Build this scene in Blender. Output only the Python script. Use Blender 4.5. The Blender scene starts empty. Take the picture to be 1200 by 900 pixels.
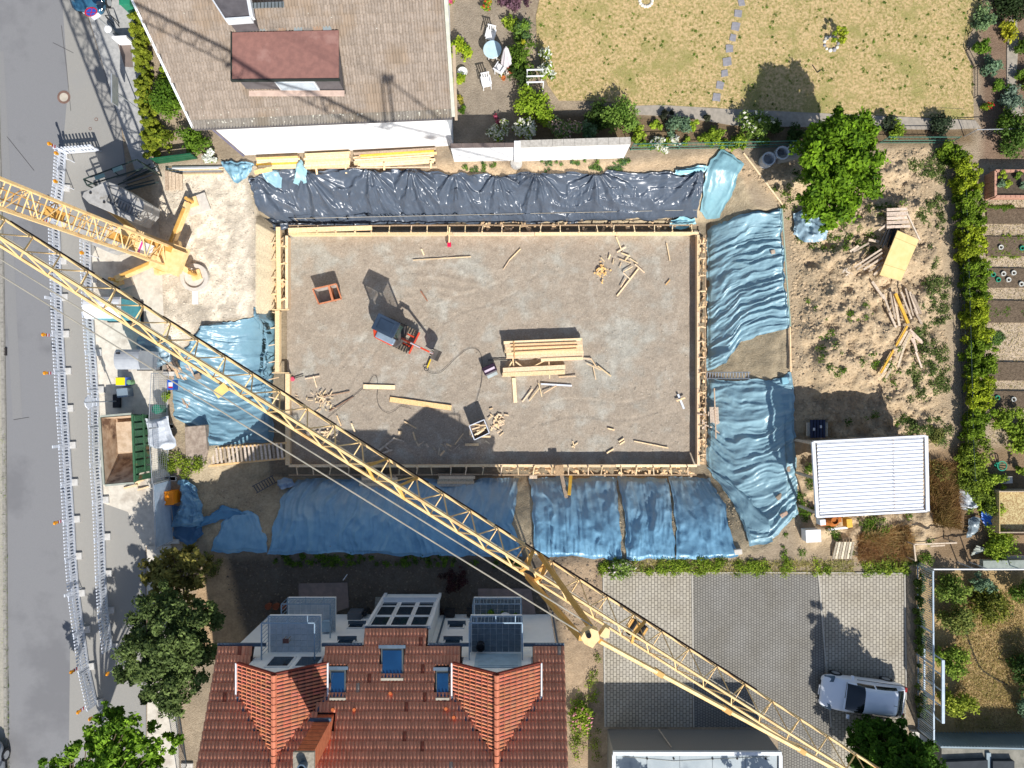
import bpy, math, random
import numpy as np
from mathutils import Vector, Matrix
R = math.radians
random.seed(7); rng = np.random.default_rng(7)
scn = bpy.context.scene
col = scn.collection
# ---------------------------------------------------------------- camera: a drone looking straight down
CAM_H = 37.0; FPX = 832.0
cd = bpy.data.cameras.new('camera'); cam = bpy.data.objects.new('camera', cd); col.objects.link(cam)
cam.location = (0, 0, CAM_H); cam.rotation_euler = (0, 0, 0)
cd.sensor_width = 36; cd.lens = 36 * FPX / 1200; cd.clip_end = 2000
scn.camera = cam
# ---------------------------------------------------------------- daylight
SUN_EL = R(43); SUN_D = Vector((0.36, -0.93, 0)).normalized()
w = bpy.data.worlds.new('World'); scn.world = w; w.use_nodes = True
nt = w.node_tree; bg = nt.nodes['Background']
sky = nt.nodes.new('ShaderNodeTexSky'); sky.sky_type = 'NISHITA'; sky.sun_disc = False
sky.sun_elevation = SUN_EL; sky.sun_rotation = math.atan2(SUN_D.x, SUN_D.y)
nt.links.new(sky.outputs[0], bg.inputs[0]); bg.inputs[1].default_value = 0.1
sd = bpy.data.lights.new('sun', 'SUN'); sun = bpy.data.objects.new('sun', sd); col.objects.link(sun)
sd.energy = 5.0; sd.angle = R(0.5); sd.color = (1.0, 0.965, 0.91)
tv = -(SUN_D * math.cos(SUN_EL) + Vector((0, 0, math.sin(SUN_EL))))
sun.rotation_euler = tv.to_track_quat('-Z', 'Y').to_euler(); sun.location = (10, -25, 45)
scn.view_settings.view_transform = 'Standard'; scn.view_settings.look = 'None'
scn.view_settings.exposure = 0.2; scn.view_settings.gamma = 1.0

# ---------------------------------------------------------------- helpers
def P(px, py, z=0.0):
    """point of the place seen at photograph pixel (px,py) when it lies at height z"""
    d = (CAM_H - z) / FPX
    return Vector(((px - 600) * d, (450 - py) * d, z))
def S(r, g, b, k=1.0):
    f = lambda c: ((c / 255) / 12.92 if c <= 10 else (((c / 255) + .055) / 1.055) ** 2.4)
    return (f(r) * k, f(g) * k, f(b) * k)
MC = {}
def M(name, c1, c2=None, rough=.8, scale=3.0, bump=0.0, bscale=25.0, metal=0.0, attr=False, spec=.4, c3=None, s3=.7, t3=.6, coat=0.0, lo=.38, hi=.62, detail=7, transl=0.0, bdist=.02):
    if name in MC: return MC[name]
    m = bpy.data.materials.new(name); m.use_nodes = True; n = m.node_tree.nodes; l = m.node_tree.links
    b = n['Principled BSDF']; b.inputs['Roughness'].default_value = rough; b.inputs['Metallic'].default_value = metal
    b.inputs['Specular IOR Level'].default_value = spec
    if coat: b.inputs['Coat Weight'].default_value = coat; b.inputs['Coat Roughness'].default_value = .06
    tc = n.new('ShaderNodeTexCoord')
    def noise(sc, det=7, rg=.6):
        t = n.new('ShaderNodeTexNoise'); t.inputs['Scale'].default_value = sc; t.inputs['Detail'].default_value = det
        t.inputs['Roughness'].default_value = rg; l.new(tc.outputs['Object'], t.inputs['Vector']); return t
    def ramp(src, a, b_, ca=(0, 0, 0), cb=(1, 1, 1)):
        r = n.new('ShaderNodeValToRGB'); l.new(src, r.inputs[0]); e = r.color_ramp.elements
        e[0].position = a; e[1].position = b_; e[0].color = (*ca, 1); e[1].color = (*cb, 1); return r
    c2 = c2 or tuple(x * .82 for x in c1)
    out = ramp(noise(scale, detail).outputs['Fac'], lo, hi, c1, c2).outputs[0]
    if c3:
        f = ramp(noise(s3, 6).outputs['Fac'], t3 - .05, t3 + .05)
        mx = n.new('ShaderNodeMix'); mx.data_type = 'RGBA'; l.new(f.outputs[0], mx.inputs[0]); l.new(out, mx.inputs[6]); mx.inputs[7].default_value = (*c3, 1); out = mx.outputs[2]
    if attr:
        a = n.new('ShaderNodeVertexColor'); a.layer_name = 'Col'
        mx = n.new('ShaderNodeMix'); mx.data_type = 'RGBA'; mx.blend_type = 'MULTIPLY'; mx.inputs[0].default_value = 1
        l.new(out, mx.inputs[6]); l.new(a.outputs[0], mx.inputs[7]); out = mx.outputs[2]
    l.new(out, b.inputs['Base Color'])
    if bump:
        bp = n.new('ShaderNodeBump'); bp.inputs['Strength'].default_value = bump; bp.inputs['Distance'].default_value = bdist
        l.new(noise(bscale, 5).outputs['Fac'], bp.inputs['Height']); l.new(bp.outputs[0], b.inputs['Normal'])
    if transl:
        tr = n.new('ShaderNodeBsdfTranslucent'); l.new(out, tr.inputs[0]); ms = n.new('ShaderNodeMixShader'); ms.inputs[0].default_value = transl
        l.new(b.outputs[0], ms.inputs[1]); l.new(tr.outputs[0], ms.inputs[2]); l.new(ms.outputs[0], n['Material Output'].inputs[0])
    MC[name] = m; return m

def tag(o, label=None, cat=None, group=None, kind=None):
    if label: o['label'] = label
    if cat: o['category'] = cat
    if group: o['group'] = group
    if kind: o['kind'] = kind
    return o
KIDS = {}
def thing(name, label, cat, loc=(0, 0, 0), rz=0.0, group=None):
    o = bpy.data.objects.new(name, None); col.objects.link(o); o.empty_display_size = .3
    o.location = loc; o.rotation_euler = (0, 0, rz); KIDS[o] = []
    return tag(o, label, cat, group)
def link(o, parent=None):
    col.objects.link(o); KIDS.setdefault(o, [])
    if parent is not None: o.parent = parent; KIDS[parent].append(o)
    return o
def dup(root, loc=None, rz=None, label=None, parent=None, group=None):
    c = root.copy(); KIDS[c] = []
    col.objects.link(c)
    if parent is not None: c.parent = parent; KIDS[parent].append(c)
    if loc is not None: c.location = loc
    if rz is not None: c.rotation_euler = (0, 0, rz)
    if label: c['label'] = label
    if group: c['group'] = group
    for k in KIDS.get(root, []): dup(k, parent=c)
    return c
def root_loc(p):
    v = Vector((0, 0, 0))
    while p is not None: v += Vector(p.location); p = p.parent
    return v
class MB:
    def __init__(s): s.v = []; s.f = []; s.c = []
    def add(s, vs, fs, c=(1, 1, 1)):
        k = len(s.v); s.v += [tuple(v) for v in vs]; s.f += [tuple(i + k for i in f) for f in fs]; s.c += [c] * len(fs); return s
    BF = [(0, 3, 2, 1), (4, 5, 6, 7), (0, 1, 5, 4), (1, 2, 6, 5), (2, 3, 7, 6), (3, 0, 4, 7)]
    def box(s, c, d, rz=0, col_=(1, 1, 1), rot=None):
        m = rot if rot is not None else Matrix.Rotation(rz, 3, 'Z'); x, y, z = d[0] / 2, d[1] / 2, d[2] / 2; c = Vector(c)
        return s.add([c + m @ Vector(p) for p in ((-x, -y, -z), (x, -y, -z), (x, y, -z), (-x, y, -z), (-x, -y, z), (x, -y, z), (x, y, z), (-x, y, z))], MB.BF, col_)
    def beam(s, a, b, w_, h=None, col_=(1, 1, 1), up=(0, 0, 1)):
        a = Vector(a); b = Vector(b); h = h or w_; d = (b - a).normalized(); u = Vector(up)
        if abs(d.dot(u)) > .98: u = Vector((1, 0, 0))
        x = d.cross(u).normalized() * (w_ / 2); y = x.cross(d).normalized() * (h / 2)
        return s.add([a - x - y, a + x - y, a + x + y, a - x + y, b - x - y, b + x - y, b + x + y, b - x + y], [(0, 1, 2, 3)[::-1], (4, 5, 6, 7), (0, 1, 5, 4), (1, 2, 6, 5), (2, 3, 7, 6), (3, 0, 4, 7)], col_)
    def tube(s, a, b, r, n=6, r2=None, col_=(1, 1, 1)):
        a = Vector(a); b = Vector(b); r2 = r if r2 is None else r2; d = (b - a).normalized(); u = Vector((0, 0, 1)) if abs(d.z) < .95 else Vector((1, 0, 0))
        x = d.cross(u).normalized(); y = x.cross(d)
        A = [a + (x * math.cos(t) + y * math.sin(t)) * r for t in [2 * math.pi * i / n for i in range(n)]]
        B = [b + (x * math.cos(t) + y * math.sin(t)) * r2 for t in [2 * math.pi * i / n for i in range(n)]]
        return s.add(A + B, [(i, (i + 1) % n, n + (i + 1) % n, n + i)[::-1] for i in range(n)] + [tuple(range(n)), tuple(range(2 * n - 1, n - 1, -1))], col_)
    def path(s, pts, r, n=5, col_=(1, 1, 1)):
        for a, b in zip(pts[:-1], pts[1:]): s.tube(a, b, r, n, col_=col_)
        return s
    def prism(s, pts, z0, z1, col_=(1, 1, 1)):
        n = len(pts); A = sum(pts[i][0] * pts[(i + 1) % n][1] - pts[(i + 1) % n][0] * pts[i][1] for i in range(n))
        if A < 0: pts = pts[::-1]
        g = lambda z, p: z(p) if callable(z) else z
        v = [(p[0], p[1], g(z0, p)) for p in pts] + [(p[0], p[1], g(z1, p)) for p in pts]
        return s.add(v, [tuple(range(n - 1, -1, -1)), tuple(range(n, 2 * n))] + [(i, (i + 1) % n, n + (i + 1) % n, n + i) for i in range(n)], col_)
    def lathe(s, c, prof, n=16, col_=(1, 1, 1)):
        c = Vector(c); v = []; f = []
        for r, z in prof: v += [c + Vector((r * math.cos(2 * math.pi * i / n), r * math.sin(2 * math.pi * i / n), z)) for i in range(n)]
        for k in range(len(prof) - 1):
            for i in range(n): f.append((k * n + i, k * n + (i + 1) % n, (k + 1) * n + (i + 1) % n, (k + 1) * n + i))
        return s.add(v, f, col_)
    def build(s, name, mat, parent=None, world=False, smooth=False, at=None, bev=0, rz=None, label=None, cat=None, group=None, kind=None):
        off = Vector((0, 0, 0))
        if world and parent is not None: off = root_loc(parent)
        if at is not None and world: off = Vector(at)
        me = bpy.data.meshes.new(name); me.from_pydata([(v[0] - off[0], v[1] - off[1], v[2] - off[2]) for v in s.v], [], s.f)
        if any(c != (1, 1, 1) for c in s.c) or (mat and mat.get('attr')):
            cols = np.ones((len(me.loops), 4), 'f'); k = 0
            ln = np.array([len(f) for f in s.f]); cols[:, :3] = np.repeat(np.array(s.c, 'f'), ln, axis=0)
            ca = me.color_attributes.new('Col', 'FLOAT_COLOR', 'CORNER'); ca.data.foreach_set('color', cols.ravel())
        if smooth: me.polygons.foreach_set('use_smooth', [True] * len(me.polygons))
        me.materials.append(mat); o = bpy.data.objects.new(name, me)
        if at is not None: o.location = at
        if rz is not None: o.rotation_euler = (0, 0, rz)
        if bev:
            bm_ = o.modifiers.new('bevel', 'BEVEL'); bm_.width = bev; bm_.segments = 2; bm_.limit_method = 'ANGLE'
        link(o, parent); return tag(o, label, cat, group, kind)
def np_mesh(name, V, F, mat, cols=None, smooth=True, parent=None, at=None, **kw):
    """V (n,3), F (m,4) or (m,3) arrays; cols per face (m,3) or per vertex (n,3)"""
    me = bpy.data.meshes.new(name); k = F.shape[1]
    if at is not None: V = V - np.array(at)[None, :]
    me.vertices.add(len(V)); me.vertices.foreach_set('co', np.ascontiguousarray(V, 'f').ravel())
    me.loops.add(F.size); me.loops.foreach_set('vertex_index', np.ascontiguousarray(F, 'i').ravel())
    me.polygons.add(len(F)); me.polygons.foreach_set('loop_start', np.arange(0, F.size, k, dtype='i'))
    me.update(calc_edges=True); me.validate()
    if smooth: me.polygons.foreach_set('use_smooth', np.ones(len(me.polygons), bool))
    if cols is not None:
        if len(cols) == len(V) and len(V) != len(F): dom = 'POINT'; C = np.ones((len(V), 4), 'f'); C[:, :3] = cols
        else: dom = 'CORNER'; C = np.ones((F.size, 4), 'f'); C[:, :3] = np.repeat(cols, k, axis=0)
        ca = me.color_attributes.new('Col', 'FLOAT_COLOR', dom); ca.data.foreach_set('color', C.ravel())
    me.materials.append(mat); o = bpy.data.objects.new(name, me)
    if at is not None: o.location = at
    link(o, parent); return tag(o, **kw)
# value noise in numpy
_tab = rng.random((256, 256))
def vnoise(x, y):
    xi = np.floor(x).astype(int); yi = np.floor(y).astype(int); fx = x - xi; fy = y - yi
    fx = fx * fx * (3 - 2 * fx); fy = fy * fy * (3 - 2 * fy); a = _tab[xi & 255, yi & 255]; b = _tab[(xi + 1) & 255, yi & 255]
    c = _tab[xi & 255, (yi + 1) & 255]; d = _tab[(xi + 1) & 255, (yi + 1) & 255]
    return (a * (1 - fx) + b * fx) * (1 - fy) + (c * (1 - fx) + d * fx) * fy
def fbm(x, y, o=4, g=.5):
    s = 0; a = 1; t = 0
    for i in range(o): s = s + a * vnoise(x * 2 ** i + 17 * i, y * 2 ** i + 31 * i); t += a; a *= g
    return s / t
def inside(X, Y, poly):
    r = np.zeros(X.shape, bool); n = len(poly)
    for i in range(n):
        x0, y0 = poly[i][:2]; x1, y1 = poly[(i + 1) % n][:2]
        if y0 == y1: continue
        c = ((y0 > Y) != (y1 > Y)) & (X < (x1 - x0) * (Y - y0) / (y1 - y0) + x0); r ^= c
    return r
def dist(X, Y, poly, closed=True):
    d = np.full(X.shape, 1e9); n = len(poly)
    for i in range(n if closed else n - 1):
        x0, y0 = poly[i][:2]; x1, y1 = poly[(i + 1) % n][:2]; dx, dy = x1 - x0, y1 - y0
        t = np.clip(((X - x0) * dx + (Y - y0) * dy) / (dx * dx + dy * dy + 1e-9), 0, 1)
        d = np.minimum(d, np.hypot(X - x0 - t * dx, Y - y0 - t * dy))
    return d
def PP(pts, z=0): return [tuple(P(a, b, z)[:2]) for a, b in pts]
def sst(a, b, x): t = np.clip((x - a) / (b - a), 0, 1); return t * t * (3 - 2 * t)
# ================================================================ GROUND
PIT = -2.5
RIM = PP([(292, 207), (330, 199), (560, 206), (740, 204), (830, 196), (868, 205), (885, 243), (915, 248), (922, 385), (926, 440), (932, 600), (905, 640), (862, 655), (247, 646), (224, 620), (216, 560), (240, 530), (207, 515), (203, 440), (238, 380), (301, 372), (303, 266)])
TOE = PP([(322, 263), (828, 263), (828, 556), (319, 556)], PIT)
STEP = .1
gx = np.arange(-30, 30.001, STEP); gy = np.arange(-22, 22.001, STEP); GX, GY = np.meshgrid(gx, gy)
_in = inside(GX, GY, RIM); _to = inside(GX, GY, TOE); dT = dist(GX, GY, TOE); dR = dist(GX, GY, RIM)
t = np.clip(dT / (dT + dR + 1e-6), 0, 1); t[_to] = 0; t[~_in] = 1
rough = fbm(GX * 1.1, GY * 1.1, 5) - .5; rough2 = fbm(GX * 5 + 9, GY * 5, 3) - .5
GZ = PIT * (1 - t) ** 1.35 + (t > .02) * (t < .98) * rough * .35
EAST = PP([(865, 200), (1000, 175), (1050, 165), (1095, 165), (1110, 300), (1112, 500), (1135, 640), (1060, 655), (940, 650), (925, 560), (925, 250)])
ie = inside(GX, GY, EAST); de = dist(GX, GY, EAST); me_ = np.where(ie, sst(0, 1.6, de), 0)
GZ += me_ * (.25 + rough * 1.3 + rough2 * .2 + (fbm(GX * 2.6 + 40, GY * 1.6, 4) - .5) * .35) * np.clip(1, 0, 1)
def bump_(px, py, r, h):
    global GZ
    c = P(px, py); d = np.hypot(GX - c.x, GY - c.y); GZ = GZ + h * np.exp(-(d / r) ** 2) * (t > .9)
bump_(1010, 400, 2.2, .7); bump_(1040, 300, 1.8, .4); bump_(960, 420, 1.3, .45); bump_(1000, 340, 1.5, .35); bump_(960, 540, 2.0, -.45)
SAND = PP([(184, 200), (300, 195), (300, 375), (230, 385), (205, 428), (192, 428), (186, 300)])
isd = inside(GX, GY, SAND); GZ += np.where(isd, sst(0, 1, dist(GX, GY, SAND)) * (rough2 * .13 + rough * .12), 0)
NS = PP([(515, 190), (740, 190), (860, 175), (885, 200), (870, 230), (840, 200), (500, 210)])
GZ += np.where(inside(GX, GY, NS), rough * .12 + rough2 * .06, 0)
SB = PP([(250, 650), (700, 650), (705, 850), (665, 850), (665, 760), (250, 760)])
GZ += np.where(inside(GX, GY, SB), rough * .12 + rough2 * .08, 0)
def hz(x, y):
    x = np.asarray(x, float); y = np.asarray(y, float)
    u = np.clip((x - gx[0]) / STEP, 0, len(gx) - 1.001); v = np.clip((y - gy[0]) / STEP, 0, len(gy) - 1.001)
    i = u.astype(int); j = v.astype(int); a = u - i; b = v - j
    return (GZ[j, i] * (1 - a) + GZ[j, i + 1] * a) * (1 - b) + (GZ[j + 1, i] * (1 - a) + GZ[j + 1, i + 1] * a) * b
def G(px, py, dz=0.0):
    """the ground point seen at a photograph pixel"""
    z = 0.0
    for k in range(8): p = P(px, py, z); z = .5 * z + .5 * float(hz(p.x, p.y))
    p = P(px, py, z); return Vector((p.x, p.y, float(hz(p.x, p.y)) + dz))
# soil colours (differences of soil plus some painted shade and sunlight, per vertex)
C = np.empty(GX.shape + (3,)); C[:] = S(168, 152, 130)
n1 = fbm(GX * .8 + 3, GY * .8, 4)[..., None]; n2 = fbm(GX * 4, GY * 4 + 5, 4)[..., None]
def paint(mask, c, soft=None):
    global C
    m = mask.astype(float)
    if soft:
        k = max(1, int(soft / STEP))
        for ax in (0, 1):
            cs = np.cumsum(np.pad(m, [(k + 1, k) if a == ax else (0, 0) for a in (0, 1)], mode='edge'), axis=ax)
            m = (cs[2 * k + 1:, :] - cs[:-2 * k - 1, :]) / (2 * k + 1) if ax == 0 else (cs[:, 2 * k + 1:] - cs[:, :-2 * k - 1]) / (2 * k + 1)
    m = m[..., None]; C = C * (1 - m) + np.array(c) * m
paint(ie, S(200, 178, 146), .5)
paint(isd, S(228, 216, 196), .4)
paint(inside(GX, GY, NS), S(212, 186, 152), .2)
paint(_in, S(186, 170, 142), .1)
paint(_to | (dT < .12), S(150, 138, 118))
paint(inside(GX, GY, PP([(299, 262), (309, 262), (309, 380), (299, 380)])), S(236, 218, 184))  # pale sand of the west bank, painted brighter to look sunlit
paint(inside(GX, GY, SB), S(104, 96, 86), .4)  # garden soil, painted darker to deepen the house shadow
paint(inside(GX, GY, PP([(655, 660), (705, 655), (705, 900), (665, 900)])), S(172, 150, 124), .3)
paint(inside(GX, GY, PP([(245, 650), (265, 650), (290, 760), (235, 770), (225, 700)])), S(190, 162, 128), .3)
paint(inside(GX, GY, PP([(530, 0), (620, 0), (600, 80), (640, 120), (610, 165), (530, 165)])), S(158, 146, 130), .2)
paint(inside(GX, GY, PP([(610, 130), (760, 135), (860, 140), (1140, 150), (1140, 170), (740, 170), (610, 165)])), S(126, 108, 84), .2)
paint(inside(GX, GY, PP([(1148, 0), (1200, 0), (1220, 200), (1150, 220)])), S(140, 118, 100), .2)
paint(inside(GX, GY, PP([(1148, 190), (1230, 190), (1230, 520), (1160, 520)])), S(196, 178, 154), .3)
paint(inside(GX, GY, PP([(1090, 520), (1230, 520), (1230, 670), (1090, 660)])), S(146, 124, 98), .4)
paint(inside(GX, GY, PP([(1070, 665), (1230, 670), (1230, 860), (1080, 860)])), S(180, 154, 110), .3)
C *= (.78 + .42 * n1) * (.8 + .4 * n2)
C *= np.where(isd, .82 + .36 * sst(.3, .6, fbm(GX * 2.2 + 8, GY * 1.5, 5)), 1)[..., None]
ny, nx = GX.shape; idx = np.arange(nx * ny).reshape(ny, nx)
F = np.stack([idx[:-1, :-1], idx[:-1, 1:], idx[1:, 1:], idx[1:, :-1]], -1).reshape(-1, 4)
soil = M('soil', (1, 1, 1), (.8, .78, .76), rough=.95, scale=9, bump=.9, bscale=16, attr=True, spec=.1, bdist=.06)
np_mesh('ground', np.stack([GX, GY, GZ], -1).reshape(-1, 3), F, soil, C.reshape(-1, 3), kind='structure')
mb = MB()   # far ground beyond the modelled site
L = 400
for a in [(-L, -L, L, -22), (-L, 22, L, L), (-L, -22, -30, 22), (30, -22, L, 22)]:
    mb.add([(a[0], a[1], 0), (a[2], a[1], 0), (a[2], a[3], 0), (a[0], a[3], 0)], [(0, 1, 2, 3)])
mb.build('far_ground', M('far_ground', S(120, 122, 90), S(150, 140, 110), rough=.95, scale=.2), kind='structure')

def sheet(name, pts, z, mat, **kw):
    q = [tuple(P(a, b, z)) for a, b in pts]
    A = sum(q[i][0] * q[(i + 1) % len(q)][1] - q[(i + 1) % len(q)][0] * q[i][1] for i in range(len(q)))
    if A < 0: q = q[::-1]
    m = MB(); m.add(q, [tuple(range(len(q)))]); kw.setdefault('kind', 'structure'); return m.build(name, mat, **kw)
def slab(name, pts, z0, z1, mat, **kw):
    m = MB(); m.prism([tuple(P(a, b, z1)[:2]) for a, b in pts], z0, z1); kw.setdefault('kind', 'structure'); return m.build(name, mat, **kw)
def stripes(m, scale, ang, amount, dark=.8):
    pass
asph = M('asphalt', S(126, 126, 128), S(136, 136, 137), rough=.9, scale=60, bump=.25, bscale=120, c3=S(119, 119, 121), s3=.22, t3=.55, spec=.2)
asph2 = M('asphalt_pale', S(146, 144, 139), S(157, 154, 148), rough=.9, scale=50, bump=.25, bscale=120, c3=S(150, 148, 144), s3=.4, t3=.6, spec=.2)
asph3 = M('asphalt_patch', S(130, 130, 130), S(140, 139, 138), rough=.9, scale=50, bump=.25, bscale=120, spec=.2)
conc = M('concrete', S(200, 192, 178), S(216, 208, 194), rough=.9, scale=4, bump=.3, bscale=60, c3=S(182, 172, 158), s3=.8, t3=.58, spec=.2)
conc2 = M('concrete_grey', S(160, 160, 158), S(178, 177, 174), rough=.85, scale=6, bump=.2, bscale=60, spec=.2)
# the street: carriageway, paler parking lane, footway with kerb
sheet('road', [(-160, -60), (95, -60), (97, 0), (142, 148), (158, 290), (170, 470), (172, 960), (-160, 960)], .006, asph)
sheet('parking_lane', [(70, -40), (95, -40), (97, 0), (141, 148), (157, 290), (169, 470), (171, 930), (80, 930), (84, 620), (72, 420), (66, 260), (80, 100)], .010, asph2)
sheet('repair_strip', [(4, 60), (14, 240), (20, 380), (26, 490), (15, 491), (10, 400), (2, 280), (-4, 60)], .012, asph3)
foot = slab('pavement', [(97, -40), (165, -40), (170, 70), (176, 185), (186, 200), (160, 205), (142, 148), (98, 0)], -.05, .11, conc2)
slab('footway', [(172, 640), (200, 640), (212, 960), (173, 960)], -.05, .11, conc)
sheet('concrete_yard', [(124, 268), (178, 252), (186, 262), (190, 300), (191, 350), (194, 420), (197, 470), (200, 640), (168, 641), (150, 600), (122, 590), (116, 470), (112, 400), (108, 300)], .014, conc)
# pale granite kerb and gutter on the far side
slab('kerb', [(-6, -60), (4, 300), (7, 500), (10, 960), (6, 960), (3, 500), (0, 300), (-10, -60)], -.05, .06, M('kerb_stone', S(120, 118, 112), S(140, 137, 130), scale=8))
slab('far_footway', [(-160, -60), (-10, -60), (0, 300), (3, 500), (6, 960), (-160, 960)], -.05, .05, M('far_footway', S(168, 162, 148), S(150, 146, 134), scale=12, bump=.3))
kb = [o_ for o_ in col.objects if o_.name == 'kerb'][0]; ksm = M('kerb_block', S(158, 154, 146), S(138, 134, 126), scale=6, rough=.9); ky = np.arange(-5, 905, 22.5)
for i_ in range(len(ky) - 1):
    kx_ = lambda y: float(np.interp(y, [-60, 300, 500, 960], [-8, 2, 5, 8])); p_, q_ = P(kx_(ky[i_]), ky[i_] + .4), P(kx_(ky[i_ + 1]), ky[i_ + 1] - .4); m = MB(); m.beam(p_ + Vector((0, 0, .04)), q_ + Vector((0, 0, .04)), .16, .07); m.build('kerb_stone', ksm, kb)
# dark joint lines in the road
jm = M('bitumen', S(92, 91, 92), rough=.9)
for pts in [[(72, 30), (78, 80), (83, 130)], [(8, 160), (40, 200)], [(16, 492), (34, 489)], [(62, 50), (86, 62)]]:
    m = MB(); q = [P(a, b, .016) for a, b in pts]; m.path(q, .012, 4); m.build('road_joint', jm, kind='structure')
# lawn
LAWN = [(640, -40), (1158, -40), (1147, 20), (1134, 45), (1131, 62), (1140, 80), (1141, 140), (1000, 134), (860, 130), (840, 126), (745, 124), (700, 118), (655, 118), (642, 100), (630, 60), (628, 20)]
lawnm = M('dry_lawn', S(216, 188, 142), S(146, 140, 78), rough=.95, scale=7, lo=.40, hi=.66, bump=1.0, bscale=30, c3=S(164, 156, 98), s3=.45, t3=.57, spec=.1, bdist=.05)
sheet('lawn', LAWN, .03, lawnm)
slab('garden_path', [(742, 124), (775, 123), (842, 127), (1143, 141), (1150, 150), (1100, 152), (860, 147), (800, 137), (745, 134)], -.02, .045, M('path_stone', S(168, 158, 144), S(150, 142, 130), scale=5, bump=.3))
slab('side_path', [(1183, 20), (1192, 20), (1193, 60), (1190, 110), (1200, 135), (1186, 137), (1180, 100), (1180, 60)], -.02, .045, MC['path_stone'])
# car park pavers: three fields of interlocking blocks
def paver(name, a, b, mortar, sw, sh):
    m = bpy.data.materials.new(name); m.use_nodes = True; n = m.node_tree.nodes; l = m.node_tree.links; bs = n['Principled BSDF']
    tc = n.new('ShaderNodeTexCoord'); br = n.new('ShaderNodeTexBrick'); mp = n.new('ShaderNodeMapping'); mp.inputs['Rotation'].default_value = (0, 0, R(90))
    l.new(tc.outputs['Object'], mp.inputs[0]); l.new(mp.outputs[0], br.inputs[0])
    br.inputs['Scale'].default_value = 1; br.inputs['Brick Width'].default_value = sw; br.inputs['Row Height'].default_value = sh; br.inputs['Mortar Size'].default_value = .016
    br.inputs['Mortar Smooth'].default_value = .3
    br.inputs['Color1'].default_value = (*a, 1); br.inputs['Color2'].default_value = (*b, 1); br.inputs['Mortar'].default_value = (*mortar, 1)
    ns = n.new('ShaderNodeTexNoise'); ns.inputs['Scale'].default_value = .7; ns.inputs['Detail'].default_value = 8; l.new(tc.outputs['Object'], ns.inputs[0])
    r = n.new('ShaderNodeValToRGB'); r.color_ramp.elements[0].position = .35; r.color_ramp.elements[1].position = .7; r.color_ramp.elements[0].color = (.84, .82, .78, 1); l.new(ns.outputs[0], r.inputs[0])
    mx = n.new('ShaderNodeMix'); mx.data_type = 'RGBA'; mx.blend_type = 'MULTIPLY'; mx.inputs[0].default_value = 1; l.new(br.outputs[0], mx.inputs[6]); l.new(r.outputs[0], mx.inputs[7]); l.new(mx.outputs[2], bs.inputs['Base Color'])
    bp = n.new('ShaderNodeBump'); bp.invert = True; bp.inputs['Strength'].default_value = .8; bp.inputs['Distance'].default_value = .02; l.new(br.outputs['Fac'], bp.inputs['Height']); l.new(bp.outputs[0], bs.inputs['Normal'])
    bs.inputs['Roughness'].default_value = .9; bs.inputs['Specular IOR Level'].default_value = .2; return m
pv1 = paver('pavers_pale', S(186, 179, 164), S(172, 165, 152), S(118, 112, 102), .24, .165)
pv2 = paver('pavers_grey', S(150, 147, 140), S(140, 137, 131), S(98, 96, 92), .14, .14)
sheet('parking_bay', [(707, 673), (811, 671), (812, 852), (709, 852)], .012, pv1)
sheet('parking_bay', [(812, 671), (959, 673), (974, 858), (974, 960), (912, 960), (912, 852), (813, 852)], .008, pv2)
sheet('parking_bay', [(959, 673), (1059, 673), (1062, 850), (1066, 960), (974, 960), (974, 850)], .012, pv1)
for pts in [[(811, 670), (813, 852)], [(959, 672), (974, 852)], [(707, 671), (709, 852)], [(706, 671), (960, 671), (1060, 672)], [(1060, 672), (1062, 820)]]:
    m = MB()
    q = [P(a, b, .03) for a, b in pts]
    for a, b in zip(q[:-1], q[1:]): m.beam(a, b, .07, .05)
    m.build('kerb_edging', M('edging_stone', S(186, 180, 168), S(165, 160, 150), scale=9), kind='structure')
# pit bed of grey sand and gravel inside the formwork
BED = [(337, 271), (820, 271), (820, 545), (337, 545)]
BZ = -2.38
NB = 260; bx0, by0 = P(336, 546, BZ)[:2]; bx1, by1 = P(821, 270, BZ)[:2]
BX, BY = np.meshgrid(np.linspace(bx0, bx1, NB * 2), np.linspace(by0, by1, NB))
warp = fbm(BX * .5, BY * .5, 3) * 6
BZZ = BZ + (fbm(BX * 1.2, BY * 1.2, 4) - .5) * .07 + (fbm(BX * 6, BY * 6, 3) - .5) * .025
c0 = P(500, 470, BZ); rr = np.hypot(BX - c0.x, BY - c0.y); track = np.exp(-((BX - P(520, 0, BZ).x) / 3.2) ** 2 - ((BY - P(0, 320, BZ).y) / 1.6) ** 2)
BZZ += track * .03 * np.abs(np.sin(rr * 6 + warp)) ** 3 - .05
for (tx, ty, ta, tl) in ((560, 350, .5, 3.5), (640, 300, -.3, 3), (420, 420, 1.1, 2.5), (700, 480, .1, 4), (480, 330, -.6, 3)):
    c1_ = P(tx, ty, BZ); ux, uy = math.cos(ta), math.sin(ta); du = (BX - c1_.x) * ux + (BY - c1_.y) * uy; dv = -(BX - c1_.x) * uy + (BY - c1_.y) * ux + .25 * np.sin(du)
    for off_ in (-.45, .45): BZZ += -.015 * np.exp(-((dv - off_) / .12) ** 2) * np.exp(-(du / tl) ** 4) * (1 + .5 * np.sin(du * 40)) + .009 * np.exp(-((dv - off_ * 1.35) / .06) ** 2) * np.exp(-(du / tl) ** 4)
bid = np.arange(BX.size).reshape(BX.shape); BF = np.stack([bid[:-1, :-1], bid[:-1, 1:], bid[1:, 1:], bid[1:, :-1]], -1).reshape(-1, 4)
a = fbm(BX * .45 + 2, BY * .45 + 7, 4); b = fbm(BX * 1.6, BY * 1.6 + 40, 5); cc = np.empty(BX.shape + (3,)); cc[:] = S(174, 161, 145)
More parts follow.
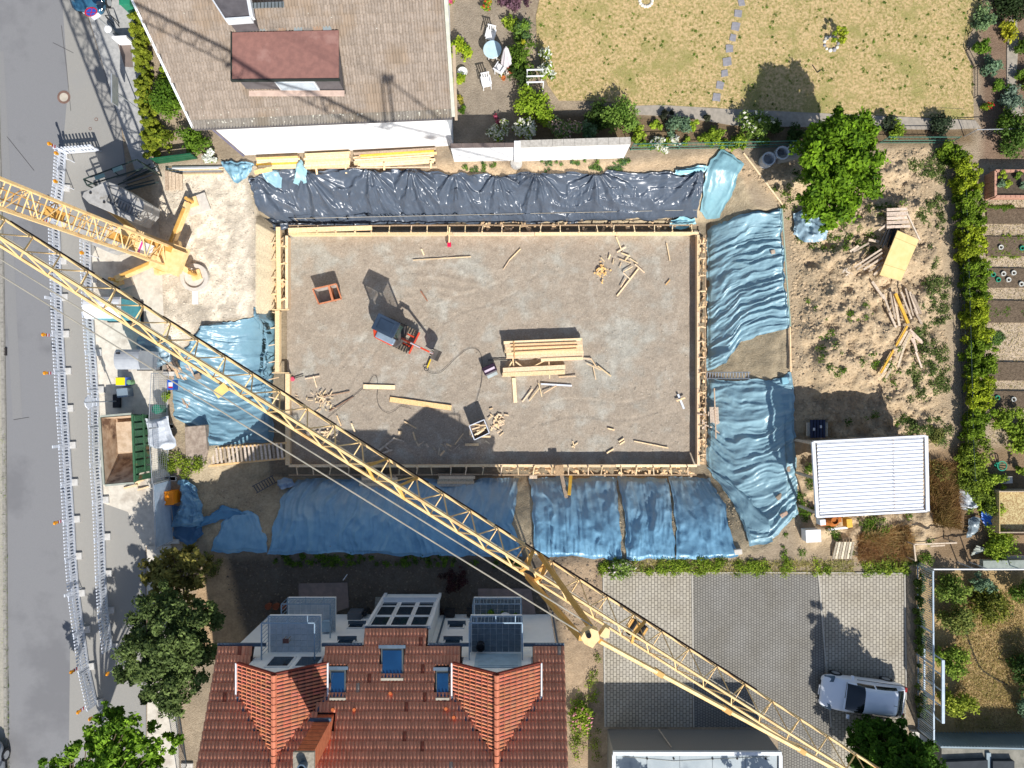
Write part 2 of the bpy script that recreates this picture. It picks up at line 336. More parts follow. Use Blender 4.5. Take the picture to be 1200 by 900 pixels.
k = sst(.45, .72, a * .6 + b * .4)[..., None]; cc = cc * (1 - k) + np.array(S(178, 174, 163)) * k
k = sst(.60, .8, b)[..., None]; cc = cc * (1 - k * .35) + np.array(S(205, 200, 188)) * k * .35
cc *= (.80 + .4 * fbm(BX * 12, BY * 12, 3))[..., None] * (.88 + .24 * fbm(BX * 2.2 + 11, BY * 2.2, 4))[..., None]
np_mesh('gravel_bed', np.stack([BX, BY, BZZ], -1).reshape(-1, 3), BF, M('gravel', (1, 1, 1), (.76, .75, .73), rough=.95, scale=14, bump=.8, bscale=38, attr=True, spec=.1, bdist=.03), cc.reshape(-1, 3), kind='structure')
def bedz(x, y): return BZ
def B(px, py, dz=0.0): return P(px, py, BZ) + Vector((0, 0, dz))
# loose clods and stones on the spoil heaps and in the bare soil
def clods(name, poly, n, s0, s1, mat, c, zf=hz):
    q = PP(poly); xs = [p[0] for p in q]; ys = [p[1] for p in q]
    X = rng.uniform(min(xs), max(xs), n * 3); Y = rng.uniform(min(ys), max(ys), n * 3); k = inside(X, Y, q); X = X[k][:n]; Y = Y[k][:n]; n = len(X)
    Z = zf(X, Y); s = (s0 + (s1 - s0) * rng.random(n) ** 3)[:, None]
    base = np.array([(1, 0, 0), (0, 1, 0), (-1, 0, 0), (0, -1, 0), (0, 0, .7), (0, 0, -.7)])
    V = base[None] * s[..., None] * rng.uniform(.6, 1.3, (n, 6, 1)); an = rng.random(n) * 6.28; ca, sa = np.cos(an)[:, None], np.sin(an)[:, None]
    x = V[..., 0] * ca - V[..., 1] * sa; y = V[..., 0] * sa + V[..., 1] * ca; V = np.stack([x + X[:, None], y + Y[:, None], V[..., 2] + Z[:, None] + s * .2], -1)
    f = np.array([(0, 1, 4), (1, 2, 4), (2, 3, 4), (3, 0, 4)]); Fc = (f[None] + (np.arange(n) * 6)[:, None, None]).reshape(-1, 3)
    cl = np.repeat(np.array(c)[None] * rng.uniform(.7, 1.25, (n, 1)), 4, axis=0)
    return np_mesh(name, V.reshape(-1, 3), Fc, mat, cl, smooth=False, kind='stuff')
cm = M('clod', (1, 1, 1), (.85, .83, .8), rough=.95, attr=True, spec=.1)
o = clods('soil_clods', [(870, 200), (1095, 170), (1110, 400), (1115, 520), (1000, 520), (930, 520), (925, 250)], 9000, .02, .11, cm, S(190, 168, 138)); tag(o, 'loose pale brown clods and stones on the spoil heaps', 'clods')
o = clods('gravel_stones', [(300, 555), (230, 580), (330, 640), (600, 560), (600, 650), (920, 560), (940, 620), (300, 650)], 2500, .02, .07, cm, S(180, 165, 140)); tag(o, 'small stones lying on the bare bank south of the pit', 'stones')
o = clods('rubble', [(180, 205), (300, 200), (300, 375), (220, 385), (190, 420)], 2500, .015, .055, cm, S(216, 204, 184)); tag(o, 'small rubble scattered over the pale sandy yard by the crane', 'rubble')
o = clods('garden_clods', [(255, 655), (700, 655), (700, 750), (290, 750)], 3000, .02, .08, cm, S(124, 112, 98)); tag(o, 'dark soil crumbs in the garden north of the red-tiled house', 'soil')
o = clods('path_grit', [(1150, 190), (1200, 190), (1200, 520), (1160, 520)], 2500, .015, .05, cm, S(186, 166, 138)); tag(o, 'pale grit between the allotment beds', 'grit')
o = clods('bed_pebbles', BED, 4500, .012, .035, cm, S(196, 188, 172), lambda x, y: np.full(x.shape, BZ)); tag(o, 'pale pebbles strewn over the grey gravel bed of the pit', 'pebbles')
# ================================================================ TARPAULINS
def rs(pts, n):
    p = np.array([(a[0], a[1], a[2] if len(a) > 2 else np.nan) for a in pts], float); d = np.r_[0, np.cumsum(np.hypot(*np.diff(p[:, :2], axis=0).T))]; d /= d[-1]
    u = np.linspace(0, 1, n); return np.stack([np.interp(u, d, p[:, i]) for i in range(3)], -1)
def Gw(E):
    """pixel polylines with known or ground height -> world XY"""
    out = []
    for a, b, z in E:
        if np.isnan(z): g = G(a, b); out.append((g.x, g.y))
        else: p = P(a, b, z); out.append((p.x, p.y))
    return np.array(out)
def coons(top, bot, left, right, nu, nv):
    T, Bm, Lf, Rt = Gw(rs(top, nu)), Gw(rs(bot, nu)), Gw(rs(left, nv)), Gw(rs(right, nv))
    u = np.linspace(0, 1, nu)[None, :, None]; v = np.linspace(0, 1, nv)[:, None, None]
    return (1 - v) * T[None] + v * Bm[None] + (1 - u) * Lf[:, None] + u * Rt[:, None] - ((1 - u) * (1 - v) * T[0] + u * (1 - v) * T[-1] + (1 - u) * v * Bm[0] + u * v * Bm[-1])
def ridged(x, y): return 1 - np.abs(2 * vnoise(x, y) - 1)
def stretch(s, t_, f, asp, seed=0, wp=.5):
    w1 = fbm(s * .7 + seed, t_ * .7 + seed, 3) * wp * 4
    a = ridged(s * f * asp + seed, t_ * f + w1) ** 3; b = ridged(s * f * 2.1 * asp + 9 + seed, t_ * f * 2.3 + w1 * 1.7) ** 3; c = ridged(s * f * 4 * asp + 19 + seed, t_ * f * 4.6 + w1 * 2.6) ** 3
    return a + .5 * b + .25 * c
def tarp(name, label, top, bot, left, right, mat, step=.055, mode='v', A=.10, f=1.4, asp=.22, pegs=None, seed=0, lift=.05, dirt=None, base=(1, 1, 1), cat='tarpaulin', group=None, edge=.0, billow=.12):
    tw, lw = Gw(rs(top, 12)), Gw(rs(left, 12)); Lu = np.hypot(*np.diff(tw, axis=0).T).sum(); bw = Gw(rs(bot, 12)); Lu = max(Lu, np.hypot(*np.diff(bw, axis=0).T).sum()); Lv = np.hypot(*np.diff(lw, axis=0).T).sum(); rw = Gw(rs(right, 12)); Lv = max(Lv, np.hypot(*np.diff(rw, axis=0).T).sum())
    nu, nv = max(8, int(Lu / step)), max(8, int(Lv / step)); XY = coons(top, bot, left, right, nu, nv)
    U, V = np.meshgrid(np.linspace(0, 1, nu), np.linspace(0, 1, nv)); s = U * Lu; t_ = V * Lv
    if mode == 'v': d = stretch(t_, s, f, asp, seed)
    elif mode == 'h': d = stretch(s, t_, f, asp, seed)
    elif mode == 'd': d = stretch(s * .8 - t_ * .5, t_ * .8 + s * .5, f, asp, seed)
    elif mode == 'c': d = ridged(s * f + seed, t_ * f + fbm(s, t_, 3) * 3) ** 2 + .6 * ridged(s * f * 2.3, t_ * f * 2.3 + seed) ** 2 + stretch(s, t_, f, .5, seed)
    elif mode == 'p':
        d = np.zeros_like(s); best = np.full_like(s, 1e9); dd = np.zeros_like(s)
        for k, pu in enumerate(pegs):
            dx = (U - pu) * Lu; r = np.hypot(dx, t_ + .06); th = np.arctan2(dx, t_ + .06); n_ = 9 + (k * 5) % 4
            fd = (.5 + .5 * np.sin(th * n_ + k * 1.7 + 1.8 * fbm(r * 1.3 + k, th * 2, 3) * 2)) ** 1.6 + .5 * ridged(th * 7 + k * 3, r * .9) ** 2
            amp = (1 - np.exp(-r / .35)) * np.exp(-(r / 2.6) ** 2) * (.35 + .65 * np.cos(np.clip(th, -1.5, 1.5)) ** .5 + .4 * np.abs(th) / 1.5)
            m = r < best; dd = np.where(m, fd * amp, dd); sec = np.where(m, best, r); best = np.minimum(best, r)
        q = np.interp(U[0], sorted(pegs), np.arange(len(pegs))) % 1; hang = (4 * q * (1 - q))[None, :]
        d = dd * 1.1 + .45 * ridged(s * .8 + 3, t_ * 2.2 - 1.3 * hang + seed) ** 3 + .35 * stretch(t_, s, 2.2, .5, seed) * (V > .3)
        d = d - .7 * hang * np.exp(-(V - .35) ** 2 / .08)
    Z = hz(XY[..., 0], XY[..., 1]) + lift + A * d + billow * (fbm(s * .5 + seed, t_ * .5 + 3, 3) - .4)
    Z = np.maximum(Z, hz(XY[..., 0], XY[..., 1]) + .045)
    em = np.minimum(np.minimum(U, 1 - U) * Lu, np.minimum(V, 1 - V) * Lv); Z = np.where(em < .12, hz(XY[..., 0], XY[..., 1]) + lift * .6 + (A * d) * .6, Z)
    # uneven hem
    jx = (fbm(s * 1.6 + seed, t_ * 1.6, 3) - .5) * .30; jy = (fbm(s * 1.6 + 50 + seed, t_ * 1.6, 3) - .5) * .30; jm = np.exp(-em / .35)
    X = XY[..., 0] + jx * jm; Y = XY[..., 1] + jy * jm
    Cc = np.ones(X.shape + (3,)) * np.array(base); Cc *= (.92 + .16 * fbm(s * .9 + seed, t_ * .9, 3))[..., None]
    if dirt:
        m = dirt[0](U, V); m = np.clip(m * (.5 + .5 * sst(.3, .8, fbm(s * 3 + seed, t_ * .8, 4))), 0, 1)[..., None]; Cc = Cc * (1 - m) + np.array(dirt[1]) * m
    i = np.arange(X.size).reshape(X.shape); Fq = np.stack([i[:-1, :-1], i[1:, :-1], i[1:, 1:], i[:-1, 1:]], -1).reshape(-1, 4)
    loc = (float(X.mean()), float(Y.mean()), float(Z.min()))
    return np_mesh(name, np.stack([X, Y, Z], -1).reshape(-1, 3), Fq, mat, Cc.reshape(-1, 3), at=loc, label=label, cat=cat, group=group)
black = M('black_foil', (1, 1, 1), (.9, .9, .9), rough=.31, attr=True, spec=.7, bump=.12, bscale=6, bdist=.04)
blue = M('blue_tarp', (1, 1, 1), (.88, .9, .92), rough=.36, attr=True, spec=.6, bump=.35, bscale=9, bdist=.03)
BK = S(80, 90, 104); BL = S(140, 174, 186); BD = S(124, 172, 200); BR = S(168, 160, 142)
gS = 'blue tarpaulins covering the pit banks'
tarp('tarpaulin', 'long glossy black foil sheet over the north bank of the pit', [(291, 209), (330, 198), (357, 203), (420, 195), (445, 201), (480, 200), (560, 206), (600, 206), (650, 202), (690, 204), (762, 202), (800, 206), (827, 198)],
     [(319, 269, -2.3), (345, 265, -2.3), (392, 268, -2.3), (425, 262, -2.3), (520, 262, -2.3), (700, 260, -2.3), (816, 257, -2.3)], [(291, 209), (300, 240), (319, 269, -2.3)], [(827, 198), (821, 230), (816, 257, -2.3)],
     black, mode='p', pegs=[.02, .13, .27, .36, .455, .545, .63, .76, .985], A=.26, base=BK, lift=.10, step=.045, billow=.25)
tarp('tarpaulin', 'pale turquoise tarpaulin draped over the north-east corner of the pit', [(845, 177), (858, 181), (870, 193)], [(818, 248), (828, 258), (842, 256)], [(845, 177), (828, 198), (818, 248)], [(870, 193), (858, 226), (842, 256)], blue, mode='v', A=.14, f=1.3, base=S(130, 172, 182), seed=5, group=gS, lift=.16)
tarp('tarpaulin', 'narrow turquoise tarpaulin strip at the right end of the black foil', [(790, 198), (810, 196), (829, 195)], [(790, 205), (810, 205), (824, 203)], [(790, 198), (790, 205)], [(829, 195), (824, 203)], blue, mode='h', A=.04, base=S(140, 190, 202), seed=8, group=gS, lift=.26)
tarp('tarpaulin', 'crumpled turquoise tarpaulin scrap beside the north-east formwork corner', [(787, 256, -1.9), (800, 254, -1.9), (815, 256, -1.9)], [(785, 264, -2), (800, 268, -2), (818, 262, -2)], [(787, 256, -1.9), (785, 264, -2)], [(815, 256, -1.9), (818, 262, -2)], blue, mode='c', A=.08, base=S(140, 190, 202), seed=9, group=gS, lift=.35)
tarp('tarpaulin', 'wrinkled blue tarpaulin on the east bank above the ladder', [(829, 268, -2.3), (850, 259), (880, 249), (914, 246)], [(829, 436, -2.4), (850, 425), (868, 402), (890, 392), (925, 386)], [(829, 268, -2.3), (828, 350, -2.4), (829, 436, -2.4)], [(914, 246), (918, 320), (925, 386)],
     blue, mode='h', A=.15, f=2.2, asp=.13, base=BL, seed=11, group=gS, lift=.06, billow=.3, step=.045)
tarp('tarpaulin', 'wrinkled blue tarpaulin on the east bank below the ladder', [(829, 446, -2.4), (870, 445), (905, 444), (926, 438)], [(866, 600), (880, 638), (905, 630), (934, 602)], [(829, 446, -2.4), (828, 545, -2.4), (866, 600)], [(926, 438), (931, 500), (934, 602)],
     blue, mode='h', A=.15, f=2.2, asp=.13, base=BL, seed=23, group=gS, lift=.06, billow=.3, step=.045)
tarp('tarpaulin', 'blue tarpaulin fanning down the south-east corner of the pit', [(829, 548, -2.4), (850, 556), (880, 585), (900, 605)], [(848, 575), (865, 600), (878, 640), (905, 634)], [(829, 548, -2.4), (838, 562), (848, 575)], [(900, 605), (905, 634)], blue, mode='h', A=.10, f=2, asp=.1, base=BL, seed=31, group=gS, lift=.15)
dS = (lambda U, V: 1.0 * (1 - sst(.0, .75, V)) * .55, BR)
tarp('tarpaulin', 'blue tarpaulin on the south bank, widest sheet, under the crane jib', [(347, 561, -2.4), (400, 559, -2.45), (500, 561, -2.45), (607, 560, -2.45)], [(313, 649), (400, 648), (500, 651), (613, 653)], [(347, 561, -2.4), (330, 585), (322, 620), (313, 649)], [(607, 560, -2.45), (604, 590), (600, 612), (613, 653)],
     blue, mode='v', A=.16, f=1.8, asp=.16, base=BD, seed=41, group=gS, dirt=dS, billow=.25, step=.05)
tarp('tarpaulin', 'blue tarpaulin on the south bank just right of the bare gravel gap', [(620, 559, -2.45), (670, 559, -2.45), (721, 559, -2.45)], [(627, 651), (680, 653), (729, 655)], [(620, 559, -2.45), (624, 600), (627, 651)], [(721, 559, -2.45), (726, 600), (729, 655)], blue, mode='v', A=.17, f=2.0, asp=.12, billow=.2, base=BD, seed=47, group=gS, dirt=dS)
tarp('tarpaulin', 'blue tarpaulin on the south bank, second sheet from the right end', [(724, 559, -2.45), (750, 559, -2.45), (783, 559, -2.45)], [(733, 655), (760, 655), (792, 655)], [(724, 559, -2.45), (731, 600), (733, 655)], [(783, 559, -2.45), (787, 600), (792, 655)], blue, mode='v', A=.17, f=2.2, asp=.12, billow=.2, base=BD, seed=53, group=gS, dirt=dS)
tarp('tarpaulin', 'blue tarpaulin at the right end of the south bank', [(784, 559, -2.45), (800, 559, -2.45), (830, 560, -2.4)], [(793, 655), (830, 655), (863, 652)], [(784, 559, -2.45), (793, 610), (793, 655)], [(830, 560, -2.4), (850, 592), (863, 652)], blue, mode='v', A=.13, f=1.5, asp=.15, base=BD, seed=59, group=gS, dirt=dS)
tarp('tarpaulin', 'rounded blue tarpaulin piece at the south-west corner of the pit', [(262, 612), (275, 600), (290, 598), (303, 604)], [(246, 646), (280, 647), (313, 648)], [(262, 612), (252, 630), (246, 646)], [(303, 604), (312, 625), (313, 648)], blue, mode='v', A=.05, f=1.0, base=BD, seed=61, group=gS)
tarp('tarpaulin', 'folded blue tarpaulin lying across the south-west ramp', [(240, 606), (262, 592), (285, 598)], [(232, 618), (262, 608), (290, 600)], [(240, 606), (232, 618)], [(285, 598), (290, 600)], blue, mode='h', A=.10, f=2.5, base=S(84, 140, 175), seed=63, group=gS, lift=.12)
tarp('tarpaulin', 'crumpled pale blue tarpaulin beside the orange box', [(212, 562), (222, 560), (232, 570)], [(202, 616), (222, 618), (243, 612)], [(212, 562), (214, 590), (202, 616)], [(232, 570), (238, 592), (243, 612)], blue, mode='c', A=.16, f=2, base=S(120, 165, 190), seed=67, group=gS, lift=.1)
tarp('tarpaulin', 'dark blue tarpaulin corner behind the orange box', [(202, 590), (215, 592), (228, 600)], [(203, 628), (222, 640), (240, 625)], [(202, 590), (203, 628)], [(228, 600), (240, 625)], blue, mode='d', A=.08, base=S(60, 104, 140), seed=69, group=gS)
tarp('tarpaulin', 'large blue tarpaulin on the west bank under the crane jib', [(238, 380), (270, 377), (300, 371), (318, 364, -2.2)], [(206, 492), (225, 500), (245, 521), (280, 520), (320, 517, -2.4)], [(238, 380), (215, 410), (204, 440), (206, 492)], [(318, 364, -2.2), (319, 440, -2.4), (320, 517, -2.4)],
     blue, mode='h', A=.11, f=2.4, asp=.10, base=S(116, 152, 168), seed=71, group=gS, billow=.3, step=.05)
tarp('tarpaulin', 'small blue tarpaulin scrap left of the black foil end', [(258, 190), (280, 190), (300, 191)], [(268, 206), (280, 216), (296, 204)], [(258, 190), (268, 206)], [(300, 191), (296, 204)], blue, mode='c', A=.12, f=2.2, base=S(130, 172, 190), seed=73, group=gS, lift=.1)
tarp('tarpaulin', 'pale blue tarpaulin corner lying over the black foil end', [(306, 199), (322, 200), (334, 202)], [(316, 214), (325, 222), (332, 224)], [(306, 199), (316, 214)], [(334, 202), (332, 224)], blue, mode='d', A=.06, f=2.2, base=S(140, 178, 192), seed=74, group=gS, lift=.42)
tarp('tarpaulin', 'pale turquoise tarpaulin tail hanging from the timber stack onto the foil', [(350, 192), (356, 188), (362, 200)], [(345, 215), (352, 220), (360, 216)], [(350, 192), (345, 215)], [(362, 200), (360, 216)], blue, mode='d', A=.06, f=2.2, base=S(150, 190, 200), seed=75, group=gS, lift=.42)
tarp('tarpaulin', 'crumpled grey-blue tarpaulin heap beside the portable toilets', [(163, 394), (180, 390), (200, 402)], [(166, 426), (185, 432), (204, 424)], [(163, 394), (160, 410), (166, 426)], [(200, 402), (208, 412), (204, 424)], blue, mode='c', A=.22, f=2, base=S(150, 172, 182), seed=77, lift=.1, group='crumpled tarpaulin heaps')
tarp('tarpaulin', 'crumpled pale tarpaulin heap beside the big green tree', [(930, 250), (945, 246), (966, 262)], [(926, 276), (942, 286), (968, 280)], [(930, 250), (926, 276)], [(966, 262), (968, 280)], blue, mode='c', A=.25, f=2, base=S(150, 175, 188), seed=79, lift=.1, group='crumpled tarpaulin heaps')
tarp('tarpaulin', 'crumpled white and blue plastic bundle at the foot of the ladder in the pit', [(325, 563, -2.2), (335, 560, -2.2), (345, 562, -2.2)], [(325, 570, -2), (335, 574, -2), (347, 568, -2)], [(325, 563, -2.2), (325, 570, -2)], [(345, 562, -2.2), (347, 568, -2)], blue, mode='c', A=.2, f=3, base=S(150, 170, 190), seed=81, lift=.2, group='crumpled tarpaulin heaps')
silver = M('silver_sheet', S(205, 210, 216), S(190, 196, 204), rough=.35, spec=.6, bump=.2, bscale=8)
tarp('plastic_sheet', 'white shiny plastic sheet spread over the fence beside the skip', [(179, 491), (195, 488), (202, 487)], [(183, 522), (198, 528), (214, 521)], [(179, 491), (183, 522)], [(202, 487), (208, 510), (214, 521)], silver, mode='d', A=.10, f=1.1, asp=.3, seed=83, lift=.9, cat='sheet')

# ================================================================ FORMWORK
wood = M('new_wood', S(242, 218, 182), S(228, 198, 156), rough=.8, scale=12, attr=True, bump=.3, bscale=50, spec=.2)
wood['attr'] = 1
oldw = M('old_wood', S(204, 190, 172), S(172, 158, 140), rough=.9, scale=14, attr=True, bump=.4, bscale=60, spec=.1)
oldw['attr'] = 1
yelw = M('formwork_yellow', S(236, 186, 76), S(220, 168, 60), rough=.6, scale=8, spec=.3)
ZT = -1.78
def fwood(): k = random.uniform(.8, 1.15); return (k, k * random.uniform(.95, 1.02), k * random.uniform(.88, 1.05))
def formwork(label, a, b, out, boards, ties, rail):
    A = P(*a, ZT); Bp = P(*b, ZT); t_ = thing('timber_formwork', label, 'formwork', ((A.x + Bp.x) / 2, (A.y + Bp.y) / 2, PIT)); d = (Bp - A); n = max(1, int(d.length / 4.0)); o_ = Vector(out)
    for i in range(n):
        p, q = A + d * (i / n), A + d * ((i + 1) / n); j = o_ * random.uniform(-.015, .015); e = d.normalized() * .01
        MB().beam(p + j + e + Vector((0, 0, -.02)), q + j - e + Vector((0, 0, -.02)), .14, .05, fwood()).build('board', wood, t_, world=True)
        MB().beam(p + o_ * .0 + e + Vector((0, 0, -.36)), q - e + Vector((0, 0, -.36)), .03, .62, fwood()).build('panel', wood, t_, world=True)
    if rail:
        r0, r1 = A + o_ * rail + Vector((0, 0, -.05)), Bp + o_ * rail + Vector((0, 0, -.05)); m_ = max(1, int(d.length / 5))
        for i in range(m_):
            MB().beam(r0 + (r1 - r0) * (i / m_), r0 + (r1 - r0) * ((i + 1) / m_) - d.normalized() * .02 + o_ * random.uniform(-.03, .03), .07, .05, (.75, .62, .5)).build('rail', oldw, t_, world=True)
    for i in range(ties):
        p = A + d * ((i + .5 + random.uniform(-.12, .12)) / ties); k = random.uniform(-.05, .05); dn = d.normalized()
        MB().beam(p + Vector((0, 0, .03)) + dn * k, p + o_ * (rail or .5) + Vector((0, 0, .0)) - dn * k, .05, .04, fwood()).build('strut', wood, t_, world=True)
        MB().beam(p + o_ * .09 + Vector((0, 0, -.7)), p + o_ * .09 + Vector((0, 0, .08 + random.random() * .12)), .05, .05, fwood()).build('stake', wood, t_, world=True)
    return t_
formwork('long timber formwork along the north edge of the gravel bed', (338, 274), (819, 273), (0, 1, 0), 6, 22, .45)
formwork('timber formwork along the east edge of the gravel bed', (818.5, 275), (818.5, 545), (1, 0, 0), 3, 14, .40)
formwork('long timber formwork along the south edge of the gravel bed', (338, 546), (817, 546), (0, -1, 0), 6, 24, .50)
w_ = formwork('timber formwork along the west edge of the gravel bed', (336, 276), (336, 362), (-1, 0, 0), 1, 4, .5)
for a, b in [((326, 266), (327, 362)), ((325, 364), (325, 436)), ((337, 438), (337, 545))]:
    p, q = P(*a, ZT), P(*b, ZT); MB().beam(p, q, .24, .05, (1.02, .98, .9)).build('wide_board', wood, w_, world=True); MB().beam(p + Vector((0, 0, -.36)), q + Vector((0, 0, -.36)), .03, .6, fwood()).build('panel', wood, w_, world=True)
for y in (363, 437):
    p, q = P(319, y, ZT), P(339, y, ZT); MB().beam(p, q, .05, .08, (1, .95, .85)).build('crosspiece', wood, w_, world=True)
for i in range(12):
    y = 285 + i * 20; x = 323 if y < 360 else 321
    MB().beam(P(x - 6, y, -2.0), P(x + 6, y + random.uniform(-4, 4), -2.0), .05, .05, fwood()).build('strut', wood, w_, world=True)
o = thing('plank', 'wide pale plank lying on the struts at the west end of the north formwork', 'plank', P(385, 269, ZT + .08))
MB().beam(P(338, 270, ZT + .08), P(436, 267, ZT + .08), .26, .04, (1.05, 1, .92)).build('board', wood, o, world=True)
# timber batter rail and marker strings
def stick(label, pts, w_=.05, h_=.04, mat=None, c=None, name='timber_batten', cat='batten', group=None, zf=G, lift=.05):
    q = [zf(a, b) + Vector((0, 0, lift)) for a, b in pts]; m = MB()
    for a, b in zip(q[:-1], q[1:]): m.beam(a, b, w_, h_, c or fwood())
    return m.build(name, mat or wood, at=tuple(sum(q, Vector()) / len(q)), world=True, label=label, cat=cat, group=group)
stick('long white batten lying between the tarpaulin and the concrete rings', [(871, 180), (887, 201), (917, 241)], .07, .06, c=(1.1, 1.1, 1.1))
stick('thin white batten along the edge of the east tarpaulin above the ladder', [(914, 246), (919, 320), (924, 383)], .05, .05, c=(.4, .7, .9), lift=.28)
stick('pair of pale battens on the bare earth east of the ladder', [(924, 384), (925, 436)], .07, .06, c=(1.1, 1, .95), lift=.2)
stick('slim dark batten left of the metal shed', [(927, 546), (934, 562), (941, 585), (950, 594)], .04, .04, mat=oldw, c=(.4, .35, .3), lift=.1)
def post_line(label, pts, z=.9, r=.012):
    a, b = P(*pts[0], -1.5), P(*pts[1], -1.5); t_ = thing('marker_string', label, 'string', a)
    MB().tube(a, b, r, 4).build('cord', M('cord', S(200, 190, 170)), t_, world=True)
    for p in (a, b): MB().tube(Vector((p.x, p.y, float(hz(p.x, p.y)))), p, .02, 5).build('peg', oldw, t_, world=True)
post_line('taut marker string across the black foil on the north bank', [(345, 256), (816, 246)])
# ladders
def ladder(label, a, b, za, zb, wd, n, mat, cat='ladder', name='ladder', rail=.05, rung=.05):
    A, Bp = P(*a, za), P(*b, zb); d = (Bp - A); side = d.cross(Vector((0, 0, 1))).normalized() * wd / 2; t_ = thing(name, label, cat, (A + Bp) / 2)
    for s in (-1, 1): MB().beam(A + side * s, Bp + side * s, rail, rail * 1.4).build('rail', mat, t_, world=True)
    for i in range(n):
        p = A + d * ((i + .5) / n); MB().beam(p - side, p + side, rung, rung * .6).build('rung', mat, t_, world=True)
    return t_
alu = M('aluminium', S(200, 204, 206), S(180, 184, 188), rough=.35, metal=.7)
ladder('aluminium ladder lying down the east bank between two blue tarpaulins', (827, 440), (879, 440), -1.9, .12, .33, 15, alu)
ladder('grey ladder lying on the bare ramp at the south-west corner of the pit', (298, 574), (322, 561), -1.05, -2.1, .42, 8, M('old_alu', S(96, 96, 98), rough=.5, metal=.3))
# slatted timber walkway over the west trench
t_ = thing('timber_walkway', 'slatted timber walkway leading from the stone block to the formwork', 'walkway', P(290, 533, 0))
for a, b in (((234, 527), (336, 519)), ((234, 547), (334, 537))):
    MB().beam(P(*a, -.25), P(*b, -.9), .10, .14, (.95, .8, .6)).build('beam', wood, t_, world=True)
for i in range(19):
    k = (i + .6) / 19; x0 = 242 + 90 * k; zz = -.15 - .6 * k
    MB().beam(P(x0 - 1, 526 - 7 * k, zz), P(x0 + 1, 544 - 7 * k, zz), .11, .03, (1.2, 1.18, 1.2) if i % 4 else (.75, .72, .7)).build('slat', oldw, t_, world=True)
# debris in the trench between formwork and bank
for lab, (x0, x1, y0, y1), n in (('broken timber offcuts and concrete crumbs in the north trench', (560, 812, 258, 270), 70), ('broken timber offcuts and crumbs in the east trench', (821, 827, 280, 545), 110), ('broken timber offcuts and crumbs in the south trench', (585, 815, 548, 556), 80), ('timber offcuts in the west trench', (321, 333, 275, 362), 30)):
    m = MB()
    for i in range(n):
        p = P(random.uniform(x0, x1), random.uniform(y0, y1), -2.15); an = random.uniform(0, 3.14); l_ = random.uniform(.05, .35)
        v = Vector((math.cos(an), math.sin(an), random.uniform(-.3, .3))) * l_ / 2; k = random.uniform(.6, 1.2); m.beam(p - v, p + v, random.uniform(.04, .16), .04, (k, k * .92, k * .85))
    m.build('trench_debris', wood, label=lab, kind='stuff')
# ================================================================ CRANE
cy = M('crane_yellow', S(246, 212, 156), S(236, 198, 136), rough=.55, scale=5, spec=.35, bump=.1, bscale=40, c3=S(228, 180, 120), s3=1.3, t3=.62)
cyd = M('crane_ochre', S(214, 168, 92), S(200, 152, 78), rough=.55, spec=.3)
ZJ = 20.0
crane = thing('tower_crane', 'yellow self-erecting tower crane with long lattice jib over the pit', 'crane', P(186, 300, 0))
steel = M('steel_cable', S(205, 196, 178), rough=.5, metal=.3); dark = M('dark_rubber', S(30, 30, 32), rough=.8)
def part(m, n, mt=None, p=crane, **k): return m.build(n, mt or cy, p, world=True, **k)
# jib: two bottom chords and one top chord with panels of braces
Rl = lambda x: P(x, 255 + .6275 * x - (3.0 if 200 < x < 620 else 0) * math.sin(math.pi * (x - 200) / 420 if 200 < x < 620 else 0), ZJ)
a, b = P(-290, 255 - .6275 * 290, ZJ), P(1075, 255 + .6275 * 1075, ZJ)
jd = (b - a).normalized(); jn = Vector((jd.y, -jd.x, 0)).normalized()   # towards the lower left
JW, JH = .60, .60; LJ = (b - a).length; pan = .78; n = int(LJ / pan)
jpt = lambda s, o, z: a + jd * s + jn * o + Vector((0, 0, z - .25 * math.sin(math.pi * min(1, max(0, s / LJ)))))
sj = (P(640, 656, ZJ) - a).length
segs = [0, sj * .33, sj * .66, sj, sj + (LJ - sj) * .5, LJ]
for i in range(5):
    for o_, z_, nm in ((0, 0, 'jib_chord'), (JW, 0, 'jib_chord'), (JW / 2, JH, 'jib_top_chord')):
        m = MB(); ks = np.linspace(segs[i], segs[i + 1], 6)
        for k0, k1 in zip(ks[:-1], ks[1:]): m.tube(jpt(k0, o_, z_), jpt(k1, o_, z_), .042 if i < 3 else .034, 6)
        part(m, nm)
r_ = .017
for i in range(n):
    s0, s1 = i * pan, (i + 1) * pan; sm = (s0 + s1) / 2; rr_ = r_ if s0 < sj else r_ * .85
    part(MB().tube(jpt(s0, 0, 0), jpt(sm, JW / 2, JH), rr_, 5), 'jib_brace'); part(MB().tube(jpt(s1, 0, 0), jpt(sm, JW / 2, JH), rr_, 5), 'jib_brace')
    part(MB().tube(jpt(s0, JW, 0), jpt(sm, JW / 2, JH), rr_, 5), 'jib_brace'); part(MB().tube(jpt(s1, JW, 0), jpt(sm, JW / 2, JH), rr_, 5), 'jib_brace')
    part(MB().tube(jpt(s0, 0, 0), jpt(s0, JW, 0), rr_, 5), 'jib_brace')
part(MB().tube(jpt(0, JW / 2, .12), jpt(LJ, JW / 2, .12), .012, 4), 'trolley_rope', steel)
# power line clipped along the outer chord
bcm = M('brown_cable', S(60, 40, 34), rough=.7)
for i in range(26):
    s = sj * (i + .3) / 26; part(MB().tube(jpt(s, -.045, .03), jpt(s + random.uniform(.4, 1.1), -.045, .03), .016, 5), 'power_cable', bcm)
for i in range(10):
    s = sj + (LJ - sj) * .55 * (i + .3) / 10; part(MB().tube(jpt(s, -.045, .03), jpt(s + .6, -.045, .03), .02, 5), 'power_cable', bcm)
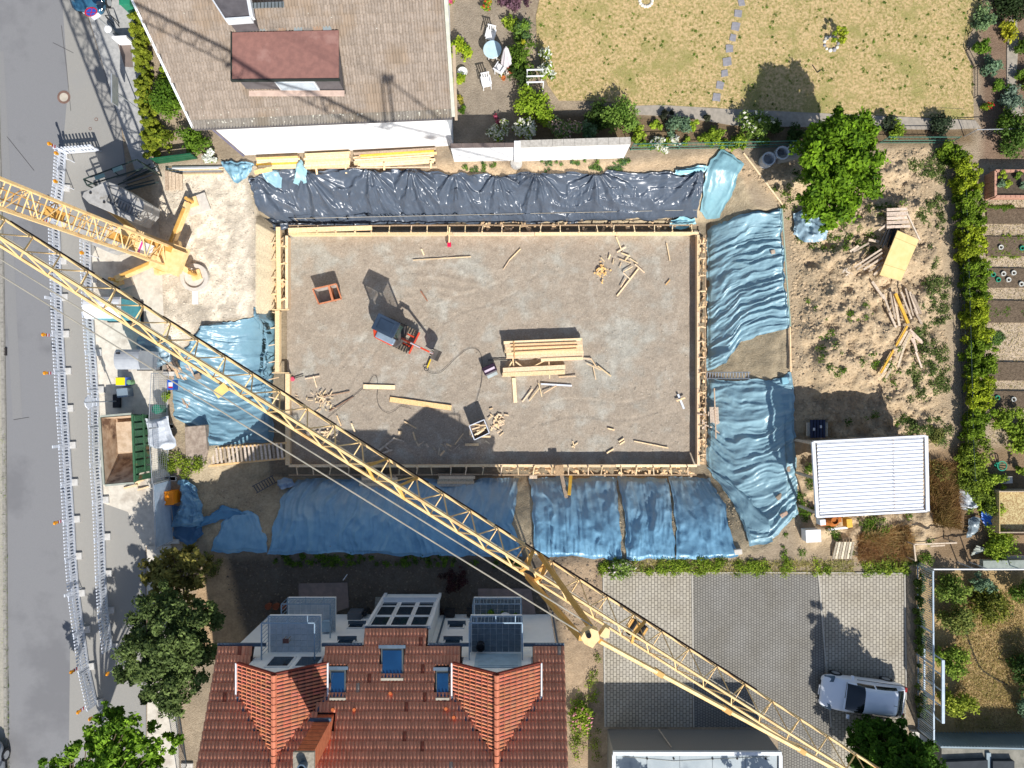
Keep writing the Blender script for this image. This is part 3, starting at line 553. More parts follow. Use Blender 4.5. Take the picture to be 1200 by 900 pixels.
# small plate, trolley and hinge frame
p = jpt((P(257, 455, ZJ) - a).length, JW + .12, .1); part(MB().box(p, (.34, .22, .03), rz=R(38)), 'identification_plate', M('plate_yellow', S(250, 214, 130)))
for sx in (sj - .35, sj + .05):
    m = MB()
    for q0, q1 in (((0, 0), (JW, 0)), ((0, 0), (JW / 2, JH)), ((JW, 0), (JW / 2, JH))): m.beam(jpt(sx, *q0), jpt(sx, *q1), .07, .05)
    part(m, 'hinge_frame', cyd)
for px_ in (452, 488, 757):
    s = (P(px_, 255 + .6275 * px_, ZJ) - a).length
    m = MB(); m.beam(jpt(s, 0, .05), jpt(s - .25, JW / 2, JH), .06, .05); m.beam(jpt(s, JW, .05), jpt(s - .25, JW / 2, JH), .06, .05); part(m, 'cross_frame', cyd)
tr = part(MB().box(jpt((P(752, 735, ZJ) - a).length, JW / 2, -.12), (.45, .35, .18), rz=R(-32)), 'trolley', cyd)
for o2 in (-.12, .12): m = MB().tube(jpt((P(752, 735, ZJ) - a).length + o2, JW / 2 - .2, -.05), jpt((P(752, 735, ZJ) - a).length + o2, JW / 2 + .2, -.05), .06, 8); m.build('pulley', dark, tr, world=True)
# folded strut (A-frame) and its pulley head
ZH = 23.6; hd = P(688, 746, ZH)
for o_, e in ((0, P(697, 742, ZH)), (JW, P(681, 748, ZH))):
    part(MB().beam(jpt(sj - .15, o_, .05), e, .10, .09), 'strut', cyd)
m = MB(); m.prism([tuple(P(x, y, ZH)[:2]) for x, y in ((680, 745), (684, 738), (692, 734), (700, 737), (702, 747), (697, 752), (694, 757), (690, 755), (684, 752))], ZH - .1, ZH + .12); part(m, 'pulley_head')
m = MB(); m.prism([tuple(P(x, y, ZH)[:2]) for x, y in ((702, 743), (709, 733), (714, 736), (713, 745), (708, 746))], ZH - .1, ZH + .1); part(m, 'pulley_guard')
part(MB().tube(P(690, 745, ZH - .25), P(690, 745, ZH + .22), .05, 8), 'pulley_axle', dark)
tip = jpt(LJ - .4, JW / 2, JH); pts = [P(703, 751, ZH)] + [P(703, 751, ZH).lerp(tip, k) for k in (.16, .36, .6, 1)]
for q0, q1 in zip(pts[:-1], pts[1:]): part(MB().tube(q0, q1, .05, 6), 'pendant_bar')
for q0 in pts[1:-1]: part(MB().box(q0, (.2, .1, .12), rz=R(-32)), 'bar_joint', cyd)
for q0, q1 in ((P(-330, 119, 22.6), hd), (P(-330, 99, 22.6), hd + Vector((.1, .2, 0)))): part(MB().tube(q0, q1, .014, 5), 'pendant_cable', steel)
# hoist ropes from trolley run back inside the jib; mast
mz0, mz1 = 1.6, 22.4; mc = P(205, 303, 0); MW = .95; mr = R(-21)
mx_ = Vector((math.cos(mr), math.sin(mr), 0)) * MW / 2; my_ = Vector((-math.sin(mr), math.cos(mr), 0)) * MW / 2
def mp_(i, z): s = [(1, 1), (1, -1), (-1, -1), (-1, 1)][i]; return Vector((mc.x, mc.y, z)) + mx_ * s[0] + my_ * s[1]
for i in range(4):
    for z0, z1 in ((mz0, 8), (8, 15), (15, mz1)): part(MB().beam(mp_(i, z0), mp_(i, z1), .10, .10), 'mast_chord')
nz = 22; hz_ = (mz1 - mz0) / nz
for k in range(nz):
    z0 = mz0 + k * hz_
    for i in range(4):
        j = (i + 1) % 4; A_, B_ = (mp_(i, z0), mp_(j, z0 + hz_)) if k % 2 else (mp_(j, z0), mp_(i, z0 + hz_))
        part(MB().tube(A_, B_, .026, 5), 'mast_brace'); part(MB().tube(mp_(i, z0), mp_(j, z0), .024, 5), 'mast_brace')
m = MB()
for i in range(60):
    z = mz0 + (mz1 - mz0) * i / 60; m.beam(Vector((mc.x, mc.y, z)) + mx_ * .5 - my_ * .35, Vector((mc.x, mc.y, z)) + mx_ * .5 + my_ * .35, .025, .025)
for s in (-.35, .35): m.beam(Vector((mc.x, mc.y, mz0)) + mx_ * .5 + my_ * s, Vector((mc.x, mc.y, mz1)) + mx_ * .5 + my_ * s, .035, .035)
part(m, 'mast_ladder', cyd)
for zz in (5, 9.5): part(MB().box(Vector((mc.x, mc.y, zz)) - mx_ * .4, (.55, .35, .5), rz=mr), 'hoist_drum', cyd)
sg = part(MB().box(Vector((mc.x, mc.y, 3.4)) + mx_ * .55 - my_ * .1, (.04, .55, 1.2), rz=mr), 'warning_sign', M('white_paint', S(235, 235, 235), S(225, 226, 228), rough=.5))
MB().box(Vector((mc.x, mc.y, 3.9)) + mx_ * .56 - my_ * .1, (.05, .56, .14), rz=mr).build('sign_stripe', M('magenta', S(230, 60, 160), rough=.5), sg, world=True)
# slewing platform, ring, undercarriage and outriggers with round pads
pc = P(190, 300, 1.2)
part(MB().box(Vector((pc.x - .4, pc.y + .3, 1.35)), (3.4, 1.3, .35), rz=mr), 'slewing_platform')
part(MB().box(Vector((pc.x + .5, pc.y - .25, 1.62)), (1.5, 1.25, .25), rz=mr), 'mast_foot')
part(MB().lathe((pc.x, pc.y, .75), [(.0, 0), (.75, 0), (.75, .4), (.0, .4)], 24), 'slewing_ring', cyd)
part(MB().box((pc.x, pc.y, .6), (1.5, 1.5, .35), rz=R(10), col_=(1, 1, 1)), 'undercarriage')
for o1 in (-.4, .1, .6): part(MB().box(Vector((pc.x + o1, pc.y + .45 - o1 * .3, 1.75)), (.35, .3, .5), rz=mr), 'gearbox', cyd)
pads = [((232, 323), (150, 190, 150)), ((228, 238), (0, 0, 0)), ((141, 330), (0, 0, 0)), ((120, 235), (0, 0, 0))]
pcn = M('pad_concrete', S(196, 190, 180), S(210, 204, 194), rough=.9, scale=6)
for (px_, py_), _ in pads:
    e = P(px_, py_, 0); c_ = Vector((pc.x, pc.y, .75)); d_ = (Vector((e.x, e.y, .75)) - c_).normalized(); s_ = d_.cross(Vector((0, 0, 1)))
    ar = part(MB().beam(c_ + d_ * .4, Vector((e.x, e.y, .6)) - d_ * .15, .26, .32), 'outrigger_arm')
    MB().beam(c_ + d_ * .5 + Vector((0, 0, .25)), Vector((e.x, e.y, .82)) - d_ * .5, .12, .10).build('hydraulic_ram', cyd, ar, world=True)
    part(MB().tube((e.x, e.y, .2), (e.x, e.y, 1.0), .09, 10), 'outrigger_jack', cyd)
    m = MB(); m.box((e.x, e.y, .2), (.5, .5, .1), rz=.3); part(m, 'foot_plate')
e = P(230, 326, 0)
o = MB().lathe((e.x, e.y, 0), [(.72, 0), (.72, .26), (.54, .26), (.52, .14), (.0, .14)], 28).build('concrete_ring', pcn, at=tuple(e), world=True, label='low concrete ring under the right front foot of the crane', cat='concrete ring', smooth=False)
e = P(238, 240, 0)
for e, lab in ((P(233, 240, 0), 'white slab under the upper right crane foot'), (P(143, 329, 0), 'timber and concrete slab under the lower left crane foot')):
    MB().box((e.x, e.y, .09), (1.1, .9, .14), rz=.35).build('base_slab', pcn, at=tuple(e), world=True, label=lab, cat='slab')
MB().box(P(229, 347, .1), (.28, .85, .08)).build('white_board', MC['white_paint'], at=tuple(P(229, 347, 0)), world=True, label='short white board on the sand below the round crane pad', cat='board')
# ballast blocks
bc = M('ballast_concrete', S(176, 174, 170), S(158, 156, 152), rough=.9, scale=5, bump=.3, bscale=30, c3=S(140, 134, 124), s3=2, t3=.6)
for k, (z0, z1) in enumerate(((1.55, 2.3), (2.33, 3.1))):
    m = MB(); m.prism([tuple(P(x, y, 3.1)[:2]) for x, y in ((96, 230), (98, 225), (124, 212), (136, 216), (169, 236), (168, 246), (156, 260), (132, 250), (104, 238))], z0, z1)
    part(m, 'ballast_block', bc, bev=.03)
m = MB(); m.prism([tuple(P(x, y, 2.3)[:2]) for x, y in ((82, 264), (92, 262), (140, 280), (150, 292), (128, 296), (104, 285), (84, 274))], 1.55, 2.3); part(m, 'ballast_block', bc, bev=.03)
for x, y in ((106, 226), (122, 237)): part(MB().tube(P(x, y, 3.1), P(x, y, 3.16), .06, 10), 'lifting_eye', dark)
m = MB()
for i in range(12):
    q0, q1 = P(128 + i * 3.4, 228 + i * 1.9, 3.13), P(125 + i * 3.4, 236 + i * 1.9, 3.13); m.beam(q0, q1, .03, .04)
m.beam(P(126, 214, 3.14), P(137, 250, 3.14), .06, .06); m.beam(P(126, 237, 3.14), P(166, 258, 3.14), .04, .05); m.beam(P(130, 228, 3.14), P(168, 246, 3.14), .04, .05)
part(m, 'ballast_frame', M('grey_steel', S(120, 122, 124), rough=.5, metal=.3))
# control cabinet and steel frame stacked beside the ballast
gp = M('dark_green_steel', S(44, 58, 56), S(60, 74, 70), rough=.5)
fr = thing('transport_rack', 'dark steel transport frame standing beyond the crane ballast', 'steel frame', P(150, 215, 0))
for z in (.6, 1.5):
    for q0, q1 in (((98, 210), (160, 187)), ((102, 217), (172, 196)), ((98, 210), (102, 217)), ((160, 187), (172, 196)), ((130, 198), (140, 206))): MB().beam(P(*q0, z), P(*q1, z), .05, .06).build('rail', gp, fr, world=True)
for q in ((98, 210), (160, 187), (102, 217), (172, 196)): MB().beam(P(*q, 1.5), Vector((*P(*q, 1.5)[:2], 0)), .06, .06).build('upright', gp, fr, world=True)
for c_ in ((117, 207), (138, 198)): MB().box(P(*c_, 1.58), (.5, .2, .04), rz=R(20)).build('plate', M('pale_green', S(160, 190, 180)), fr, world=True)
hp = thing('steel_bars', 'heap of dark steel bars lying in shadow by the hedge foot', 'steel bars', P(165, 205, 0))
for i in range(12): MB().beam(P(140 + random.uniform(-4, 10), 212 + i * 1.3 - random.uniform(0, 6), .2 + .05 * i), P(180 + random.uniform(-12, 6), 195 + i * 1.9 + random.uniform(-5, 5), .3 + .05 * i), .05, .05).build('bar', gp if i % 3 else MC['grey_steel'], hp, world=True)
# ================================================================ BUILDINGS
tilem = M('clay_tile', (1, 1, 1), (.84, .82, .8), rough=.75, scale=30, attr=True, spec=.25)
def tiles(name, parent, O, U, Vd, nu, nv, tw, th, keep, cf, wave=.035, lip=.03, mat=None, seg=4):
    """rows of curved tiles on the plane O + u U + v V"""
    O, U, Vd = Vector(O), Vector(U).normalized(), Vector(Vd).normalized(); N = U.cross(Vd).normalized()
    vs, fs, cs = [], [], []; k0 = 0
    for j in range(nv):
        for i in range(nu):
            c = O + U * ((i + .5) * tw) + Vd * ((j + .5) * th)
            if not keep(c): continue
            c_ = cf(i, j); dz = random.uniform(-.004, .004)
            for r_ in range(2):
                vv = (j - .08 if r_ == 0 else j + 1.0) * th; up = lip if r_ == 0 else .002
                for q in range(seg + 1):
                    x = (i + q / seg) * tw; h = wave * math.sin(math.pi * min(1, q / seg * 1.25)) if q / seg < .8 else -wave * .25 * math.sin(math.pi * (q / seg - .8) / .2)
                    vs.append(O + U * x + Vd * vv + N * (h + up + dz))
            for q in range(seg + 1): vs.append(O + U * ((i + q / seg) * tw) + Vd * ((j - .08) * th) + N * (-.012))
            for q in range(seg):
                fs.append((k0 + q, k0 + q + 1, k0 + seg + 2 + q, k0 + seg + 1 + q)); cs.append(c_)
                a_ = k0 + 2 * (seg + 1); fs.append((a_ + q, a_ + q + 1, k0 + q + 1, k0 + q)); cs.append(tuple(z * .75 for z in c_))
            k0 += 3 * (seg + 1)
    off = root_loc(parent) if parent else Vector((0, 0, 0))
    return np_mesh(name, np.array([tuple(v - off) for v in vs]), np.array(fs), mat or tilem, np.array(cs), smooth=False, parent=parent, kind='stuff')
def inpoly(poly): return lambda c: bool(inside(np.array([c[0]]), np.array([c[1]]), poly)[0])
def quad(m, pts): return m.add(pts, [tuple(range(len(pts)))])
render_ = M('white_render', S(240, 241, 240), S(234, 236, 235), rough=.9, scale=3, bump=.15, bscale=90, spec=.1)
trim = M('white_trim', S(225, 228, 230), S(214, 218, 222), rough=.5)
lead = M('lead_flashing', S(90, 110, 128), S(76, 94, 112), rough=.5, metal=.3)
glass = M('window_glass', S(38, 56, 72), S(28, 42, 56), rough=.08, spec=.9, scale=1)
skyg = M('roof_glass', S(36, 84, 130), S(30, 74, 118), rough=.06, spec=.9, scale=1)
rail_m = M('blue_grey_rail', S(150, 172, 190), S(138, 160, 178), rough=.45, metal=.3)
# ---- red-tiled house south of the pit
SL = .52; EY = -11.45; EZ = 6.0; X0, X1 = -12.82, 2.28; RY = -17.2
zr = lambda y: EZ + (EY - y) * SL
hs = thing('tiled_house', 'white house with red clay-tiled roof, two gabled dormers and balconies', 'house', (-5.3, -15, 0))
m = MB()
for bx in (((-12.6, -9.0), (-12.0, -22.4)), ((-9.0, 2.0), (-12.0, -22.4))):
    (a0, a1), (b0, b1) = bx; m.box(((a0 + a1) / 2, (b0 + b1) / 2, 2.9), (a1 - a0 - (.001 if a0 < -10 else 0), b0 - b1, 5.8))
m.build('wall', render_, hs, world=True)
m = MB()
for a0, a1, b0, b1 in ((X0 + .02, -11.3, EY - .02, -12.2), (-8.15, -2.2, EY - .02, -12.2), (.9, X1 - .02, EY - .02, -12.2), (X0 + .02, X1 - .02, -12.2, RY)): m.prism([(a0, b0), (a1, b0), (a1, b1), (a0, b1)], lambda p: zr(p[1]) - .22, lambda p: zr(p[1]) - .03)
m.prism([(X0 + .02, RY), (X1 - .02, RY), (X1 - .02, -23), (X0 + .02, -23)], lambda p: zr(RY) - (RY - p[1]) * SL - .22, lambda p: zr(RY) - (RY - p[1]) * SL - .03)
m.prism([(-6.5, -10.85), (-3.7, -10.85), (-3.7, EY + .02), (-6.5, EY + .02)], lambda p: zr(p[1]) - .2, lambda p: zr(p[1]) - .03)
m.build('roof_deck', M('roof_deck', S(70, 36, 28), S(60, 32, 26)), hs, world=True)
DX = [(-11.62, -9.68, -7.84), (-2.50, -.62, 1.20)]; DZe, DZr = 6.95, 8.12; DY = -11.82
holes = []
for l_, c_, r_2 in DX:
    yb = lambda z: EY - (z - EZ) / SL
    holes.append([(l_ + .3, -11.2), (r_2 - .3, -11.2), (r_2 - .3, yb(DZe) + .1), (c_, yb(DZr) + .3), (l_ + .3, yb(DZe) + .1)])
skl = [((447, 473), (759, 795)), ((387, 406), (784, 818)), ((511, 527), (785, 818))]
def rp(px, py):   # point on the main roof seen at a pixel
    d = (EZ - 0 + EY * SL); k = (450 - py) / FPX; z = (EZ + SL * EY - SL * k * CAM_H) / (1 - SL * k); return P(px, py, z)
SK = [[tuple(rp(a_, b_)[:2]) for a_, b_ in ((x[0], y[0]), (x[1], y[0]), (x[1], y[1]), (x[0], y[1]))] for x, y in skl]
chim = [(-8.15, -14.6), (-7.45, -14.6), (-7.45, -13.85), (-8.15, -13.85)]
hp_ = [inpoly(h) for h in holes] + [inpoly(h) for h in SK] + [inpoly(chim)]
def tc_main(i, j):
    k = random.uniform(.84, 1.08); b_ = S(250, 170, 134); b_ = tuple(x * k for x in b_)
    if random.random() < .008: b_ = S(196, 176, 158)
    if random.random() < .012: b_ = S(170, 96, 74)
    return b_
vn = Vector((0, -1, SL)).normalized(); th = .335 / math.cos(math.atan(SL)) * .98
keep_main = lambda c: not any(h(c) for h in hp_) and (c.y < EY + .02 or -6.5 < c.x < -3.7)
U_ = Vector((-1, 0, 0))
O_ = Vector((X1, EY + .62, zr(EY + .62)))
tiles('roof_tile', hs, O_, U_, vn, int((X1 - X0) / .151) + 1, 21, .151, th, lambda c: keep_main(c) and c.x > X0, tc_main, wave=.055, lip=.10)
# visible rows under the dormers' cheeks are the same tiles; dormer roofs
for di, (l_, c_, r_2) in enumerate(DX):
    yb = lambda z: EY - (z - EZ) / SL
    m = MB()
    # solid body: gable wall + cheeks
    wl, wr = l_ + .38, r_2 - .38; zg = lambda x: DZr - .12 - abs(x - c_) * (DZr - DZe) / (c_ - l_)
    m.prism([(wl, -12.0 + .02), (wr, -12.0 + .02), (wr, -13.8), (wl, -13.8)], 5.0, DZe)
    face = [(wl, -11.98, DZe - .01), (wr, -11.98, DZe - .01), (wr, -11.98, zg(wr)), (c_, -11.98, zg(c_)), (wl, -11.98, zg(wl))]
    m.add(face + [(p[0], -12.6, p[2]) for p in face], [(0, 1, 2, 3, 4), (9, 8, 7, 6, 5), (1, 6, 7, 2), (2, 7, 8, 3), (3, 8, 9, 4), (4, 9, 5, 0)])
    dm = m.build('dormer', render_, hs, world=True)
    for sgn, ex in ((-1, l_), (1, r_2)):
        hw = abs(ex - c_); vup = Vector((-sgn * hw, 0, DZr - DZe)); Ls = vup.length
        # plane deck
        pts = [(ex, DY, DZe - .03), (c_, DY, DZr - .03), (c_, yb(DZr) - .02, DZr - .03), (ex, yb(DZe) - .02, DZe - .03)]
        q = MB(); n_ = Vector((0, 0, -.12)); q.add(pts + [tuple(Vector(p) + n_) for p in pts], [(0, 1, 2, 3) if sgn < 0 else (3, 2, 1, 0), (7, 6, 5, 4) if sgn < 0 else (4, 5, 6, 7), (0, 4, 5, 1), (1, 5, 6, 2), (2, 6, 7, 3), (3, 7, 4, 0)]); q.build('dormer_deck', MC['roof_deck'], dm, world=True)
        lit = [(ex, DY), (c_, DY), (c_, yb(DZr)), (ex, yb(DZe))]
        kp = inpoly(lit)
        cc_ = (lambda i, j: tuple(x * random.uniform(.85, 1.12) for x in S(222, 140, 106))) if True else None
        if sgn < 0: tiles('dormer_tile', dm, Vector((ex, yb(DZr) - .1, DZe)), Vector((0, 1, 0)), vup, 34, int(Ls / .3), .15, .3, lambda c: kp(c), cc_, wave=.036, lip=.008)
        else: tiles('dormer_tile', dm, Vector((ex, DY, DZe)), Vector((0, -1, 0)), vup, 34, int(Ls / .3), .15, .3, lambda c: kp(c), cc_, wave=.036, lip=.008)
        MB().beam((ex - sgn * -.05, DY + .02, DZe + .02), (ex - sgn * -.05, yb(DZe) + .05, DZe + .02), ( .06), .08).build('gutter', trim, dm, world=True)
        MB().beam((ex, yb(DZe), DZe + .04), (c_, yb(DZr) - .1, DZr + .06), .11, .05).build('valley_flashing', lead, dm, world=True)
        MB().beam((ex, DY + .03, DZe), (c_, DY + .03, DZr), .05, .14).build('verge_board', M('verge_red', S(120, 48, 34)), dm, world=True)
        MB().box((ex, yb(DZe), DZe + .02), (.14, .14, .12)).build('gutter_end', lead, dm, world=True)
    nr = 13; y0, y1 = DY, yb(DZr) - .15
    for i in range(nr):
        a_, b_ = y0 + (y1 - y0) * i / nr, y0 + (y1 - y0) * (i + .97) / nr; k = random.uniform(.88, 1.1)
        MB().tube((c_, a_, DZr + .03 + .012), (c_, b_, DZr + .03), .125, 8, r2=.11, col_=tuple(x * k for x in S(206, 126, 96))).build('ridge_tile', tilem, dm, world=True)
    # windows in the gable face or panel
    if di == 0:
        for xx in (-9.95, -8.75):
            f_ = MB().box((xx, -11.96, 6.45), (1.05, .05, 1.15)).build('window', trim, hs, world=True)
            MB().box((xx, -11.93, 6.45), (.86, .03, .95)).build('pane', glass, f_, world=True)
    else:
        f_ = MB().box((-.60, -11.96, 6.3), (2.0, .05, 1.5)).build('blind_box', M('pale_blue_panel', S(170, 192, 206)), hs, world=True)
        MB().box((-.60, -11.93, 6.3), (1.7, .03, 1.3)).build('blind', M('pale_blue_panel2', S(156, 182, 200)), f_, world=True)
# eave gutter and flashings
for x0_, x1_ in ((X0 - .02, -12.0), (-12.0, -10.75), (-8.3, -6.55), (-3.65, -1.8), (.5, X1)):
    MB().beam((x0_, EY + .06, EZ - .02), (x1_, EY + .06, EZ - .02), .13, .12).build('gutter', lead, hs, world=True)
MB().beam((-6.5, -10.80, 5.52), (-3.7, -10.80, 5.52), .10, .10).build('gutter', lead, hs, world=True)
for x_ in (-6.62, -3.45, 2.1): MB().tube((x_, -11.9, .1), (x_, -11.9, 5.8), .05, 8).build('downpipe', lead, hs, world=True)
# skylights
for (xs, ys), pol in zip(skl, SK):
    a_, b_, c2, d2 = [Vector((p[0], p[1], zr(p[1]) + .09)) for p in pol]; N_ = Vector((0, SL, 1)).normalized()
    fr_ = MB().add([a_, b_, c2, d2] + [v - N_ * .14 for v in (a_, b_, c2, d2)], [(0, 3, 2, 1), (4, 5, 6, 7), (0, 1, 5, 4), (1, 2, 6, 5), (2, 3, 7, 6), (3, 0, 4, 7)]).build('skylight', M('skylight_frame', S(120, 124, 120), S(104, 110, 110), rough=.5), hs, world=True)
    ins = [v.lerp((a_ + c2) / 2, .2 if (xs[1] - xs[0]) < 20 else .14) + N_ * .02 for v in (a_, b_, c2, d2)]
    MB().add(ins, [(0, 3, 2, 1)]).build('pane', skyg, fr_, world=True)
    MB().beam(a_ + N_ * .03 + Vector((-.1, .08, 0)), b_ + N_ * .03 + Vector((.1, .08, 0)), .14, .06).build('flashing', lead, fr_, world=True)
    MB().beam(d2 + N_ * .03, c2 + N_ * .03, .1, .06).build('flashing', M('pale_flashing', S(176, 170, 154)), fr_, world=True)
# chimney and vents
cb = MB(); rowh = .12
chm = MB().box((-7.8, -14.22, 8.6), (.66, .72, 3.4)).build('chimney', M('orange_brick', S(206, 118, 78), S(184, 100, 64), scale=5), hs, world=True)
for i in range(9): MB().box((-7.8, -14.22, 7.6 + i * .3), (.675, .735, .012)).build('joint', M('brick_joint', S(160, 110, 84)), chm, world=True)
MB().box((-7.8, -14.22, 10.36), (.8, .86, .12)).build('chimney_cap', M('cap_stone', S(160, 152, 136), S(130, 122, 108), scale=9), chm, world=True)
MB().lathe((-7.8, -14.25, 10.42), [(.17, 0), (.17, .3), (.12, .3), (.12, .02)], 14).build('flue_pot', lead, chm, world=True)
MB().box((-7.85, -13.78, 7.85), (.85, .12, .1)).build('flashing', lead, chm, world=True)
for x_, y_ in ((458, 812), (416, 831), (391, 831), (532, 840), (523, 830)):
    q = rp(x_, y_); MB().tube(q, q + Vector((0, .06, .2)), .07, 8, col_=S(220, 120, 70)).build('roof_vent', tilem, hs, world=True)
# small wall windows
for x_, z_, w2 in ((-7.7, 2.0, .8), (-7.7, 4.15, .8), (-2.75, 2.0, .8), (-2.75, 4.15, .8)):
    f_ = MB().box((x_, -11.98, z_), (w2, .10, .5)).build('window', trim, hs, world=True); MB().box((x_, -11.92, z_), (w2 - .14, .03, .36)).build('pane', glass, f_, world=True)
    MB().box((x_, -11.88, z_ - .3), (w2 + .1, .22, .04)).build('sill', lead, f_, world=True)
# glazed bay
bay = MB().box((-5.1, -11.45, 2.75), (2.7, 1.06, 5.3)).build('bay', render_, hs, world=True)
for k, x_ in enumerate((-6.02, -5.12, -4.22)):
    for z_, h_ in ((1.95, .5), (3.0, 1.2), (4.45, 1.1)):
        f_ = MB().box((x_, -10.90, z_), (.86, .06, h_ + .12)).build('bay_window', trim, hs, world=True); MB().box((x_, -10.86, z_), (.68, .03, h_ - .06)).build('pane', glass, f_, world=True)
for x_ in (-6.5, -3.7): MB().box((x_, -10.84, 2.9), (.14, .16, 5.0)).build('bay_corner_post', trim, hs, world=True)
MB().box((-5.1, -10.8, 1.45), (2.7, .24, .06)).build('sill', trim, bay, world=True)
# balconies
btile = M('balcony_tile', S(196, 202, 206), S(180, 188, 192), rough=.6, scale=4)
bdark = M('balcony_slate', S(110, 122, 130), S(92, 104, 112), rough=.6, scale=4)
for bi, (a0, a1, y1) in enumerate(((-10.85, -8.55, -10.35), (-1.85, .45, -10.35))):
    for z_ in (2.6, 5.25):
        zt = z_; bb = MB().box(((a0 + a1) / 2, (y1 - 12.0) / 2, zt - .08), (a1 - a0, y1 + 12.0, .14)).build('balcony', render_, hs, world=True)
        fx = MB(); nx_, ny_ = 8, 6
        for i in range(nx_):
            for j in range(ny_):
                k = random.uniform(.94, 1.05); dx_, dy_ = (a1 - a0 - .1) / nx_, (y1 + 12.0 - .1) / ny_
                MB().box((a0 + .05 + (i + .5) * dx_, -11.97 + (j + .5) * dy_, zt + .0), (dx_ - .02, dy_ - .02, .03)).build('floor_tile', btile if bi == 0 else bdark, bb, world=True)
        hr = 1.0; c1, c2_ = (a0, a1), y1
        for z2, t2 in ((zt + hr, .05), (zt + .12, .035)):
            MB().beam((a0, y1, z2), (a1, y1, z2), t2, t2).build('top_rail' if z2 > zt + .5 else 'bottom_rail', rail_m, bb, world=True)
            for xx in (a0, a1): MB().beam((xx, y1 - .03, z2), (xx, -11.95, z2), t2, t2).build('side_rail', rail_m, bb, world=True)
        m = MB(); nb = 14
        for i in range(nb + 1): xx = a0 + (a1 - a0) * i / nb; MB().beam((xx, y1, zt + .14), (xx, y1, zt + hr - .03), .018, .018).build('baluster', rail_m, bb, world=True)
        for xx in (a0, a1):
            for j in range(1, 9): yy = y1 + (-11.95 - y1) * j / 9; MB().beam((xx, yy, zt + .14), (xx, yy, zt + hr - .03), .018, .018).build('baluster', rail_m, bb, world=True)
    for zz in (3.6, 6.25):
        for xx in (a0 + .3, (a0 + a1) / 2, a1 - .3): MB().beam((xx, y1 + .02, zz), (xx, y1 + .32, zz + .02), .03, .03).build('bracket', rail_m, hs, world=True)
# balcony contents
def planter(px, py, z, lab, s=.3): pass
# ---- grey-roofed house at the top
zf2 = 4.2; ea, eb = P(228, 150, zf2), P(530, 137, zf2); ed = (eb - ea).normalized(); en = Vector((-ed.y, ed.x, 0)); S2 = .6
hz2 = lambda p: zf2 + S2 * max(0, (Vector((p[0], p[1], 0)) - Vector((ea.x, ea.y, 0))).dot(en))
h2 = thing('grey_house', 'white house with weathered grey-brown tiled roof and flat brown dormer', 'house', (-9, 17, 0))
tl = ea + en * 9.5 + ed * (-3.9) ; tr_ = eb + en * 9.5 + ed * .1
wc = [(-13.9, 11.92), (-3.05, 12.42), (-3.4, 25), (-17.0, 25)]
m = MB(); m.prism(wc, 0, 4.1); m.build('wall', M('bright_render', S(240, 240, 240), S(235, 236, 238), rough=.9, spec=.1), h2, world=True)
lft = lambda t_: ea + en * t_ + ed * (-.26 * t_); rgt = lambda t_: eb + en * t_ + ed * (.012 * t_)
deck = [tuple(lft(0)[:2]), tuple(rgt(0)[:2]), tuple(rgt(9.5)[:2]), tuple(lft(9.5)[:2])]
m = MB(); m.prism(deck, lambda p: hz2(p) - .2, lambda p: hz2(p) - .02)
ridge = [tuple(lft(9.5)[:2]), tuple(rgt(9.5)[:2]), tuple((rgt(9.5) + en * 9)[:2]), tuple((lft(9.5) + en * 9)[:2])]
zrr = zf2 + S2 * 9.5; m.prism(ridge, lambda p: zrr - .2 - .6 * ((Vector((p[0], p[1], 0)) - Vector((ea.x, ea.y, 0))).dot(en) - 9.5), lambda p: zrr - .02 - .6 * ((Vector((p[0], p[1], 0)) - Vector((ea.x, ea.y, 0))).dot(en) - 9.5))
m.build('roof_deck', M('grey_deck', S(84, 78, 72)), h2, world=True)
gt = M('concrete_tile', (1, 1, 1), (.8, .78, .75), rough=.9, scale=9, attr=True, c3=(.86, .8, .72), s3=.5, t3=.55, spec=.15)
dk = inpoly(deck); drm = [(-12.0, 13.25), (-7.55, 13.25), (-7.55, 14.9), (-12.0, 14.9)]; dh = inpoly(drm)
def tc2(i, j):
    k = random.uniform(.86, 1.1); b_ = tuple(x * k for x in S(152, 140, 129))
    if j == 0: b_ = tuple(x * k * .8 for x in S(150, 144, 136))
    return b_
v2 = (en + Vector((0, 0, S2))).normalized()
keep2 = lambda c: dk(c) and not dh(c)
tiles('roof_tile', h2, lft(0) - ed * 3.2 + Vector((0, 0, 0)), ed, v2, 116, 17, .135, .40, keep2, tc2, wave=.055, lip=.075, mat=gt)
for a_, b_ in ((lft(-.06), rgt(-.06)),): MB().beam(a_ + Vector((0, 0, .02)), b_ + Vector((0, 0, .02)), .12, .1).build('gutter', M('grey_zinc', S(104, 100, 100), rough=.5), h2, world=True)
MB().beam(lft(0) + Vector((-.05, 0, .04)), lft(9.5) + Vector((-.05, 0, S2 * 9.5 + .04)), .10, .14).build('verge_board', trim, h2, world=True)
MB().beam(rgt(0) + Vector((.06, 0, .04)), rgt(9.5) + Vector((.06, 0, S2 * 9.5 + .04)), .16, .14).build('verge_board', M('pale_verge', S(196, 196, 180)), h2, world=True)
MB().beam(rgt(-.05) + Vector((.16, 0, -.25)), rgt(3.4) + Vector((.16, 0, -.25)), .13, .1).build('ledge', M('tan_ledge', S(206, 184, 158)), h2, world=True)
MB().tube((-13.95, 11.86, .1), (-13.95, 11.86, 4.0), .05, 8).build('downpipe', M('purple_grey_pipe', S(120, 116, 140), rough=.5), h2, world=True)
m = MB()
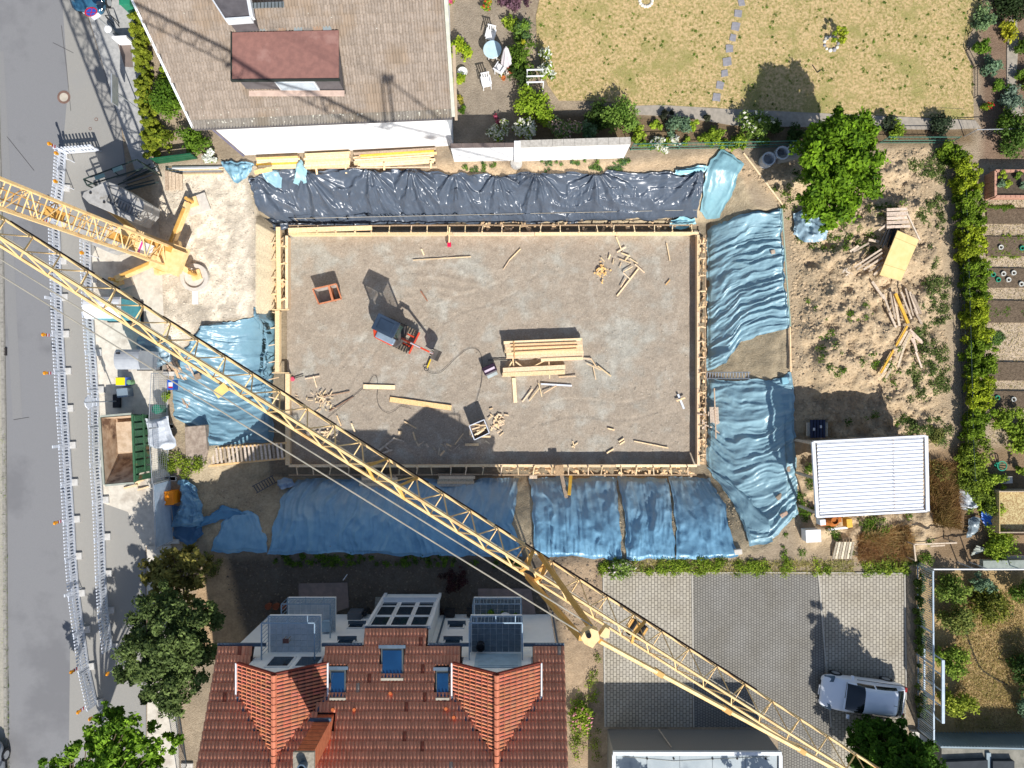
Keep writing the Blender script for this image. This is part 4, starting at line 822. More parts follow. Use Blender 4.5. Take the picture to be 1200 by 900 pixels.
for i in range(170):   # lichen spots and bird lime on the roof edge
    t_ = abs(random.gauss(0, .25)) + .05 if i < 90 else random.uniform(.3, 7); u_ = random.uniform(.2, 11.8)
    c_ = lft(0) + ed * (u_ + .2) + en * t_; r_ = random.uniform(.02, .06) if i < 90 else random.uniform(.015, .035); c_.z = zf2 + S2 * t_ + .06
    m.lathe(c_, [(r_, -.012 + 0), (r_ * .8, .008), (0, .01)], 6)
m.build('lichen', M('lichen', S(214, 210, 198), S(190, 188, 170)), h2, world=True, kind='stuff')
# flat dormer
D = MB().prism([(-11.95, 13.28), (-7.6, 13.28), (-7.6, 15.2), (-11.95, 15.2)], 4.6, 6.2).build('dormer', M('dark_cladding', S(104, 100, 102), S(92, 88, 90), rough=.6), h2, world=True)
m = MB(); m.prism([(-12.1, 13.16), (-7.5, 13.2), (-7.5, 15.3), (-12.1, 15.2)], 6.2, 6.3); m.build('dormer_roof', M('brown_felt', S(150, 108, 98), S(136, 98, 90), rough=.85, scale=4, c3=S(160, 122, 112), s3=.8), D, world=True)
m = MB(); m.prism([(-12.16, 13.1), (-7.44, 13.14), (-7.44, 13.2), (-12.1, 13.16)], 6.18, 6.34); m.build('dormer_fascia', M('dark_edge', S(46, 52, 48)), D, world=True)
MB().beam((-12.13, 13.12, 6.3), (-12.13, 15.2, 6.3), .05, .1).build('dormer_fascia', MC['dark_edge'], D, world=True)
f_ = MB().box((-9.5, 13.22, 5.6), (1.75, .08, .95)).build('window', trim, D, world=True)
MB().box((-9.5, 13.17, 5.6), (1.6, .03, .8)).build('shutter', M('pale_shutter', S(196, 206, 214)), f_, world=True)
MB().box((-9.7, 13.1, 5.0), (4.3, .25, .05)).build('window_ledge', M('peach_flashing', S(214, 188, 172)), D, world=True)
for i in range(9):
    MB().box((-8.0 - i * .42 - (.3 if i > 3 else 0), 15.45, hz2((-9, 15.45)) + .03), (.36, .30, .02), rz=.02).build('lead_patch', M('patch_%d' % (i % 3), [S(150, 160, 162), S(176, 146, 122), S(140, 132, 124)][i % 3]), h2, world=True)
# gabled turret beyond the flat dormer
m = MB()
q = [P(238, -20, 7.4), P(265, 22, 7.4), P(293, 20, 7.4), P(286, -20, 7.4)]
D2 = MB().prism([tuple(p[:2]) for p in q], 5.8, 7.4).build('roof_turret', MC['dark_cladding'], h2, world=True)
MB().beam(q[1] + Vector((0, -.06, -.1)), q[2] + Vector((.06, -.06, -.1)), .12, .35).build('trim', trim, D2, world=True); MB().beam(q[2] + Vector((.07, 0, -.1)), q[3] + Vector((.07, 0, -.1)), .14, .3).build('trim', trim, D2, world=True)
MB().beam(q[0] + Vector((-.05, 0, -.1)), q[1] + Vector((-.05, 0, -.1)), .06, .3).build('trim', trim, D2, world=True)
gr = MB().box(P(314, 6, 7.2), (1.35, .22, .06), rz=.04).build('step_grating', M('zinc', S(150, 158, 160), rough=.4, metal=.4), h2, world=True)
for i in range(9): MB().box(P(297 + i * 4.2, 6, 7.25), (.02, .22, .05)).build('grating_bar', MC['dark_edge'], gr, world=True)
# ---- white garden walls
def gwall(label, a, b, h, t_, cop):
    A_, B_ = P(*a, h), P(*b, h); A_.z = B_.z = 0; w3 = thing('garden_wall', label, 'wall', (A_ + B_) / 2); d_ = (B_ - A_).normalized(); n_ = Vector((-d_.y, d_.x, 0)) * (t_ / 2)
    MB().prism([tuple((A_ - n_)[:2]), tuple((B_ - n_)[:2]), tuple((B_ + n_)[:2]), tuple((A_ + n_)[:2])], -.2, h - .04).build('wall', MC['bright_render'], w3, world=True)
    L_ = (B_ - A_).length; k = max(2, int(L_ / .5))
    for i in range(k):
        p0, p1 = A_ + d_ * (L_ * i / k + .006), A_ + d_ * (L_ * (i + 1) / k - .006)
        MB().beam(p0 + Vector((0, 0, h + .01)), p1 + Vector((0, 0, h + .01)), t_ + .05, .06).build('coping_stone', cop, w3, world=True)
    return w3
gwall('white garden wall, left half, between the grey house and the pillar', (528, 171), (604, 170), 2.2, .16, M('brown_coping', S(120, 106, 100), S(104, 92, 88)))
gwall('white garden wall, right half, behind the black foil', (608, 169), (739, 165), 2.2, .3, M('grey_coping', S(196, 190, 180), S(170, 164, 154), scale=8))
p = P(606, 178, 1.2); MB().box((p.x, p.y, 1.1), (.3, .4, 2.3)).build('wall_pillar', MC['bright_render'], at=(p.x, p.y, 0), world=True, label='white pillar joining the two halves of the garden wall', cat='pillar')
p = P(605, 192, 0); MB().lathe((p.x, p.y, 0), [(.32, 0), (.3, .12), (.1, .2), (0, .2)], 14).build('cement_heap', pcn, at=tuple(p), world=True, label='small pale cement heap at the foot of the wall pillar', cat='heap')
# ---- metal-roofed shed
sh = thing('metal_shed', 'open garden shed with white corrugated metal roof among the spoil heaps', 'shed', (17, -2.5, 0))
corr = M('white_corrugated', S(232, 234, 238), S(224, 227, 232), rough=.4, metal=.0, spec=.5)
cx = [P(953, 518, 2.6), P(1085, 511, 2.6), P(1087, 599, 2.6), P(958, 606, 2.6)]
def bil(u, v): return (cx[0] * (1 - u) + cx[1] * u) * (1 - v) + (cx[3] * (1 - u) + cx[2] * u) * v
for u0, u1, dz in ((.03, .715, 0), (.7, .97, .012)):
    n_ = 20 * 8; vs, fs = [], []
    for i in range(n_ + 1):
        v = i / n_; ph = (v * 20) % 1; zz = .042 * (1 if .30 < ph < .78 else 0) + dz
        for u in (u0, u1): p = bil(u, .02 + .96 * v); vs.append((p.x, p.y, 2.6 + zz - .10 * v))
    for i in range(n_): fs.append((2 * i, 2 * i + 1, 2 * i + 3, 2 * i + 2)[::-1])
    MB().add(vs, fs).build('roof_sheet', corr, sh, world=True)
for a_, b_ in ((0, 1), (1, 2), (2, 3), (3, 0)):
    k = 1 if a_ in (0, 2) else 1
    MB().beam(cx[a_] + Vector((0, 0, -.02 if a_ != 2 else -.1)), cx[b_] + Vector((0, 0, -.03 if a_ != 2 else -.1)), .16 if a_ % 2 else .1, .14).build('edge_flashing', corr, sh, world=True)
MB().prism([tuple((bil(u, v))[:2]) for u, v in ((.02, .02), (.98, .02), (.98, .98), (.02, .98))], 2.3, 2.42).build('roof_frame', oldw, sh, world=True)
for u, v in ((.03, .03), (.5, .03), (.97, .03), (.97, .97), (.5, .97), (.03, .97), (.03, .5)): p = bil(u, v); MB().box((p.x, p.y, 1.1), (.12, .12, 2.4)).build('post', oldw, sh, world=True)
p0, p1 = bil(.03, .04), bil(.97, .04); MB().beam(Vector((p0.x, p0.y, 1.1)), Vector((p1.x, p1.y, 1.1)), .04, 2.2).build('back_wall', oldw, sh, world=True)
p0, p1 = bil(.97, .04), bil(.97, .96); MB().beam(Vector((p0.x, p0.y, 1.1)), Vector((p1.x, p1.y, 1.1)), .04, 2.2).build('side_wall', oldw, sh, world=True)
m = MB()
for i in range(21):
    p = bil(.705, .03 + .045 * i); m.lathe((p.x, p.y, 2.66 - .09 * (i / 21)), [(.02, 0), (.02, .02), (0, .02)], 5)
m.build('roof_screw', M('rust', S(150, 96, 60)), sh, world=True, kind='stuff')
# ---- flat garages at the bottom edge
ga = thing('flat_garage', 'flat-roofed garage with grey roughcast wall and white parapet edge', 'garage', (9, -20, 0))
rc = M('roughcast', S(150, 146, 140), S(124, 120, 114), rough=.95, scale=40, bump=.8, bscale=60, spec=.1)
MB().prism([(4.97, -18.0), (13.1, -18.0), (13.1, -24), (4.97, -24)], 0, 2.25).build('wall', rc, ga, world=True)
MB().prism([(5.1, -18.15), (12.95, -18.15), (12.95, -24), (5.1, -24)], 2.22, 2.30).build('roof', M('roof_felt', S(176, 184, 186), S(160, 170, 174), rough=.8, scale=1.2, detail=5, c3=S(140, 150, 156), s3=.9), ga, world=True)
for a_, b_ in (((4.93, -18.02), (13.14, -18.02)), ((4.97, -18.1), (4.97, -24)), ((13.1, -18.1), (13.1, -24))): MB().beam((*a_, 2.33), (*b_, 2.33), .16, .16).build('parapet_edge', trim, ga, world=True)
for x_ in (6.6, 8.2, 9.8, 11.4): MB().beam((x_, -18.2, 2.305), (x_, -24, 2.305), .03, .012).build('felt_seam', M('seam', S(140, 148, 152)), ga, world=True)
for x_ in (6.6, 7.9, 9.8, 11.0, 12.4): MB().lathe((x_, -18.3, 2.30), [(.05, 0), (.05, .04), (0, .04)], 8).build('roof_bolt', dark, ga, world=True)
MB().path([(5.4, -18.2, 2.32), (7.9, -18.42, 2.32), (12.6, -18.2, 2.32)], .012, 4).build('roof_cable', M('beige_cable', S(190, 186, 170)), ga, world=True)
p = P(785, 858, 1.5); MB().tube((p.x - .35, -17.75, .5), (p.x, -17.97, 1.9), .03, 6).build('leaning_pole', oldw, at=(p.x, -17.8, .5), world=True, label='short wooden pole leaning on the garage wall', cat='pole')
g2 = thing('low_building', 'low building with pale blue-grey corrugated wall at the lower right corner', 'building', (24, -19.5, 0))
pb = M('pale_blue_metal', S(140, 156, 164), S(128, 146, 154), rough=.5)
pA, pB = P(1085, 859, 0), P(1240, 862, 0)
MB().prism([(pA.x, pA.y - .1), (pB.x, pB.y - .1), (pB.x, -25), (pA.x, -25)], 0, 1.3).build('base', rc, g2, world=True)
MB().beam(Vector((pA.x - .1, pA.y, .7)), Vector((pB.x, pB.y, .7)), .08, 1.5).build('wall', pb, g2, world=True)
for i in range(46): x_ = pA.x + i * .16; MB().box((x_, pA.y + .05, .7), (.03, .03, 1.5)).build('rib', pb, g2, world=True)
m = MB(); m.prism([(pA.x, pA.y - .1), (pB.x, pB.y - .1), (pB.x, -25), (pA.x, -25)], 1.3, 1.36); m.build('roof', M('mossy_roof', S(150, 146, 134), S(120, 118, 108), scale=2, bump=.4, rough=.95), g2, world=True)
MB().beam(P(1158, 882, 1.42), P(1158, 930, 1.42), .22, .1).build('roof_divider', pb, g2, world=True)
for a_, b_ in (((1106, 891), (1155, 889)), ((1161, 890), (1186, 890))):
    q0, q1 = P(*a_, 1.45), P(*b_, 1.45); MB().prism([(q0.x, q0.y), (q1.x, q1.y), (q1.x, -24.5), (q0.x, -24.5)], 1.36, 1.62).build('shadow_slab', M('shadow_dark', S(48, 54, 60), S(40, 46, 52), rough=.8), g2, world=True)  # dark slabs standing in for shadow patches on the roof
MB().prism(PP([(1066, 855), (1072, 855), (1098, 873), (1092, 875), (1066, 858)]), 0, .25).build('kerb_wall', pcn, at=tuple(P(1080, 864)), world=True, label='pale diagonal kerb wall at the foot of the bar fence', cat='kerb')
# ================================================================ PLANTS
leafm = M('leaf', (1, 1, 1), (.8, .84, .7), rough=.65, scale=6, attr=True, spec=.12, transl=.22)
bark = M('bark', S(112, 96, 78), S(84, 70, 56), rough=.95, scale=20, bump=.5)
def leaves(centers, radii, n, size, c1, c2, flat=.6, seed=0, up=.55, elong=1.5):
    """leaf-sized faces spread through clumps"""
    r = np.random.default_rng(seed); centers = np.array(centers, float); radii = np.array(radii, float); w_ = radii ** 2; w_ /= w_.sum(); k = r.choice(len(centers), n, p=w_)
    d = r.normal(size=(n, 3)); d /= np.linalg.norm(d, axis=1)[:, None]; rad = r.random(n) ** .45
    lump = 1 + .25 * np.sin(d[:, 0] * 5 + k) * np.cos(d[:, 1] * 4 + 2 * k)
    p = centers[k] + d * (rad * lump)[:, None] * radii[k][:, None] * np.array([1, 1, flat])
    nrm = d * .5 + r.normal(size=(n, 3)) * .45 + np.array([0, 0, up]); nrm /= np.linalg.norm(nrm, axis=1)[:, None]
    t_ = np.cross(nrm, r.normal(size=(n, 3))); t_ /= np.linalg.norm(t_, axis=1)[:, None]; b_ = np.cross(nrm, t_); s = size * r.uniform(.6, 1.35, n)[:, None]
    V = np.stack([p - t_ * s * elong * .5, p + b_ * s * .42, p + t_ * s * elong * .5 + nrm * s * .12, p - b_ * s * .42], 1).reshape(-1, 3)
    F = np.arange(4 * n).reshape(-1, 4); ck = r.random(len(centers))[k]; m = np.clip(.55 * ck + .45 * r.random(n), 0, 1)[:, None]
    C = np.array(c1) * (1 - m) + np.array(c2) * m; C *= r.uniform(.75, 1.2, (n, 1))
    return V, F, C
def clumps(cx, cy, cz, rx, ry, rz_, n, rr, seed, hollow=.35):
    r = np.random.default_rng(seed); out, rad = [], []
    while len(out) < n:
        d = r.uniform(-1, 1, 3); q = np.linalg.norm(d)
        if q > 1 or q < hollow: continue
        an = math.atan2(d[1], d[0]); lob = 1 + .2 * math.sin(3 * an + seed) + .14 * math.sin(5 * an + 2 * seed) + r.uniform(-.08, .14)
        out.append((cx + d[0] * rx * lob, cy + d[1] * ry * lob, cz + d[2] * rz_)); rad.append(rr * r.uniform(.6, 1.3))
    return out, rad
def tree(name, label, cat, px, py, blobs, trunk_h, c1, c2, leaf=.15, dens=1.0, group=None, seed=1, flat=.7, tr=.12, base=None):
    """blobs: (px,py,z,radius m,height radius) seen pixel centres; trunk stands at px,py on the ground"""
    g = base if base is not None else G(px, py); t_ = thing(name, label, cat, g, group=group); allV, allF, allC = [], [], []; k0 = 0; tips = []
    for i, (bx, by, bz, br, bh) in enumerate(blobs):
        c = P(bx, by, bz); ncl = max(6, int(19 * br * br)); cs, rd = clumps(c.x, c.y, c.z, br * .82, br * .82, bh * .8, ncl, .30 * min(1.2, max(.5, br)), seed * 31 + i)
        n = int(1500 * br * br * dens * (.15 / leaf) ** 1.3); V, F, Cc = leaves(cs, rd, n, leaf, c1, c2, flat, seed * 17 + i)
        allV.append(V); allF.append(F + k0); allC.append(Cc); k0 += len(V); tips += [Vector(cs[j]) for j in range(0, len(cs), 3)]
    V = np.concatenate(allV); V[:, 2] = np.maximum(V[:, 2], g.z + .02); V -= np.array(g)
    np_mesh('crown', V, np.concatenate(allF), leafm, np.concatenate(allC), smooth=False, parent=t_)
    m = MB(); top = Vector((g.x, g.y, g.z + trunk_h)); mid = g.lerp(top, .5) + Vector((.05, .03, 0)); m.tube(g - Vector((0, 0, .1)), mid, tr, 8, tr * .8); m.tube(mid, top, tr * .8, 8, tr * .6)
    for j, q in enumerate(tips[:26]):
        if (q - top).length > .2: h = top.lerp(q, .5) + Vector((0, 0, .1 * (q - top).length)); m.tube(top - Vector((0, 0, .1)), h, tr * .45, 5, tr * .28); m.tube(h, q, tr * .28, 5, tr * .1)
    m.build('trunk', bark, t_, world=True); return t_
def shrub(label, px, py, r, h, c1, c2, leaf=.09, n=None, seed=1, cat='shrub', name='shrub', group=None, flowers=None, ry=None, z0=None, k=1.0):
    g = G(px, py) if z0 is None else P(px, py, z0); ry = ry or r; cs, rd = clumps(g.x, g.y, g.z + h * .5, r * .75, ry * .75, h * .42, max(4, int(14 * r * ry * 3)), .30 * min(r, ry) + .04, seed, hollow=.1)
    n = n or int(2200 * r * ry * (.09 / leaf) ** 1.4 * k) + 60; V, F, C = leaves(cs, rd, n, leaf, c1, c2, .8, seed); V[:, 2] = np.maximum(V[:, 2], g.z + .02)
    if flowers:
        n2 = int(n * flowers[1]); V2, F2, C2 = leaves([(c[0], c[1], c[2] + h * .15) for c in cs], [q * 1.05 for q in rd], n2, leaf * (flowers[2] if len(flowers) > 2 else 1.0), flowers[0], tuple(x * .85 for x in flowers[0]), .8, seed + 99, up=1)
        F = np.concatenate([F, F2 + len(V)]); V = np.concatenate([V, V2]); C = np.concatenate([C, C2])
    return np_mesh(name, V, F, leafm, C, smooth=False, at=tuple(g), label=label, cat=cat, group=group)
def strip(label, pts, width, h, c1, c2, leaf=.08, dens=1.0, seed=1, cat='hedge', name='hedge', zt=None, kind=None, group=None, flat=.8, clump=.28, flowers=None):
    """a hedge or border following a pixel polyline on the ground"""
    r = np.random.default_rng(seed); q = [G(a_, b_) for a_, b_ in pts]; cs, rd = [], []
    for a_, b_ in zip(q[:-1], q[1:]):
        L_ = (b_ - a_).length; d = (b_ - a_) / L_; nn = Vector((-d.y, d.x, 0))
        for i in range(max(2, int(L_ * width * h * 14 / clump * .28 * 1.4))):
            c = a_ + d * r.uniform(0, L_) + nn * r.uniform(-.5, .5) * max(.05, width - clump) + Vector((0, 0, r.uniform(.15, 1) * max(.08, h - clump * .5))); cs.append(tuple(c)); rd.append(clump * r.uniform(.6, 1.3))
    Lt = sum((b_ - a_).length for a_, b_ in zip(q[:-1], q[1:])); n = int(Lt * width * 2600 * dens * (.08 / leaf) ** 1.4 * max(.6, min(h, 1.2)))
    V, F, C = leaves(cs, rd, n, leaf, c1, c2, flat, seed); V[:, 2] = np.maximum(V[:, 2], min(x.z for x in q) + .02)
    if flowers:
        V2, F2, C2 = leaves([(c[0], c[1], c[2] + .08) for c in cs], rd, int(n * flowers[1]), leaf, flowers[0], tuple(x * .8 for x in flowers[0]), flat, seed + 5, up=1); F = np.concatenate([F, F2 + len(V)]); V = np.concatenate([V, V2]); C = np.concatenate([C, C2])
    c = sum(q, Vector()) / len(q)
    return np_mesh(name, V, F, leafm, C, smooth=False, at=tuple(c), label=label, cat=cat, kind=kind, group=group)
g_dk1, g_dk2 = S(44, 66, 30), S(84, 106, 48)
g_md1, g_md2 = S(62, 96, 30), S(124, 154, 52)
g_lt1, g_lt2 = S(104, 138, 32), S(176, 196, 66)
g_ol1, g_ol2 = S(96, 100, 44), S(170, 168, 92)
g_bl1, g_bl2 = S(78, 104, 84), S(138, 164, 130)
# trees
tree('cherry_tree', 'big bright green tree between the lawn and the spoil heaps', 'tree', 965, 205, [(984, 172, 3.8, 1.7, 1.2), (1010, 160, 3.6, 1.1, .9), (960, 182, 3.4, 1.2, 1.0), (965, 215, 3.4, 1.2, 1.0), (1000, 210, 3.6, 1.3, 1.0), (1008, 190, 3.8, 1.2, 1.0), (985, 240, 3.2, 1.1, .8), (952, 240, 3.0, .9, .7), (958, 158, 3.2, .9, .8), (970, 258, 2.8, .7, .6), (985, 138, 3.2, .7, .7)], 2.4, S(50, 84, 22), S(142, 178, 44), leaf=.14, dens=.95, seed=3, tr=.16)
tree('street_tree', 'dark green tree beside the footway left of the red-tiled house', 'tree', 215, 745, [(190, 720, 4.6, 1.4, 1.1), (205, 752, 5.0, 1.6, 1.2), (170, 772, 4.8, 1.3, 1.0), (200, 795, 4.8, 1.5, 1.1), (235, 730, 4.4, 1.1, 1.0), (228, 770, 4.6, 1.2, 1.0), (150, 790, 4.2, .8, .7), (165, 745, 4.2, .7, .8), (175, 815, 4.0, .6, .5)], 3.0, S(48, 66, 34), S(132, 150, 88), leaf=.11, dens=1.1, seed=5, tr=.15)
tree('young_tree', 'yellowish olive tree beside the silver panels, above the dark street tree', 'tree', 232, 672, [(205, 660, 2.8, 1.1, .9), (180, 672, 2.8, .9, .7), (225, 655, 2.6, .8, .7), (215, 690, 2.8, 1.0, .8), (190, 700, 2.8, .8, .7), (242, 660, 2.2, .5, .5)], 1.8, S(76, 74, 34), S(182, 170, 92), leaf=.15, dens=.55, seed=7, tr=.08)
tree('maple_tree', 'fresh green tree over the road at the bottom left corner', 'tree', 165, 905, [(120, 850, 5.0, .9, .7), (100, 880, 5.0, .9, .7), (140, 870, 5.2, 1.2, .9), (160, 890, 5.2, 1.1, .9), (125, 895, 5.2, 1.1, .9), (80, 896, 4.8, .7, .5), (60, 903, 4.6, .7, .4), (190, 895, 4.8, .7, .7), (182, 852, 4.4, .35, .3), (135, 838, 4.6, .5, .4), (200, 870, 4.4, .6, .4)], 3.6, S(54, 92, 24), S(150, 188, 58), leaf=.14, dens=.75, seed=9, tr=.15, base=P(150, 925, 0))
def wb(X, Y, z, r, h): return (600 + X * FPX / (CAM_H - z), 450 - Y * FPX / (CAM_H - z), z, r, h)
cb_ = []
for z, r in ((1.3, 1.6), (2.4, 1.95), (3.5, 1.75), (4.6, 1.3), (5.6, .85), (6.5, .42)):
    cb_.append(wb(18.5, -18.3, z, r, .8))
    if r > .9: cb_ += [wb(18.5 + .75 * r * math.cos(a_ + z), -18.3 + .6 * r * math.sin(a_ + z), z - .2, r * .42, .5) for a_ in (0, 1.3, 2.6, 3.9, 5.2)]
tree('conical_tree', 'dark green conical tree beside the white car at the bottom edge', 'tree', 1030, 900, cb_, 4.5, S(34, 62, 20), S(92, 132, 38), leaf=.12, dens=1.1, seed=11, tr=.14, base=Vector((18.5, -18.3, 0)))
tree('birch_tree', 'loose tree below the garage whose leaf shadow lies on the left of its roof', 'tree', 700, 1000, [wb(6.9, -21.6, 5.2, .7, .8), wb(7.6, -22.0, 5.0, .5, .5), wb(6.3, -22.2, 4.6, .6, .6)], 3.6, g_md1, g_md2, seed=15, dens=.4, base=Vector((6.9, -24.6, 0)))
tree('birch_tree', 'loose tree below the garage whose leaf shadow lies on the right of its roof', 'tree', 900, 1000, [wb(11.6, -21.6, 5.0, .6, .8), wb(12.6, -21.4, 5.4, .7, .7), wb(13.2, -22.0, 5.6, .8, .6)], 3.6, g_md1, g_md2, seed=16, dens=.4, base=Vector((12.4, -24.6, 0)))
# garden shrubs along the white wall and the wire fence
pl = 'shrubs along the lawn border'
shrub('yellow-green shrub right of the closed parasol, above the white wall', 622, 126, 1.05, 1.2, g_lt1, g_lt2, seed=21, ry=.9, leaf=.1)
shrub('large light green shrub above the left part of the white wall', 726, 142, 1.25, 1.6, g_md1, S(150, 178, 84), seed=22, ry=.95)
shrub('dark shrub left of the large light green shrub', 700, 140, .8, 1.0, g_dk1, g_dk2, seed=23)
shrub('white flowering rose bush left of the wall pillar', 585, 158, .55, .8, g_md1, g_lt2, seed=24, flowers=(S(240, 236, 220), .5, 1.0))
shrub('white flowering rose bush above the wall pillar', 617, 155, .85, 1.1, g_md1, g_lt2, seed=25, flowers=(S(244, 240, 228), .35, 1.2), ry=.6)
shrub('pale green rose bush above the right part of the white wall', 660, 155, .9, 1.0, g_bl1, S(170, 186, 96), seed=26, flowers=(S(230, 190, 180), .12), ry=.6)
shrub('small pink flowering plant in the shadow behind the wall', 583, 142, .22, .3, S(200, 90, 120), S(220, 130, 150), seed=27, cat='plant', name='plant')
shrub('grey-green bush between the wall end and the wire fence', 790, 150, .8, .9, g_bl1, g_bl2, seed=28, ry=.6)
shrub('yellow-green bush in the border under the paved path', 808, 147, .45, .7, g_lt1, g_lt2, seed=29)
shrub('light green bush behind the wire fence near the turquoise tarpaulin', 835, 160, .75, .8, g_md1, g_lt2, seed=30, ry=.55)
shrub('mid green bush left of the big tree, with pale flowers', 880, 150, 1.1, 1.1, g_md1, S(150, 172, 84), seed=31, flowers=(S(240, 236, 220), .03, 1.4), ry=.8)
shrub('small green bush right of the wall end', 768, 150, .35, .5, g_lt1, g_lt2, seed=32)
shrub('dark spiky bush under the paved path, right of the wall end', 780, 137, .5, .5, S(40, 44, 36), S(80, 84, 64), seed=33, ry=.3)
shrub('dark spiky bush under the paved path near the middle', 825, 141, .35, .5, S(40, 44, 36), S(80, 84, 64), seed=34, ry=.3)
shrub('white flowering plant hanging over the fence left of the turquoise tarpaulin', 772, 172, .5, .5, g_md1, g_lt2, seed=35, flowers=(S(244, 240, 230), .5, 1.1))
shrub('white flowering plant beside the fence, right of the other', 792, 166, .4, .5, g_md1, g_lt2, seed=36, flowers=(S(244, 240, 230), .5, 1.1), ry=.3)
shrub('dark conifer-like bush right of the big tree by the lawn edge', 1037, 147, .5, .9, S(36, 44, 40), S(70, 82, 60), seed=37)
shrub('light green bush right of the big tree at the wire fence', 1049, 153, .55, .6, g_md1, g_lt2, seed=38)
shrub('dark bush in front of the lawn corner', 1097, 149, .7, 1.0, S(34, 42, 40), S(76, 92, 66), seed=39)
for i, (x, y, r_, lab) in enumerate(((905, 150, .5, 'dark bush under the shadow of the big tree'), (930, 160, .6, 'dark green bush in the border left of the big tree trunk'), (862, 170, .5, 'green bush against the fence left of the concrete rings'), (745, 160, .5, 'green shrub behind the right end of the white wall'), (690, 158, .6, 'pale green shrub behind the right half of the white wall'), (640, 140, .6, 'light green bush by the pergola foot'))):
    shrub(lab, x, y, r_, .8, [g_dk1, g_dk1, g_md1, g_md1, g_md1, g_lt1][i], [g_dk2, g_dk2, g_lt2, g_lt2, g_bl2, g_lt2][i], seed=140 + i)
strip('low weeds and flowers at the foot of the wire fence', [(742, 170), (800, 167), (860, 170), (900, 165)], .5, .3, g_md1, g_lt2, seed=40, kind='stuff', name='border_plants', cat=None, dens=.6, clump=.15)
# terrace border and parasol corner
shrub('bright yellow-green potted bush beside the grey house wall, topmost', 541, 62, .62, .9, g_lt1, S(196, 210, 60), seed=41, ry=.8)
shrub('small yellow-green bush beside the grey house wall, below the bright one', 538, 95, .42, .6, g_lt1, S(190, 200, 60), seed=42)
shrub('round olive bush beside the grey house wall', 538, 118, .28, .5, g_ol1, S(190, 180, 70), seed=43)
shrub('small dark green bush beside the grey house wall, lowest', 542, 129, .26, .4, g_md1, g_md2, seed=44)
shrub('pink flowering plant at the top beside the grey house', 527, 8, .35, .6, g_md1, g_lt2, seed=45, flowers=(S(226, 100, 140), .5))
shrub('purple-leaved shrub at the top edge beside the lawn', 602, 4, 1.0, .9, S(72, 48, 58), S(140, 104, 124), seed=46, ry=.6)
shrub('green shrub left of the purple one at the top edge', 570, 8, .4, .5, g_md1, g_lt2, seed=47, flowers=(S(220, 90, 60), .06))
shrub('sage-like shrub between terrace and lawn, uppermost', 600, 30, .5, .6, g_md1, g_lt2, seed=48)
shrub('blue-green shrub between the terrace and the lawn', 612, 44, .65, .8, g_bl1, g_md2, seed=49, ry=.9)
shrub('large dark shrub behind the closed parasol', 610, 70, .8, 1.2, g_dk1, g_md2, seed=50, ry=.9)
shrub('yellow flowering shrub behind the closed parasol', 613, 60, .3, 1.25, S(150, 150, 40), S(210, 200, 60), seed=51)
shrub('dark climbing plant left of the white pergola', 610, 92, .75, 1.1, g_dk1, g_dk2, seed=52)
shrub('white rose climbing over the white pergola', 640, 84, .5, 1.4, g_md1, g_lt2, seed=53, flowers=(S(240, 240, 232), .22, 1.0), ry=.9)
shrub('small tree-like shrub in the stone ring on the lawn', 978, 45, .42, 1.1, g_lt1, S(196, 200, 66), seed=54, ry=.5)
# border at the right edge of the lawn
for i, (x, y, r_, a_, b_, lab) in enumerate(((1150, 28, .7, g_bl1, S(160, 186, 120), 'pale green bush at the lawn right edge, uppermost'), (1176, 38, .6, g_md1, S(214, 204, 60), 'yellow variegated grass clump in the right border'), (1145, 60, .5, g_md1, g_md2, 'mid green bush at the lawn right edge'), (1154, 80, .65, g_bl1, g_bl2, 'silvery bush at the lawn right edge'), (1166, 107, .5, g_md1, g_md2, 'round green bush near the lawn lower right corner'), (1182, 122, .75, g_bl1, S(150, 168, 150), 'grey-green round bush near the lawn lower right corner'), (1180, 5, 1.1, S(30, 40, 26), S(66, 84, 46), 'dark bush in the top right corner'), (1153, 125, .35, g_md1, g_lt2, 'red and yellow flowering rose near the lawn corner'), (1198, 60, .6, g_dk1, g_md2, 'dark green bush at the right edge beside the side path'), (1200, 95, .7, g_dk1, g_md2, 'second dark green bush at the right edge beside the side path'))):
    shrub(lab, x, y, r_, .7, a_, b_, seed=60 + i, flowers=(S(220, 50, 50), .08) if 'rose' in lab else None)
shrub('large dark green bush in the right garden above the raised bed', 1182, 170, 1.25, 1.7, g_dk1, S(120, 152, 64), seed=71, ry=.95)
shrub('green bush above the raised bed, at the wire fence', 1172, 150, .8, 1.3, g_dk1, g_md2, seed=72)
# hedge top left and bushes beside the grey house
strip('clipped yellow-green hedge along the pavement at the top left', [(168, 18), (172, 60), (176, 110), (181, 160), (183, 188)], .85, 1.0, S(92, 110, 32), S(172, 178, 62), seed=80, dens=2.0, clump=.13, leaf=.06)
shrub('large green bush between the hedge and the grey house', 203, 125, 1.0, 1.4, g_md1, g_md2, seed=81, ry=1.2, k=1.3)
shrub('green bush below, beside the hedge end', 197, 165, .7, 1.0, g_md1, S(170, 178, 60), seed=82)
shrub('green bush at the lower left corner of the grey house', 232, 168, .8, 1.2, g_md1, g_md2, seed=83, ry=.85)
shrub('white flowering bush by the white wall corner', 248, 186, .4, .6, g_md1, g_lt2, seed=84, flowers=(S(244, 244, 240), .8, 1.1))
shrub('small white flowering plant beside the hedge', 192, 58, .3, .3, g_md1, S(220, 230, 210), seed=85, ry=.6)
shrub('yellow-green plant at the house edge beside the hedge', 196, 90, .4, .5, g_lt1, g_lt2, seed=86)
